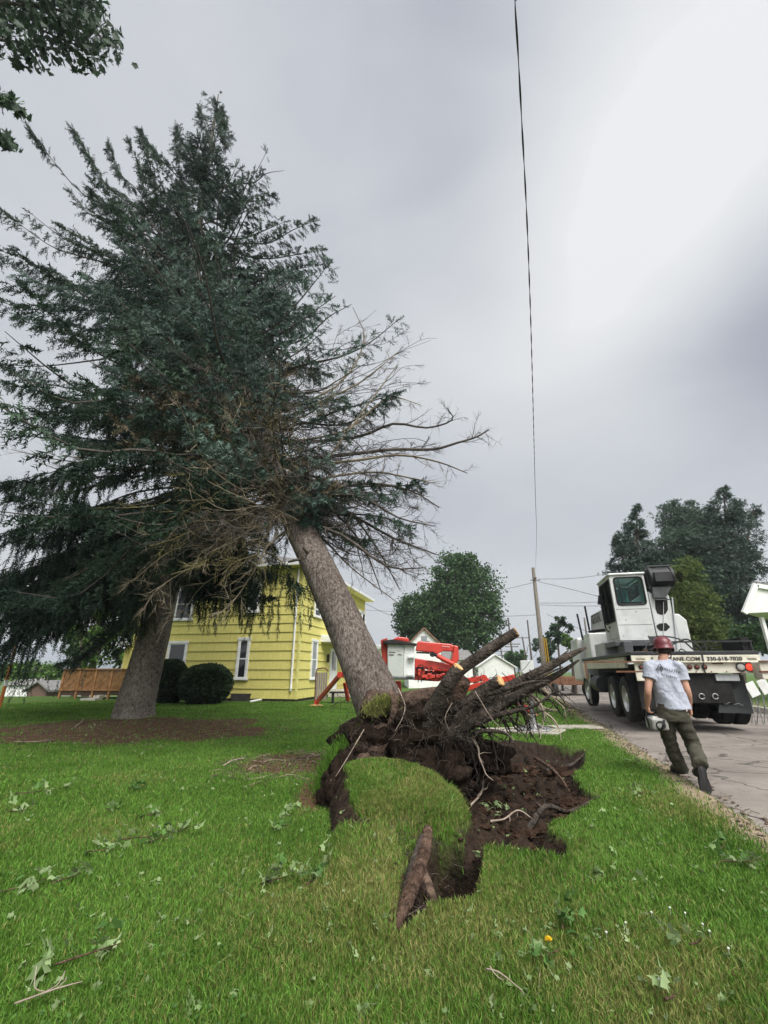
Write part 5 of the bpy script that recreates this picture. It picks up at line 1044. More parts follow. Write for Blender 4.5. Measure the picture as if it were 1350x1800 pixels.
for (pts, n) in [([(-60, 40), (60, 10), (150, 40), (188, 78)], 520), ([(-60, 20), (40, 40), (110, 70), (150, 85)], 480), ([(-80, -20), (30, 0), (100, 10), (150, -10)], 520), ([(-60, 60), (0, 70), (40, 75), (70, 85)], 300), ([(-80, 170), (-30, 165), (10, 175), (34, 190)], 190), ([(-80, 240), (-40, 235), (-5, 240), (22, 250)], 170), ([(-50, -60), (60, -40), (140, -20), (160, 5)], 350)]:
    Yd = random.uniform(4.6, 5.6); P_ = [mb_ + (0, 0, 6.5)] + [PY(x, y, Yd - .15 * i) for i, (x, y) in enumerate(pts)]; q, r = smooth(P_, [.09, .05, .03, .015, .006], 5); lm.tube(q, r, 6, caps=False)
    nm = len(q)
    for k in range(n):
        i = random.randint(int(nm * .3), nm - 1); c = q[i] + np.clip(rng.normal(0, 1, 3), -1.5, 1.5) * (.22, .22, .12) * (.4 + .6 * (n > 200)); ML.append(c); MD.append((random.uniform(-.2, .5), random.uniform(-.6, .2), -1.1))
        if k % 12 == 0: lm.tube([q[i], c], [.006, .003], 4, caps=False)
lm.build('branches', M_twood, mr_, world=True); v, f = instances(MAPLE[0], [MAPLE[1]], frames(np.array(MD) + rng.normal(0, .35, (len(MD), 3)), rng.uniform(0, 6.28, len(MD))) * (rng.uniform(.10, .19, len(MD)))[:, None, None], np.array(ML))
b = MB(); b.add(v, *f); b.build('leaves', mat('near_maple_leaves', (.020, .045, .022), (.045, .085, .035), scale=2, rough=.6, isl=.35, trans=.2), mr_, world=True)

# ------------------------------------------------------------ broken maple sprigs and loose leaves on the lawn
M_pleaf = mat('upturned_pale_leaves', (.15, .23, .08), (.29, .36, .18), scale=6, rough=.7, isl=.3, trans=.25)
M_gleaf = mat('fallen_green_leaves', (.045, .115, .025), (.11, .21, .05), scale=6, rough=.6, isl=.35, trans=.25)
def sprig(px, py, sz, n, label, long=0., ang=0., pale=.7, zoff=0.):
    g = G(px, py); z = H1(g[0], g[1]) + .035 + zoff; o0 = np.array([g[0], g[1], z]); k = np.linalg.norm(o0 - CAM) / FPX; R_ = sz * k * .5
    root = empty('leafy_sprig', o0, label, 'leaf sprig', 'broken maple sprigs scattered on the lawn'); b = MB(); bs = MB(); st = MB(); L_ = max(long * k, R_ * .8)
    e = np.array([math.cos(ang), math.sin(ang), 0]); p = [o0 - e * L_ / 2, o0 + rng.normal(0, .01, 3), o0 + e * L_ / 2 + (0, 0, .02)]; q, r = smooth(p, [.005, .004, .002], 5); st.tube(q, r, 5)
    P = []; D = []
    for i in range(int(n * 1.5)):
        c = q[random.randint(0, len(q) - 1)] + rng.normal(0, .32, 3) * (R_, R_, 0.) + (0, 0, random.uniform(.0, .05)); P.append(c); d = rng.normal(0, 1, 3); d[2] = random.uniform(-.45, .6); D.append(d)
    n = len(P); P = np.array(P); D = np.array(D); roll = rng.normal(0, .8, n); s = rng.uniform(.055, .125, n); M3 = frames(D, roll) * s[:, None, None]; pl = rng.random(n) < pale
    st.build('stem', M_rootr, root, world=True)
    for nm, sel, mt in (('pale_leaves', pl, M_pleaf), ('green_leaves', ~pl, M_gleaf)):
        if sel.any(): b = MB(); rumpled(b, M3[sel], P[sel]); b.build(nm, mt, root, world=True)
SP = [(280, 1472, 60, 9, 'pale sprig at the right end of the long line of leaves on the left lawn', 90, .5, .8), (225, 1490, 60, 8, 'pale maple sprig in the middle of the long line of leaves on the left lawn', 90, .5, .8), (115, 1555, 60, 5, 'large pale upturned leaves standing alone on the left lawn', 30, .6, .9),
      (20, 1570, 60, 6, 'pale leafy sprig at the left edge of the lawn, lower one', 60, .5, .9), (30, 1435, 50, 5, 'small pale sprig near the left edge, upper lawn', 20, .3, .8), (65, 1402, 60, 6, 'flat pale sprig below the mulch bed at the left', 60, .4, .8), (240, 1395, 40, 8, 'dark green curled sprig below the mulch bed', 20, .5, .1),
      (270, 1440, 40, 4, 'small sprig with pale tips above the long line of leaves', 20, .2, .6), (510, 1440, 34, 5, 'white-backed curled leaf beside the left edge of the turf mound', 10, .1, .95), (495, 1465, 40, 4, 'small green sprig just below the white-backed leaf', 20, .2, .5), (555, 1555, 60, 12, 'big dark glossy sprig left of the ridge of lifted turf', 50, 1.2, .25),
      (480, 1560, 46, 6, 'three pale leaves left of the big dark sprig', 34, .3, .85), (150, 1700, 70, 5, 'sprig with one orange-brown leaf at the lower left', 60, .5, .5), (190, 1685, 30, 3, 'small tan curled leaves above the lower left sprig', 10, .3, .9), (825, 1500, 60, 13, 'pale maple sprig standing over the deep hole', 40, 1.2, .75), (868, 1400, 48, 10, 'pale green upright sprig in the middle of the crater', 30, 1.3, .8),
      (810, 1415, 30, 5, 'small pale sprig left of the upright sprig in the crater', 14, .3, .9), (898, 1478, 34, 4, 'white-backed leaf at the rim of the right-hand hole', 14, -.5, .9), (1305, 1525, 55, 8, 'pale maple sprig near the right edge of the lawn', 40, -.2, .85), (1275, 1500, 40, 5, 'dark sprig just left of the pale one near the right edge', 20, .7, .2), (1070, 1550, 44, 5, 'thin pale sprig right of the deep hole, in plain grass', 34, -.2, .9),
      (990, 1635, 46, 6, 'dark green sprig above the yellow dandelion', 28, 1.2, .2), (965, 1690, 70, 4, 'broad low green leaves around the dandelion stem', 30, 0., .1), (1180, 1770, 34, 2, 'single pale leaf at the lower right of the lawn', 5, .3, 1.), (1225, 1672, 30, 2, 'flat pale leaf in the right foreground grass', 14, 0., 1.), (200, 1430, 34, 4, 'faint green sprig on the middle left lawn', 20, .4, .4),
      (1130, 1400, 26, 5, 'pale sprig in the grass just left of the walking man', 14, .2, .8), (1120, 1345, 24, 4, 'tiny sprig on the verge behind the walking man', 14, .2, .8), (1320, 1418, 30, 5, 'small green weed tuft at the roadside near the right edge', 14, .2, .1), (665, 1318, 26, 3, 'leaf caught on the torn left rim of the root plate', 6, .2, .8)]
for s_ in SP: sprig(s_[0], s_[1], s_[2], s_[3], s_[4], s_[5], s_[6], s_[7])
P = []; 
while len(P) < 900:
    az = R(random.uniform(-46, 46)); r = 2.2 * (20 / 2.2) ** random.random(); x, y = r * math.sin(az), r * math.cos(az)
    if road_d(x, y) < -.05 and (fbm2(np.array([x]), np.array([y]), .7, 3, 91)[0] > .47 or random.random() < .3): P.append((x, y))
P = np.array(P); z = hgt(P[:, 0], P[:, 1]) + .03; P3 = np.stack([P[:, 0], P[:, 1], z], -1); D = rng.normal(0, 1, (len(P), 3)); D[:, 2] *= .3
b = MB(); rumpled(b, frames(D, rng.normal(0, .6, len(P))) * (rng.uniform(.02, .055, len(P)) * (1 + .06 * np.linalg.norm(P, axis=1)))[:, None, None], P3); tag(b.build('fallen_leaves', M_pleaf), 'small torn pale leaf scraps scattered over the grass', 'leaves', kind='stuff')
# dandelion and clover
g = G(968, 1690); r_ = empty('dandelion', (g[0], g[1], H1(*g[:2])), 'single yellow dandelion standing in the right foreground grass', 'flower'); c = np.array(r_.location)
b = MB(); hd = c + (0, 0, .085); b.tube([c, c + (.004, 0, .05), hd], .0025, 6); b.build('stem', M_gleaf, r_, world=True); b = MB()
for k in range(90): a = random.uniform(0, 6.28); e = random.uniform(.15, 1.2); d = np.array([math.cos(a) * math.sin(e), math.sin(a) * math.sin(e), math.cos(e)]); b.bar(hd, hd + d * .02, .0035, .001)
b.build('flower_head', mat('dandelion_yellow', (.75, .48, .02), rough=.6), r_, world=True)
M_clov = mat('clover_white', (.62, .62, .55), rough=.8)
CLV = ['leftmost clover flower of the upper row in the right foreground', 'second clover flower from the left in the upper row', 'highest clover flower, in the middle of the upper row', 'clover flower above and left of the row\'s right end', 'clover flower at the right end of the upper row', 'clover flower nearest the dandelion, low in the grass', 'clover flower between the dandelion and the upper row', 'clover flower farthest right, near the edge of the lawn', 'lowest clover flower, beside the single pale leaf']
for i, (px, py) in enumerate([(1148, 1622), (1180, 1612), (1207, 1620), (1238, 1640), (1250, 1652), (1068, 1655), (1102, 1638), (1284, 1685), (1162, 1742)]):
    g = G(px, py); c = np.array([g[0], g[1], H1(*g[:2])]); b = MB(); b.tube([c, c + (0, 0, .042)], .001, 5); b.blob(c + (0, 0, .045), (.0055, .0055, .005), i, .5, 4, 10, 8); o = b.build('clover_flower', M_clov, xf=Matrix.Translation(tuple(-c))); o.location = tuple(c); tag(o, CLV[i], 'flower', 'clover flowers in the right foreground')
# low broadleaf weeds and clover patches in the turf, and needle litter on the mulch
P = []
while len(P) < 9000:
    az = R(random.uniform(-48, 46)); r = 2.0 * (9 / 2.0) ** random.random(); x, y = r * math.sin(az), r * math.cos(az)
    if road_d(x, y) < -.35: P.append((x, y))
P = np.array(P); k_ = (fbm2(P[:, 0], P[:, 1], 1.6, 3, 61) > .56) & (soil_sd(P[:, 0], P[:, 1]) > .05); P = P[k_]; P3 = np.stack([P[:, 0], P[:, 1], hgt(P[:, 0], P[:, 1]) + rng.uniform(.008, .035, len(P))], -1); D = rng.normal(0, 1, (len(P), 3)); D[:, 2] *= .25
_c = [(0, 0, 0), (.3, -.38, .05), (.75, -.42, .0), (1, 0, -.08), (.75, .42, .0), (.3, .38, .05)]; v, f = instances(np.array(_c), [np.array([list(range(6))])], frames(D, rng.normal(0, .35, len(P))) * rng.uniform(.008, .022, len(P))[:, None, None], P3)
b = MB(); b.add(v, *f); tag(b.build('clover_patch', mat('clover_leaves', (.045, .115, .025), (.10, .20, .05), scale=3, rough=.7, isl=.35, trans=.25)), 'low clover and broadleaf weeds growing through the lawn', kind='stuff')
b = MB()
for k in range(2600):
    a = random.uniform(0, 6.28); r = random.random() ** .5; x, y = (-5.9 + 4.7 * r * math.cos(a), 11.6 + 3.1 * r * math.sin(a)) if k % 5 else (-1.45 + 1.0 * r * math.cos(a), 7.45 + 1.3 * r * math.sin(a)); z = H1(x, y); a = random.uniform(0, 6.28); l = random.uniform(.04, .22) * (1 + (k % 40 == 0)); t_ = random.uniform(.0015, .004) * (1 + 2 * (k % 40 == 0))
    b.tube([(x, y, z + .006), (x + l * .5 * math.cos(a), y + l * .5 * math.sin(a), z + random.uniform(.008, .03)), (x + l * math.cos(a + .3), y + l * math.sin(a + .3), z + .008)], t_, 4, caps=False)
tag(b.build('twig_litter', mat('twig_litter', (.05, .035, .025), (.22, .17, .12), scale=7, rough=.95, isl=.5)), 'fallen twigs and needles littering the bare mulch', kind='stuff')
# roadside debris
b = MB()
for k in range(1100):
    s = random.uniform(-3.5, 16); q = np.array([3.28, 4.44]) + fw * s + rt * random.gauss(.02 + .07 * math.sin(s), .13); z = max(H1(*q), -.045 + 0) ; r = random.uniform(.004, .02)
    if random.random() < .6: b.blob((q[0], q[1], z + r * .4), (r * 1.3, r, r * .7), k, .7, 2, 6, 5)
    else: a = random.uniform(0, 3.14); l = random.uniform(.03, .14); b.tube([(q[0], q[1], z + .01), (q[0] + l * math.cos(a), q[1] + l * math.sin(a), z + .02)], .003, 4)
tag(b.build('roadside_debris', mat('roadside_debris', (.06, .045, .035), (.24, .19, .14), scale=9, rough=.95, isl=.5)), 'grit, twigs and dead leaves along the edge of the street', 'debris', kind='stuff')

# ------------------------------------------------------------ crane truck
TH = R(14.0); TX = np.array([math.cos(TH), -math.sin(TH), 0]); TF = np.array([math.sin(TH), math.cos(TH), 0]); TO = np.array([7.06, 10.55, -.02])
def T(px, py, yl):
    """local (x, y, z) on the truck's own plane y = yl seen at a point of the photograph"""
    d = ray(px, py); o = TO + TF * yl; t = ((o - CAM) @ TF) / (d @ TF); q = CAM + d * t - TO; return np.array([q @ TX, yl, q[2]])
def TS(px, x, z, lo=0, hi=12):
    """local y at which local x, z shows at that column"""
    f = lambda y: (lambda q: 675 + FPX * q[0] / (q[1] * math.cos(PITCH) + (q[2]) * math.sin(PITCH)))(TO + TX * x + TF * y + (0, 0, z) - CAM) - px
    for _ in range(60):
        m = (lo + hi) / 2
        if f(m) > 0: lo = m
        else: hi = m
    return m
M_tw = mat('crane_white_paint', (.54, .55, .54), (.63, .64, .625), scale=1.5, rough=.38, spec=.5, coat=.2, dirt=(.30, .27, .22), dirt_amt=.6)
M_cream = mat('grimy_cream_paint', (.56, .53, .43), (.68, .65, .55), scale=4, rough=.5, dirt=(.20, .15, .10), dirt_amt=.65)
M_black = mat('black_painted_steel', (.012, .012, .013), (.03, .03, .032), scale=5, rough=.55, spec=.4)
M_under = mat('greasy_underbody', (.008, .008, .008), (.025, .023, .022), scale=4, rough=.85)
M_greyp = mat('dark_grey_paint', (.06, .062, .066), (.095, .097, .10), scale=3, rough=.5)
M_lgrey = mat('light_grey_paint', (.38, .40, .41), (.48, .50, .51), scale=3, rough=.5, dirt=(.25, .24, .22), dirt_amt=.4)
M_rub = mat('tyre_rubber', (.016, .016, .016), (.035, .034, .032), scale=7, rough=.85, spec=.2)
M_rim = mat('worn_aluminium', (.42, .42, .42), (.66, .66, .65), scale=6, rough=.35, metal=.8)
M_steel = mat('galvanised_steel', (.22, .225, .22), (.38, .385, .38), scale=6, rough=.5, metal=.5)
M_tglass = mat('cab_tinted_glass', (.035, .06, .065), rough=.05, spec=.9); M_teal = mat('teal_seat_fabric', (.10, .30, .30), (.16, .38, .38), scale=5, rough=.8)
M_rust2 = mat('dark_rust', (.10, .045, .025), (.2, .10, .06), scale=8, rough=.9)
truck = empty('crane_truck', TO, 'white truck-mounted crane with cream bumper lettering standing on outriggers in the street', 'crane truck', rz=-TH)
def tb(b, name, m, par=None, **k): return b.build(name, m, par or truck, **k)
def box(name, x0, x1, y0, y1, z0, z1, m, par=None, bev=.012, **k): b = MB(); b.mm((x0, y0, z0), (x1, y1, z1)); return tb(b, name, m, par, bevel=bev, **k)
pl = T(1109, 1153, 0); prr = T(1334, 1150, 0); XL, XR = pl[0], prr[0]; ZT = (pl[2] + prr[2]) / 2; ZC = T(1290, 1163.5, 0)[2]; ZB = T(1290, 1183, 0)[2]; ZL = T(1120, 1197, 0)[2]
print('truck plate', XL, XR, ZT, ZC, ZB, ZL)
xs_ = T(1137, 1190, 0)[0]
b = MB(); b.prism([(XL, 0, ZT), (XR, 0, ZT), (XR + .01, .0, ZC), (XL, .0, ZC)], (0, .05, 0)); b.prism([(XL + .05, .035, ZC - .004), (XR - .02, .035, ZC - .004), (XR - .02, .035, ZB), (xs_, .035, ZB), (xs_ - .02, .035, ZL), (XL + .05, .035, ZL)], (0, .05, 0)); b.bar((XL, -.015, ZC), (XR, -.015, ZC), .05, .018)
plate = tb(b, 'rear_bumper_plate', M_cream, bevel=.006)
def text(s, x, z, h, m, par, y=-.012, w=None, rot=(R(90), 0, 0), name='lettering', bold=.0):
    c = bpy.data.curves.new(name, 'FONT'); c.body = s; c.size = h * 1.38; c.extrude = .003; c.offset = bold; o = bpy.data.objects.new(name, c); COL.objects.link(o)
    bpy.context.view_layer.update(); me = bpy.data.meshes.new_from_object(o.evaluated_get(bpy.context.evaluated_depsgraph_get())); bpy.data.objects.remove(o)
    me.materials.clear(); me.materials.append(m); o = bpy.data.objects.new(name, me); COL.objects.link(o)
    vs = np.array([v.co[:] for v in me.vertices]); W = vs[:, 0].max() - vs[:, 0].min(); sx = 1 if w is None else w / W
    me.transform(Matrix.Diagonal((sx, 1, 1, 1))); o.location = (x - vs[:, 0].min() * sx, y, z); o.rotation_euler = rot; o.parent = par; return o
M_let = mat('black_lettering', (.03, .03, .03), rough=.6)
x1 = T(1177, 1160, 0)[0]; x2 = T(1230.5, 1160, 0)[0]; zt = T(1250, 1161, 0)[2]
text('R', T(1145, 1160, 0)[0], zt, .083, M_let, plate); text('CRANE.COM', T(1168, 1160, 0)[0], zt, .083, M_let, plate, w=x2 - T(1168, 1160, 0)[0], bold=.0015)
text('330-618-7020', T(1243, 1160, 0)[0], zt, .083, M_let, plate, w=T(1305, 1160, 0)[0] - T(1243, 1160, 0)[0], bold=.0015)
for px in (1128, 1324):
    b = MB()
    for k in range(5): x, z = T(px - 7 + k * 3.2, 1158, 0)[[0, 2]]; b.bar((x - .03, -.006, z + .02), (x, -.006, z - .02), .004, .02, up=(0, 1, 0))
    tb(b, 'emblem', M_let if px > 1200 else M_rust2, plate)
b = MB(); b.bar((T(1235, 1155, 0)[0], -.01, ZT + .01), (T(1236, 1165, 0)[0], -.03, ZC), .025, .02); b.tube(*smooth([(T(1236, 1165, 0)[0], -.03, ZC), (T(1236, 1175, 0)[0] + .01, .0, ZC - .12), (T(1241, 1183, 0)[0], .02, ZB)], .012, 5), 6); tb(b, 'hose', M_black, plate)
M_red = mat('lit_red_lens', (.75, .04, .02), rough=.3, emit=(1, .06, .03, 1.1)); M_dkred = mat('dull_amber_lens', (.14, .045, .03), rough=.3); M_clear = mat('clear_lens', (.42, .42, .38), rough=.25)
for (px, r, mm_, nm) in [(1317, .075, M_red, 'tail_light'), (1302, .08, M_clear, 'reversing_light'), (1329, .048, M_dkred, 'marker_light'), (1212, .045, M_dkred, 'marker_light'), (1225, .045, M_dkred, 'marker_light'), (1238, .045, M_dkred, 'marker_light'), (1127, .045, M_dkred, 'marker_light'), (1139, .07, M_red, 'tail_light'), (1152, .075, M_clear, 'reversing_light')]:
    x, z = T(px, 1172.5, .03)[[0, 2]]; b = MB(); b.lathe([(r * 1.22, 0), (r * 1.22, .022), (r, .024), (r, 0)], (x, .034, z), (0, -1, 0), 24); o = tb(b, nm, M_black, smooth=False)
    b = MB(); b.lathe([(r, .0), (r * .97, .02), (r * .6, .032), (.005, .036)], (x, .034, z), (0, -1, 0), 24); b.build('lens', mm_, o, smooth=True)
b = MB(); x, z = T(1262, 1166.5, 0)[[0, 2]]; b.mm((x - .11, .02, z - .012), (x + .11, .03, z + .012)); tb(b, 'number_lamp', M_rust2, plate)
# deck, frame, dark underbody
zd = T(1290, 1144, .05)[2]
box('deck', XL - .02, XR, .0, 6.6, ZT + .004, zd, M_black); box('chassis', -.55, .55, .25, 8.4, .62, ZC, M_under); box('side_skirt', XL + .05, XL + .12, .9, 6.2, ZC - .12, ZT, M_cream, bev=.01); box('side_skirt', XR - .12, XR - .05, .9, 6.2, ZC - .12, ZT, M_cream, bev=.01)
hx0 = T(1200, 1190, .12)[0]; hx1 = T(1283, 1190, .12)[0]; z0 = T(1240, 1236, .12)[2]
b = MB(); b.mm((hx0 - .5, .14, z0), (hx1, .22, ZB - .02)); hp = tb(b, 'hitch_plate', M_under, bevel=.01)
for px in (1233, 1257): x, _, z = T(px, 1224, .12); b = MB(); b.tube([(x + .055 * math.cos(a), .10 + .02 * math.sin(a) * 0, z + .055 * math.sin(a)) for a in np.linspace(.2, 5.9, 14)], .013, 8, caps=True); tb(b, 'tow_hook', M_steel, hp)
b = MB(); x0 = T(1268, 1198, .3)[0]; x1 = T(1309, 1198, .3)[0]; x2 = T(1324, 1254, .16)[0]; x3 = T(1262, 1252, .2)[0]; zf = T(1320, 1254, .16)[2]; b.hexa(np.array([(x3, .16, zf), (x2, .13, zf), (x2, .15, zf), (x3, .18, zf), (x0, .30, ZB - .05), (x1, .30, ZB - .05), (x1, .32, ZB - .05), (x0, .32, ZB - .05)])); fl = tb(b, 'mudflap', mat('rubber_mudflap', (.018, .020, .020), (.03, .032, .033), scale=5, rough=.6))
b = MB(); 
for px, py in ((1275, 1237), (1280, 1236), (1291, 1238), (1297, 1237), (1303, 1238)): x, y_, z = T(px, py, .155); b.bar((x - .03, .135, z), (x + .03, .132, z + random.uniform(-.02, .02)), .004, .02, up=(0, 1, 0))
tb(b, 'mudflap_mark', M_lgrey, fl)
b = MB(); b.mm((XL + .1, .26, ZL - .62), (XL + .8, .29, ZB)); tb(b, 'mudflap', M_under)
box('underbody_tank', T(1258, 1190, .1)[0], T(1300, 1190, .1)[0], .1, .5, ZB - .17, ZB - .02, M_lgrey)
def wheel(x, y, z, r=.52, wd=.28, outer=-1, rim=True, turn=0.):
    b = MB(); w2 = wd / 2; prof = [(r * .60, -w2), (r * .90, -w2 * 1.02), (r * .98, -w2 * .86), (r, -w2 * .55), (r, w2 * .55), (r * .98, w2 * .86), (r * .90, w2 * 1.02), (r * .60, w2), (r * .58, w2 * .6), (r * .58, -w2 * .6), (r * .60, -w2)]
    b.lathe(prof, (0, 0, 0), (1, 0, 0), 44, caps=False)
    for k in range(44):
        a = 2 * math.pi * k / 44; c, s_ = math.cos(a), math.sin(a)
        for q in (-.5, 0, .5): b.box((q * w2 * 1.1, c * r * 1.004, s_ * r * 1.004), (w2 * .42, .035, .02), rot=np.array([[1, 0, 0], [0, -s_, c], [0, c, s_]]).T)
    o = MB(); hub = bpy.data.objects.new('wheel', None); COL.objects.link(hub); hub.parent = truck; hub.location = (x, y, z); hub.rotation_euler = (0, 0, turn); b.build('tyre', M_rub, hub)
    b = MB(); e = outer; b.lathe([(r * .60, e * w2 * .95), (r * .56, e * w2 * .90), (r * .50, e * w2 * .15), (r * .34, e * w2 * .05), (r * .30, e * w2 * .12), (r * .27, e * w2 * .5), (r * .18, e * w2 * .8), (.02, e * w2 * .85)], (0, 0, 0), (1, 0, 0), 32, caps=False)
    for k in range(10): a = 2 * math.pi * k / 10; c, s_ = math.cos(a) * r * .31, math.sin(a) * r * .31; b.cyl((e * w2 * .1, c, s_), (e * w2 * .38, c, s_), .016, 6)
    b.build('rim', M_rim, hub, smooth=False); return hub
ax1 = TS(1099, -1.26, .66, 0, 6); ax2 = ax1 + 1.36; axf = TS(1033, -1.2, .66, 2, 12); print('axles', ax1, ax2, axf); WZ = .665
for y in (ax1, ax2):
    wheel(-1.12, y, WZ); wheel(-.80, y, WZ, outer=-1); wheel(1.12, y, WZ, outer=1); wheel(.80, y, WZ, outer=1)
    b = MB(); b.cyl((-1.0, y, WZ), (1.0, y, WZ), .10, 12); b.blob((0, y, WZ), (.24, .24, .22), 1, .05, 2); tb(b, 'axle', M_under)
wheel(-1.08, axf, WZ, turn=R(4)); wheel(1.08, axf, WZ, outer=1, turn=R(4))
b = MB(); b.cyl((-1.0, axf, WZ), (1.0, axf, WZ), .07, 12); tb(b, 'axle', M_under)
b = MB(); b.bar((-1.24, axf - .72, 1.06), (-1.24, axf - .66, .25), .11, .04, up=(1, 0, 0)); tb(b, 'mudflap_hanger', M_steel)
for yy in (ax1 - .75, ax2 + .75): b = MB(); b.hexa(np.array([(-1.26, yy, 1.15), (-.66, yy, 1.15), (-.66, yy + .03, 1.15), (-1.26, yy + .03, 1.15), (-1.26, yy, 1.3), (-.66, yy, 1.3), (-.66, yy + .03, 1.3), (-1.26, yy + .03, 1.3)])); tb(b, 'fender', M_under)
b = MB(); b.cyl((-1.22, ax2 + 1.0, .95), (-1.22, ax2 + 2.0, .95), .24, 20); tb(b, 'fuel_tank', M_black)
# outriggers: a pair at the back, a pair forward
PADG = G(938, 1281, .05); pl_ = PADG - TO; padx, pady = pl_ @ TX, pl_ @ TF; print('pad', padx, pady)
def outrigger(sx, yb, xo, reach, zt_, zb_, vis=True):
    b = MB(); x0 = sx * 1.1; b.mm((x0, yb - .17, zb_), (xo, yb + .17, zt_)); o = tb(b, 'outrigger', M_cream, bevel=.015)
    b = MB(); b.bar((x0, yb - .19, zt_ + .015), (xo, yb - .19, zt_ + .015), .05, .03); b.bar((x0 * .96, yb - .185, (zt_ + zb_) / 2 - .02), ((x0 + xo) / 2, yb - .185, (zt_ + zb_) / 2 - .02), .02, .035); b.bar((xo, yb - .19, zb_ - .01), (xo, yb - .19, zt_ + .02), .03, .05, up=(0, 1, 0)); b.build('box_trim', M_rust2, o)
    b = MB(); b.mm((xo, yb - .12, zb_ + .06), (reach + sx * .14, yb + .12, zt_ - .03)); b.build('extension_beam', M_cream, o, bevel=.015)
    b = MB(); b.mm((reach - .15, yb - .14, zb_ + .10), (reach + .15, yb + .14, zt_ + .06)); b.build('jack_housing', M_tw, o, bevel=.015)
    b = MB(); b.cyl((reach, yb, .16), (reach, yb, zb_ + .12), .062, 18); b.cyl((reach, yb, zb_ - .25), (reach, yb, zb_ + .11), .09, 18); b.build('jack_leg', M_steel, o)
    b = MB(); R_ = .38; b.tube([(reach + R_ * math.cos(a), yb + R_ * math.sin(a), .065) for a in np.linspace(0, 2 * math.pi, 40)], .028, 8, caps=False); b.lathe([(R_, .02), (R_, .045), (.05, .05), (.05, .02)], (reach, yb, 0), n=36)
    b.lathe([(.13, .05), (.12, .09), (.085, .16), (.08, .24)], (reach, yb, 0), n=20)
    for k in range(8): a = k * math.pi / 4; c, s_ = math.cos(a), math.sin(a); b.bar((reach + c * .10, yb + s_ * .10, .17), (reach + c * R_ * .97, yb + s_ * R_ * .97, .07), .022, .05)
    b.build('float_pad', M_steel, o); return o
zt_ = T(1070, 1165, pady)[2]; zb_ = T(1070, 1193, pady)[2]; xo = T(1028, 1180, pady)[0]
outrigger(-1, pady, xo, padx, zt_, zb_); outrigger(1, pady, -xo, 3.15, zt_, zb_)
# front pair, drawn in
for sx in (-1, 1): b = MB(); b.mm((sx * .9, axf - 1.75, .9), (sx * 1.34, axf - 1.4, 1.25)); tb(b, 'stowed_outrigger', M_cream, bevel=.01)
# carrier body and driver's cab
c0 = T(1032, 1113, axf - .2); box('carrier_body', c0[0], .6, axf - .4, axf + 1.0, ZT, c0[2], M_tw, bev=.05)
box('carrier_cab', -1.2, 1.15, axf + .9, axf + 2.6, .95, 2.6, M_tw, bev=.08); box('carrier_windscreen', -1.05, 1.0, axf + 2.6, axf + 2.62, 1.7, 2.4, M_tglass)
b = MB()
q0 = T(1046, 1129, 4.2); q1 = T(1094, 1160, 2.9); b.mm((q0[0], 3.0, ZT + .004), (T(1094, 1140, 3.0)[0], 4.4, T(1070, 1129, 3.)[2])); tb(b, 'toolbox', M_lgrey, bevel=.02)
q0 = T(1095, 1127, 1.5); q1 = T(1116, 1154, 1.5); b = MB(); b.mm((q0[0], 1.5, q1[2]), (q1[0], 2.2, q0[2])); tb(b, 'control_box', M_greyp, bevel=.02)
q0 = T(1080, 1127, 1.8); q1 = T(1160, 1131, 1.8); box('cab_platform', q0[0], q1[0], 1.78, 3.4, q1[2] - .06, q0[2], M_greyp)
b = MB(); b.cyl((.05, 3.6, ZT), (.05, 3.6, T(1150, 1131, 1.8)[2] - .02), .62, 36); b.cyl((.05, 3.6, ZT + .1), (.05, 3.6, ZT + .2), .72, 36); tb(b, 'turntable', M_under)
# operator cab
yc = 1.9; A = [T(*q, yc) for q in ((1071.5, 1012), (1133, 1010), (1152.5, 1125), (1089, 1126))]; cx0 = (A[0][0] + A[3][0]) / 2; cx1 = (A[1][0] + A[2][0]) / 2; cz1 = (A[0][2] + A[1][2]) / 2; cz0 = (A[2][2] + A[3][2]) / 2; print('cab', cx0, cx1, cz0, cz1)
dp = 1.55; sl_ = .12
V = np.array([(cx0, yc, cz0), (cx1, yc, cz0), (cx1, yc + dp, cz0), (cx0, yc + dp, cz0), (cx0, yc, cz1), (cx1, yc, cz1), (cx1, yc + dp, cz1), (cx0, yc + dp, cz1)])
W1 = [T(*q, yc) for q in ((1078, 1016), (1128, 1016), (1136, 1062), (1086, 1063))]; wx0 = (W1[0][0] + W1[3][0]) / 2; wx1 = (W1[1][0] + W1[2][0]) / 2; wz1 = W1[0][2]; wz0 = W1[2][2]
b = MB(); th = .05
# front skin with a real opening, side skin with a real opening
for (xa, xb, za, zb) in ((cx0, cx1, cz0, wz0), (cx0, cx1, wz1, cz1), (cx0, wx0, wz0, wz1), (wx1, cx1, wz0, wz1)): b.mm((xa, yc, za), (xb, yc + th, zb))
sy0, sy1 = yc + .12, yc + dp - .2; sz0 = wz0 - .42
for (ya, yb, za, zb) in ((yc + th, yc + dp, cz0, sz0), (yc + th, yc + dp, wz1, cz1), (yc + th, sy0, sz0, wz1), (sy1, yc + dp, sz0, wz1)): b.mm((cx0, ya, za), (cx0 + th, yb, zb))
b.mm((cx1 - th, yc + th, cz0), (cx1, yc + dp, wz0)); b.mm((cx1 - th, yc + th, wz1), (cx1, yc + dp, cz1)); b.mm((cx1 - th, yc + th, wz0), (cx1, yc + .5, wz1))
b.mm((cx0 + th, yc + dp - th, cz0), (cx1 - th, yc + dp, wz0)); b.mm((cx0 + th, yc + dp - th, wz1 - .05), (cx1 - th, yc + dp, cz1)); b.mm((cx0 + th, yc + th, cz0), (cx1 - th, yc + dp - th, cz0 + .05))
ocab = tb(b, 'operator_cab', M_tw, bevel=.008)
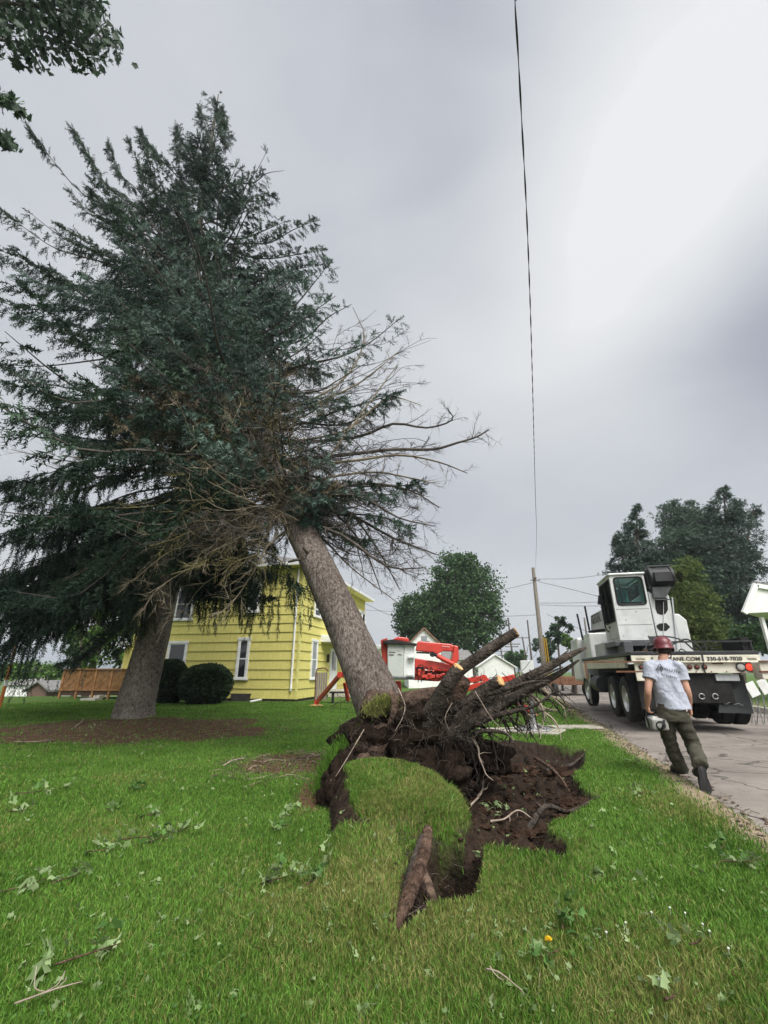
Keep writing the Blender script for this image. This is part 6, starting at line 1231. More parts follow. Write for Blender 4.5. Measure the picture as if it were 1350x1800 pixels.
b = MB(); b.mm((cx0 - .04, yc - .05, cz1 + .002), (cx1 + .03, yc + dp + .03, cz1 + .07)); tb(b, 'cab_roof', M_tw, ocab, bevel=.03)
M_seal = mat('window_rubber', (.012, .012, .012), rough=.6)
def frame(b, pts, r): b.tube(np.array(pts + pts[:1]), r, 6, caps=False)
def rr(x0, x1, z0, z1, y, rad=.09):
    o = []
    for cx, cz, a0 in ((x1 - rad, z1 - rad, 0), (x0 + rad, z1 - rad, 90), (x0 + rad, z0 + rad, 180), (x1 - rad, z0 + rad, 270)):
        for a in range(0, 91, 15): o.append((cx + rad * math.cos(R(a0 + a)), y, cz + rad * math.sin(R(a0 + a))))
    return o
b = MB(); frame(b, rr(wx0, wx1, wz0, wz1, yc - .004), .024); frame(b, [(cx0 - .006, p[0], p[2]) for p in rr(sy0, sy1, sz0, wz1 - .02, 0, .07)], .022); b.bar((cx0 - .004, (sy0 + sy1) / 2, sz0), (cx0 - .004, (sy0 + sy1) / 2, wz1), .03, .03, up=(0, 1, 0)); b.bar((wx0 + .13, yc - .004, wz0), (wx0 + .13, yc - .004, wz1), .018, .018, up=(0, 1, 0)); sealo = tb(b, 'window_seal', M_seal, ocab)
M_cg = bpy.data.materials.new('cab_glass'); M_cg.use_nodes = True; t = M_cg.node_tree; gl = N(t, 'ShaderNodeBsdfGlossy'); gl.inputs['Roughness'].default_value = .03; tp_n = N(t, 'ShaderNodeBsdfTransparent'); tp_n.inputs[0].default_value = (.62, .80, .78, 1); ms = N(t, 'ShaderNodeMixShader'); fr = N(t, 'ShaderNodeFresnel'); fr.inputs[0].default_value = 1.35
t.links.new(fr.outputs[0], ms.inputs[0]); t.links.new(tp_n.outputs[0], ms.inputs[1]); t.links.new(gl.outputs[0], ms.inputs[2]); t.links.new(ms.outputs[0], t.nodes['Material Output'].inputs[0])
b = MB(); b.mm((wx0, yc + .02, wz0), (wx1, yc + .028, wz1)); tb(b, 'window', M_cg, ocab); b = MB(); b.mm((cx0 + .02, sy0, sz0), (cx0 + .028, sy1, wz1)); tb(b, 'window', M_cg, ocab)
xm = (cx0 + cx1) / 2; b = MB(); b.mm((xm - .24, yc + .95, cz0 + .9), (xm + .22, yc + 1.08, wz1 - .18)); b.mm((xm - .24, yc + .5, cz0 + .8), (xm + .22, yc + 1.08, cz0 + .92)); tb(b, 'seat', M_teal, ocab, bevel=.05)
b = MB(); b.mm((xm - .2, yc + .18, wz0 - .12), (xm + .32, yc + .36, wz0 + .10)); b.cyl((xm - .3, yc + .4, cz0 + .9), (xm - .33, yc + .4, wz0 + .16), .02, 8); b.cyl((xm - .12, yc + 1.2, wz0), (xm - .12, yc + 1.2, wz1), .02, 8); tb(b, 'controls', M_seal, ocab, bevel=.03)
b = MB(); b.tube(*smooth([(cx0 - .05, yc + .9, cz0 + .3), (cx0 - .12, yc + .95, cz0 + .5), (cx0 - .12, yc + .95, wz1 - .2), (cx0 - .05, yc + .9, wz1 - .1)], .018, 4), 8); b.bar((cx0 - .1, yc + 1.0, wz1 - .35), (cx0 - .16, yc + 1.0, wz1 - .62), .05, .12, up=(1, 0, 0)); tb(b, 'grab_rail', M_black, ocab)
b = MB()
for z_ in (cz0 + .42, wz0 - .12): b.bar((cx0 + .03, yc - .002, z_), (cx1 - .03, yc - .002, z_), .006, .008)
b.bar((cx0 - .003, yc + 1.02, cz0 + .08), (cx0 - .003, yc + 1.02, sz0 - .02), .006, .01, up=(0, 1, 0)); b.bar((cx0 - .003, yc + .2, cz0 + .08), (cx0 - .003, yc + 1.02, cz0 + .08), .006, .01); tb(b, 'panel_seam', M_greyp, ocab)
b = MB(); b.bar((cx0 - .02, yc + .92, sz0 - .12), (cx0 - .02, yc + .80, sz0 - .12), .03, .035); tb(b, 'door_handle', M_black, ocab)
b = MB(); b.bar((wx0 + .1, yc - .03, wz0 + .03), (wx0 + .42, yc - .035, wz1 - .22), .012, .018, up=(0, 1, 0)); b.cyl((wx0 + .1, yc - .03, wz0 + .02), (wx0 + .1, yc + .02, wz0 + .02), .02, 8); tb(b, 'wiper', M_black, ocab)
b = MB()
for (px, py) in ((1100, 1090), (1118, 1075), (1140, 1118), (1096, 1118)): q = T(px, py, yc); b.cyl((q[0], yc - .006, q[2]), (q[0], yc, q[2]), .014, 8)
tb(b, 'bolt', M_greyp, ocab)
b = MB()
for k in range(7): x = -1.0 + k * .34; b.tube(*smooth([(x, .9 + .2 * (k % 3), ZT + .01), (x + .1, .9, ZT + .12 + .05 * (k % 2)), (x + .3, 1.1, ZT + .10), (x + .42, 1.3, ZT + .01)], .014, 4), 6)
tb(b, 'deck_hose', M_black)
b = MB()
for k in range(5): x = XL + .22 + k * .09; b.mm((x, .30, ZT + .02), (x + .07, .5, ZT + .06 + .05 * (k % 3)))
tb(b, 'chain_binder', M_rust2, bevel=.008)
b = MB()
for k in range(9): x = XL + .1 + k * (XR - XL - .2) / 8; b.cyl((x, .02, ZB + .03), (x, .03, ZB + .03), .012, 8)
b.build('bumper_bolt', M_rust2, plate)
# boom support with dark plates standing in for its shaded openings, winch drum on top, boom running forward
yb_ = 2.0; B = lambda px, py: T(px, py, yb_)
sup = [B(1146, 1045), B(1181, 1045), B(1184, 1075), B(1196, 1142), B(1156, 1142), B(1147, 1075)]
bx0, bx1 = B(1149, 1090)[0], B(1190, 1110)[0]; bz0 = ZT + .02; bz1 = B(1165, 1042)[2]
b = MB(); b.prism([(bx0, yb_, bz0), (bx1, yb_, bz0), (bx1, yb_, bz1 - .1), (bx1 - .06, yb_, bz1), (bx0, yb_, bz1)], (0, .16, 0)); supo = tb(b, 'boom_support', M_tw, bevel=.015)
def cut(pts, m=M_under): b = MB(); b.prism([(p[0], yb_ - .006, p[2]) for p in pts], (0, .004, 0)); return b
for pts in ([B(1151, 1051), B(1173, 1051), B(1174, 1072), B(1170, 1079), B(1162, 1081), B(1155, 1078), B(1152, 1070)], [B(1152, 1101), B(1159, 1096), B(1171, 1095), B(1178, 1102), B(1171, 1109), B(1160, 1109)], [B(1164, 1122), B(1174, 1124), B(1182, 1129), B(1176, 1134), B(1168, 1130)]): tb(cut(pts), 'dark_opening_plate', M_under, supo)
b = MB(); b.bar(B(1166, 1058) - (0, .012, 0), B(1166, 1142) - (0, .012, 0), .014, .02, up=(0, 1, 0)); b.bar(B(1181, 1050) - (0, .02, 0), B(1190, 1142) - (0, .02, 0), .03, .04, up=(0, 1, 0)); b.bar((bx0 + .01, yb_ - .02, bz0), (bx0 + .01, yb_ - .02, bz1 - .3), .03, .04, up=(0, 1, 0)); tb(b, 'support_rib', M_lgrey, supo)
wa = B(1137, 1015); wb = B(1183, 1015); wz = B(1160, 1014)[2]; R1 = .27
b = MB(); b.lathe([(R1 * .95, 0), (R1 * 1.12, .03), (R1 * 1.12, .09), (R1, .11), (R1, wb[0] - wa[0] - .11), (R1 * 1.12, wb[0] - wa[0] - .09), (R1 * 1.12, wb[0] - wa[0] - .03), (R1 * .9, wb[0] - wa[0])], (wa[0], yb_ + .05, wz), (1, 0, 0), 40); dr_o = tb(b, 'winch_drum', M_black, smooth=False)
b = MB(); b.mm((wa[0] + .12, yb_ - .26, wz - .18), (wb[0] - .1, yb_ - .2, wz + .1)); b.bar((wa[0] + .02, yb_ - .05, wz + .3), (wb[0] - .02, yb_ - .05, wz + .3), .05, .05); b.mm((wa[0] - .04, yb_ - .1, wz - .35), (wa[0] + .03, yb_ + .35, wz + .22)); b.build('drum_guard', M_black, dr_o, bevel=.015)
b = MB(); g0 = B(1144, 1033); g1 = B(1178, 1033); g2 = B(1168, 1052); g3 = B(1147, 1052); b.prism([(p[0], yb_ - .12, p[2]) for p in (g0, g1, g2, g3)], (0, .3, 0)); b.bar(B(1148, 1055) - (0, .13, 0), B(1174, 1055) - (0, .13, 0), .04, .03); b.build('winch_bracket', M_greyp, dr_o, bevel=.01)
b = MB(); bo = np.array([(bx0 + bx1) / 2, yb_ + .5, bz1 - .15]); bt = bo + (0, 7.2, -.35); b.bar(bo, bt, .42, .55); b.bar(bt - (0, .4, 0), bt + (0, 1.2, -.05), .32, .42); tb(b, 'boom', M_tw, bevel=.03)
# lettered side panel behind the cab and its pipework
pa, pb_, pc, pd = T(1038, 1082, 4.4), T(1061, 1069, 3.6), T(1061, 1106, 3.6), T(1039, 1108, 4.4)
b = MB(); b.hexa(np.array([pd, pc, pc + (.05, .02, 0), pd + (.05, .02, 0), pa, pb_, pb_ + (.05, .02, 0), pa + (.05, .02, 0)])); sp_o = tb(b, 'sign_panel', M_tw, bevel=.01)
dd = pc - pd; ang = math.atan2(dd[1], dd[0]); st = pd * .62 + pa * .38 + (pc - pd) * .10 - np.array([.02, .008, 0]); 
b = MB()
for k in range(6):
    q = pd * .60 + pa * .40 + (pc - pd) * (.14 + .13 * k) + (pb_ - pa) * 0 + np.array([-.012, -.012, .0 + .015 * k]); u_ = (pc - pd) / np.linalg.norm(pc - pd); b.bar(q, q + (0, 0, .26), .012, .028, up=u_); b.bar(q + (0, 0, .25) , q + u_ * .09 + (0, 0, .25), .012, .03); 
    if k % 2: b.bar(q + (0, 0, .01), q + u_ * .09 + (0, 0, .01), .012, .03)
    else: b.bar(q + (0, 0, .13), q + u_ * .08 + (0, 0, .13), .012, .03)
tb(b, 'lettering', M_greyp, sp_o)
b = MB(); b.bar(pd + (0, 0, -.05), pc + (0, 0, -.03), .2, .07); b.bar(pd + (-.05, 0, 0), pd + (-.08, 0, .8), .05, .06, up=(0, 1, 0)); b.cyl(pd + (-.3, 0, -.3), pd + (-.36, 0, .55), .03, 8); tb(b, 'pipework', M_under)
q0 = T(1185, 1079, 2.6); q1 = T(1212, 1142, 2.6); b = MB(); xa, xb = T(1187, 1100, 2.6)[0], T(1212, 1110, 2.6)[0]; b.prism([(xa, 2.6, ZT), (xb, 2.6, ZT), (xb, 2.6, q0[2] - .18), (xb - .16, 2.6, q0[2]), (xa, 2.6, q0[2])], (0, 1.3, 0)); tb(b, 'counterweight', M_tw, bevel=.035)
# deck rails and mesh basket
zr_ = T(1300, 1127, .1)[2]; b = MB(); x0 = T(1170, 1127, .1)[0]; b.bar((x0, .1, zr_), (XR - .02, .1, zr_), .035, .035)
for f in (0.02, .45, .98): x = x0 + (XR - .02 - x0) * f; b.bar((x, .1, zd), (x, .1, zr_), .03, .03, up=(0, 1, 0))
b.bar((XR - .05, .1, zr_), (XR - .05, 4.5, zr_), .03, .03); tb(b, 'deck_rail', M_black)
b = MB(); xa = T(1293, 1130, .4)[0]; xb = XR - .04; za = T(1300, 1121, .3)[2]; b.mm((xa, .15, zd + .002), (xb, .19, za)); b.mm((xa, .2, zd + .002), (xa + .03, 1.1, za)); b.mm((xb - .03, .2, zd + .002), (xb, 1.1, za)); b.mm((xa, 1.1, zd + .002), (xb, 1.13, za)); tb(b, 'side_bin', M_under, bevel=.01)
b = MB(); b.tube(*smooth([(-.9, .25, zd), (-.7, .3, zd + .22), (-.3, .3, zd + .16), (.1, .3, zd + .28), (.35, .3, zd + .02)], .02, 5), 8); b.tube(*smooth([(-.6, .5, zd), (-.5, .5, zd + .35), (0, .5, zd + .3), (.3, .5, zd)], .018, 5), 8); tb(b, 'hydraulic_hose', M_black)
bpy.context.view_layer.update()
# mats under the near pad, cribbing under the far one
M_mat = mat('weathered_outrigger_mat', (.34, .31, .25), (.50, .47, .40), scale=5, rough=.9, isl=.12)
def grid_mat(pc, ang, L_, W_, label, h=.035):
    c, s_ = math.cos(ang), math.sin(ang); Rm = np.array([[c, -s_, 0], [s_, c, 0], [0, 0, 1]]); z = H1(*pc[:2]) + .03; root = np.array([pc[0], pc[1], z]); b = MB(); n1, n2 = int(L_ / .09), int(W_ / .09)
    for i in range(n1 + 1): x = -L_ / 2 + L_ * i / n1; b.box(Rm @ (x, 0, 0), (.045, W_, h), rot=Rm)
    for i in range(n2 + 1): y = -W_ / 2 + W_ * i / n2; b.box(Rm @ (0, y, .003), (L_, .03, h), rot=Rm)
    o = b.build('outrigger_mat', M_mat); o.location = tuple(root); tag(o, label, 'mat')
g = G(940, 1286); grid_mat((g[0], g[1]), R(-32), 1.15, .95, 'square gridded mat directly under the round outrigger float pad')
g = G(1000, 1281); grid_mat((g[0] + .2, g[1] + .15), R(4), 1.15, .5, 'long pale gridded mat reaching toward the street from the float pad')
g = G(885, 1284); grid_mat((g[0] - .1, g[1]), R(10), .8, .45, 'pale gridded mat half hidden behind the roots, left of the float pad')
q = TO + TX * 3.15 + TF * pady
for i, (dz, a) in enumerate(((.0, 0), (.0, 0))): pass
M_crib = mat('white_cribbing_paint', (.62, .62, .60), (.72, .72, .70), scale=5, rough=.7, dirt=(.3, .27, .22), dirt_amt=.5)
for (px, py, lb) in ((1322, 1212, 'white board barrier leaning by the right rear of the truck, nearer one'), (1343, 1207, 'white board at the right edge beside the truck, farther one')):
    p = PY(px, py, 12.4); r_ = empty('barrier_board', (p[0], p[1], 0), lb, 'barrier'); b = MB(); b.bar(p + (-.05, 0, .17), p + (.07, 0, -.16), .02, .26, up=(1, 0, .4)); b.build('board', M_crib, r_, world=True); b = MB()
    for s in (-.1, .1): b.cyl((p[0] + s, p[1] + .05, -.03), (p[0] + s * .6, p[1] + .05, p[2]), .012, 6); b.cyl((p[0] + s, p[1] + .45, -.03), (p[0] + s * .6, p[1] + .07, p[2]), .012, 6)
    b.build('leg', M_steel, r_, world=True)

# a second vehicle far down the street and a trailer seen under the boom
v0 = PY(1000, 1190, 27); r_ = empty('utility_trailer', (v0[0], v0[1], 0), 'small dark trailer with a spoked wheel far down the street behind the root tips', 'trailer'); b = MB(); c = np.array([v0[0], v0[1], 0.])
b.mm(c + (-1.2, 0, .55), c + (1.6, 2.6, 1.0)); b.build('bed', M_rust2, r_, world=True, bevel=.02)
for dx in (-.9, .9): b = MB(); b.lathe([(.25, -.1), (.34, -.1), (.36, 0), (.34, .1), (.25, .1)], c + (dx, .0, .33), (0, 1, .0) if False else (1, 0, 0), 24, caps=False); b.lathe([(.25, -.05), (.05, -.03), (.05, .03), (.25, .05)], c + (dx, 0, .33), (1, 0, 0), 8); b.build('wheel', M_rub, r_, world=True)
b = MB(); b.bar(c + (-1.2, 0, .8), c + (-2.4, 0, .5), .08, .1); b.build('tow_bar', M_black, r_, world=True)

# ------------------------------------------------------------ red tracked spider lift
M_or = mat('lift_red_paint', (.46, .030, .017), (.58, .045, .026), scale=2, rough=.4, spec=.5, coat=.2, dirt=(.25, .06, .04), dirt_amt=.35)
M_or2 = mat('lift_dark_red', (.30, .03, .018), (.40, .045, .025), scale=3, rough=.5)
M_buck = mat('bucket_grey_fibreglass', (.42, .44, .41), (.50, .52, .49), scale=2, rough=.45, dirt=(.3, .3, .27), dirt_amt=.3); M_buckl = mat('bucket_liner_white', (.66, .67, .65), (.74, .75, .73), scale=3, rough=.45)
LY = 15.5; Q = lambda px, py, y=LY: PY(px, py, y)
lift = empty('spider_lift', (*Q(745, 1225)[:2], 0), 'compact red-orange tracked boom lift folded up beside the house, with a grey bucket', 'aerial lift')
def lb_(b, name, m, par=None, **k):
    o = b.build(name, m, par or lift, world=par is None, **k)
    return o
def slab(pts, y, th, m, name, bevel=.02, par=None): b = MB(); b.prism([Q(p[0], p[1], y) for p in pts], (0, th, 0)); return lb_(b, name, m, par, bevel=bevel)
y1 = 14.6
slab([(681, 1131), (710, 1131), (709, 1191), (681, 1190)], y1, .75, M_buck, 'bucket', .03); bk_ = bpy.context.scene.objects['bucket'] if 'bucket' in bpy.context.scene.objects else None
slab([(710, 1131), (729, 1133), (729, 1191), (709, 1191)], y1 + .04, .7, M_buckl, 'bucket_side', .03)
slab([(679, 1190), (730, 1191), (729, 1195), (682, 1194)], y1 - .03, .85, M_greyp, 'bucket_base', .02)
b = MB(); b.bar(Q(717, 1155, y1) - (0, .06, 0), Q(729, 1155, y1) - (0, .06, 0), .14, .06); b.bar(Q(715, 1186, y1) - (0, .06, 0), Q(727, 1186, y1) - (0, .06, 0), .12, .05); lb_(b, 'bucket_step', M_buckl, bevel=.01)
b = MB(); b.mm(Q(698, 1137, y1) - (0, .01, 0), Q(705, 1144, y1) + (0, .0, 0)); b.bar(Q(684, 1146, y1) - (0, .01, 0), Q(695, 1147, y1) - (0, .01, 0), .01, .02); b.bar(Q(684, 1151, y1) - (0, .01, 0), Q(692, 1151, y1) - (0, .01, 0), .01, .03); b.bar(Q(699, 1150, y1) - (0, .01, 0), Q(706, 1151, y1) - (0, .01, 0), .01, .02); lb_(b, 'bucket_decal', M_greyp)
slab([(669, 1125), (681, 1121), (682, 1190), (672, 1165)], y1 + .1, .6, M_or2, 'bucket_cover', .02); slab([(673, 1126), (690, 1124), (732, 1131), (733, 1134), (700, 1132), (675, 1131)], y1 - .12, .95, mat('black_crumpled_cover', (.015, .013, .013), (.04, .03, .03), scale=9, rough=.7, bump=.5), 'bucket_rim_cover', .01)
slab([(690, 1124), (700, 1119), (717, 1121), (720, 1127), (716, 1129)], y1 + .1, .5, M_or, 'control_console', .03)
slab([(734, 1128), (738, 1127), (792, 1132), (806, 1139), (805, 1146), (780, 1144), (768, 1150), (760, 1147), (731, 1144)], LY + .1, .32, M_or, 'upper_boom', .03)
b = MB(); b.bar(Q(732, 1147, LY), Q(755, 1148, LY), .1, .05); lb_(b, 'boom_cable_tray', M_under)
b = MB(); 
for k in range(8): b.bar(Q(778 + k * 1.7, 1135.2 + k * .12, LY + .08), Q(778 + k * 1.7, 1137 + k * .12, LY + .08), .012, .012, up=(0, 1, 0))
lb_(b, 'boom_decal', M_white)
slab([(798, 1134), (806, 1136), (807, 1160), (800, 1169), (794, 1160), (797, 1146)], LY, .5, M_or, 'elbow_joint', .03)
b = MB(); b.tube(*smooth([Q(768, 1152, LY - .1), Q(782, 1160, LY - .1), Q(797, 1167, LY - .1)], .075, 4), 12); lb_(b, 'boom_cylinder', M_or)
b = MB(); b.tube([Q(760, 1149, LY - .1), Q(771, 1154, LY - .1)], .05, 10); b.cyl(Q(760, 1150, LY - .3), Q(760, 1150, LY + .3), .09, 14); lb_(b, 'pivot_pin', M_under)
slab([(729, 1157), (733, 1157), (762, 1162), (795, 1168), (797, 1180), (775, 1180), (728, 1174)], LY + .05, .4, M_or, 'lower_boom', .03)
slab([(728, 1174), (745, 1173), (748, 1180), (742, 1195), (729, 1196)], LY + .1, .4, M_or, 'turret', .02)
slab([(738, 1178), (790, 1180), (795, 1192), (770, 1198), (735, 1196)], LY + .3, .5, M_or2, 'chassis', .02)
slab([(733, 1172), (745, 1172), (745, 1178), (733, 1177)], LY - .02, .08, M_under, 'valve_block', .01)
b = MB(); rs = random.Random(5)
for k in range(26):
    p = Q(rs.uniform(732, 792), rs.uniform(1174, 1195), LY + rs.uniform(-.1, .3)); q = p + np.array([rs.uniform(-.25, .25), rs.uniform(-.1, .1), rs.uniform(-.15, .15)]); b.tube(*smooth([p, (p + q) / 2 + (0, 0, .08), q], .014, 4), 6)
lb_(b, 'hydraulic_hose', M_under)
b = MB()
for k in range(14): p = Q(rs.uniform(736, 790), rs.uniform(1176, 1192), LY - .02); b.box(p, (rs.uniform(.06, .16), .12, rs.uniform(.04, .12)))
lb_(b, 'fitting', M_or, bevel=.01)
slab([(690, 1197), (705, 1197), (706, 1220), (694, 1220)], LY + .2, .5, M_or, 'undercarriage', .03)
for yy in (LY - .1, LY + 1.0): b = MB(); c = [Q(716, 1209, yy), Q(780, 1209, yy)]; c[0][2] = c[1][2] = .22; poly = [c[0] + (-.22 * math.cos(a), 0, .22 * math.sin(a)) for a in np.linspace(-math.pi / 2, math.pi / 2, 9)] + [c[1] + (.22 * math.cos(a), 0, .22 * math.sin(a)) for a in np.linspace(math.pi / 2, -math.pi / 2, 9)]; b.prism(poly, (0, .26, 0)); lb_(b, 'rubber_track', M_rub)
def leg(p0, p1, p2, pad, m1=M_or, knee=.17):
    b = MB(); b.bar(p0, p1, .14, knee, up=(0, 0, 1)); b.bar(p1, p2, .11, knee * .95); o = lb_(b, 'outrigger_leg', m1, bevel=.02); b = MB(); b.cyl(p1 - (0, .1, 0), p1 + (0, .1, 0), knee * .62, 16); b.cyl(p2 - (0, .09, 0), p2 + (0, .09, 0), knee * .55, 14); b.build('pivot', m1, o)
    b = MB(); b.lathe([(.02, .0), (.24, .0), (.26, .03), (.10, .06), (.04, .14)], pad, n=24); b.build('foot_plate', M_cut, o); return o
f0_ = G(556, 1241, .0); f0_ = np.array([f0_[0], f0_[1], H1(*f0_[:2]) + .02]); leg(Q(660, 1187, 16.4), PY(598, 1186, 17.0), np.array([PY(557, 1236, f0_[1])[0], f0_[1], .14]), f0_)
f1_ = np.array([PY(925, 1180, 15)[0], 15., H1(PY(925, 1180, 15)[0], 15) + .02]); leg(Q(800, 1200, 15.4), Q(850, 1192, 15.2), f1_ + (0, 0, .14), f1_)
b = MB(); b.bar(Q(785, 1219, 14.4), PY(905, 1190, 13.6), .12, .16); lb_(b, 'outrigger_leg', M_or, bevel=.02)
b = MB(); b.cyl(Q(806, 1194, LY), Q(848, 1194, LY), .05, 12); lb_(b, 'outrigger_tube', M_or); b = MB(); b.cyl(Q(840, 1193.5, LY), Q(866, 1193.5, LY), .035, 12); lb_(b, 'outrigger_rod', M_steel)
b = MB(); b.bar(Q(606, 1200, 17.3), Q(612, 1232, 17.5), .12, .12); lb_(b, 'outrigger_leg', M_or2, bevel=.02)
# small things at the house's side door
p = G(566, 1232); p = np.array([PY(566, 1190, 21)[0], 21, 0]); r_ = empty('garden_gate', p, 'small weathered wooden gate panel with an arched dark top by the side door', 'gate'); b = MB()
for k in range(5): b.mm(p + (-.25 + k * .1, 0, .1), p + (-.165 + k * .1, .03, 1.25))
b.build('boards', M_pole, r_, world=True); b = MB(); b.tube(*smooth([p + (-.27, .0, 0), p + (-.27, 0, 1.25), p + (-.1, 0, 1.42), p + (.14, 0, 1.42), p + (.27, 0, 1.3)], .03, 4), 8); b.build('frame', M_rust2, r_, world=True)
p = np.array([PY(612, 1190, 20.5)[0], 20.5, 0]); r_ = empty('garden_bench', p, 'low dark bench against the yellow side wall, seen past the leaning trunk', 'bench'); b = MB(); b.mm(p + (-.8, 0, .40), p + (.7, .4, .46)); b.build('seat', M_under, r_, world=True)
for dx in (-.7, .6): b = MB(); b.mm(p + (dx, .02, 0), p + (dx + .08, .38, .395)); b.build('leg', M_under, r_, world=True)

# ------------------------------------------------------------ the man walking toward the crane
M_skin = mat('tanned_skin', (.42, .22, .145), (.50, .275, .19), scale=8, rough=.55, spec=.4)
M_shirt = mat('heather_grey_tshirt', (.31, .33, .39), (.41, .43, .49), scale=25, rough=.9, bump=.15, bscale=9)
M_pants = mat('olive_work_trousers', (.034, .032, .022), (.072, .068, .046), scale=5, rough=.9, bump=.3, bscale=12)
M_boot = mat('black_boot', (.012, .011, .011), (.028, .025, .024), scale=8, rough=.6)
M_helm = mat('red_helmet_shell', (.085, .014, .018), (.15, .026, .032), scale=4, rough=.35, spec=.5, dirt=(.12, .04, .04), dirt_amt=.5)
man = empty('person', (*G(1196, 1365)[:2], 0), 'man in grey t-shirt, olive trousers and red helmet walking away, chainsaw in left hand', 'person')
def K(px, py, Y, dx=0, dy=0, dz=0): return PY(px, py, Y) + np.array([dx, dy, dz])
MH = R(14); mx_ = np.array([math.cos(MH), -math.sin(MH), 0]); my_ = np.array([math.sin(MH), math.cos(MH), 0])
def loft(b, rings, n=28):
    """rings: (centre, half width, half depth, squareness)"""
    a = np.linspace(0, 2 * math.pi, n, endpoint=False); V = []
    for c, rx, ry in rings:
        cs, sn = np.cos(a), np.sin(a); V.append(np.asarray(c) + (np.sign(cs) * np.abs(cs) ** .85 * rx)[:, None] * mx_ + (np.sign(sn) * np.abs(sn) ** .9 * ry)[:, None] * my_)
    m = len(rings); i = np.arange(m - 1)[:, None] * n; j = np.arange(n)[None]; k = (j + 1) % n
    b.add(np.concatenate(V), np.stack([i + j, i + k, i + n + k, i + n + j], -1).reshape(-1, 4), np.arange(n)[::-1][None], (np.arange(n) + (m - 1) * n)[None])
def remesh(b, vox, name, m, parent, folds=None, smooth_it=4):
    o = b.build('tmp', m); md = o.modifiers.new('r', 'REMESH'); md.mode = 'VOXEL'; md.voxel_size = vox; s2 = o.modifiers.new('s', 'SMOOTH'); s2.iterations = smooth_it; s2.factor = .5
    bpy.context.view_layer.update(); me = bpy.data.meshes.new_from_object(o.evaluated_get(bpy.context.evaluated_depsgraph_get())); bpy.data.objects.remove(o)
    n = len(me.vertices); co = np.zeros(n * 3, np.float32); me.vertices.foreach_get('co', co); nr = np.zeros(n * 3, np.float32); me.vertex_normals.foreach_get('vector', nr); co = co.reshape(-1, 3).astype(float); nr = nr.reshape(-1, 3)
    if folds is not None: co = co + nr * folds(co)[:, None]
    me.vertices.foreach_set('co', co.ravel().astype(np.float32)); me.polygons.foreach_set('use_smooth', np.ones(len(me.polygons), bool)); me.materials.clear(); me.materials.append(m); me.update()
    o = bpy.data.objects.new(name, me); COL.objects.link(o); o.parent = parent; o.matrix_parent_inverse = inv(parent); return o
pel = K(1181, 1256, 6.45); neck = K(1166, 1158, 6.50); chest = K(1168, 1190, 6.47)
shL = K(1143, 1169, 6.47); shR = K(1192, 1172, 6.40); elL = K(1139, 1214, 6.42); wrL = K(1138, 1240, 6.52); elR = K(1209, 1217, 6.36); wrR = K(1212, 1244, 6.50)
hipL = K(1166, 1258, 6.46); hipR = K(1196, 1260, 6.42); knL = K(1180, 1312, 6.62); anL = K(1199, 1352, 6.66); knR = K(1220, 1315, 6.42); anR = K(1230, 1343, 6.03)
hd = K(1166, 1141, 6.53)
b = MB()
loft(b, [(pel, .15, .11), (pel * .6 + chest * .4, .14, .10), (chest, .165, .115), (neck * .75 + chest * .25, .15, .09), (neck * .93 + chest * .07, .07, .06), (neck + (0, 0, .03), .058, .06), (hd - (0, 0, .05), .058, .065)])
b.blob(hd, (.078, .098, .118), 0, .0, 1, 32, 24); b.blob(hd + my_ * .09 + (0, 0, -.02), (.014, .022, .026), 0, 0, 1, 10, 8)     # nose
for s in (-1, 1): b.blob(hd + mx_ * s * .080 - (0, 0, .005) - my_ * .005, (.012, .022, .034), 0, 0, 1, 12, 8)
for (a, e, c) in ((shL, elL, wrL), (shR, elR, wrR)): b.tube(*smooth([a * .8 + chest * .2, a, a * .5 + e * .5, e, e * .5 + c * .5, c], [.06, .058, .052, .042, .043, .030], 4), 16)
for (h, k_, a) in ((hipL, knL, anL), (hipR, knR, anR)): b.tube(*smooth([h, h * .5 + k_ * .5, k_, k_ * .5 + a * .5, a], [.09, .08, .058, .058, .04], 4), 16)
def hand(b, w, d, palm_n, grip, side):
    d = d / np.linalg.norm(d); palm_n = palm_n - d * (palm_n @ d); palm_n /= np.linalg.norm(palm_n); s = np.cross(d, palm_n) * side
    p0 = w + d * .01; kn = w + d * .085; b.tube([w - d * .02, p0, w + d * .05, kn], [.028, .030, .036, .030], 14, ell=(1, .62) if abs(d[2]) > .5 else (1, .7))
    for i, (o_, l, r) in enumerate(((.029, .072, .0092), (.010, .082, .0096), (-.010, .076, .0092), (-.028, .060, .0082))):
        q = kn + s * o_ - d * abs(o_) * .25; P_ = [q - d * .02, q]; dd = d.copy()
        for sgm, fr_ in enumerate((.42, .32, .26)): dd = dd * math.cos(grip) + palm_n * math.sin(grip); dd /= np.linalg.norm(dd); P_.append(P_[-1] + dd * l * fr_)
        b.tube(P_, [r * 1.05, r * 1.05, r, r * .92, r * .75], 10)
    q = w + d * .03 + s * .030; b.tube([q, q + (s * .8 + d * .6) * .028, q + (s * .55 + d * .8 + palm_n * .5) * .052, q + (s * .2 + d * .9 + palm_n * .9) * .072], [.014, .0125, .0115, .008], 10)
hand(b, wrL, np.array([.05, .15, -1.]), my_ * .5 + mx_ * 1.0, 1.15, -1); hand(b, wrR, np.array([.06, .12, -1.]), -mx_ + my_ * .2, .55, 1)
body = remesh(b, .0052, 'body', M_skin, man, smooth_it=2)
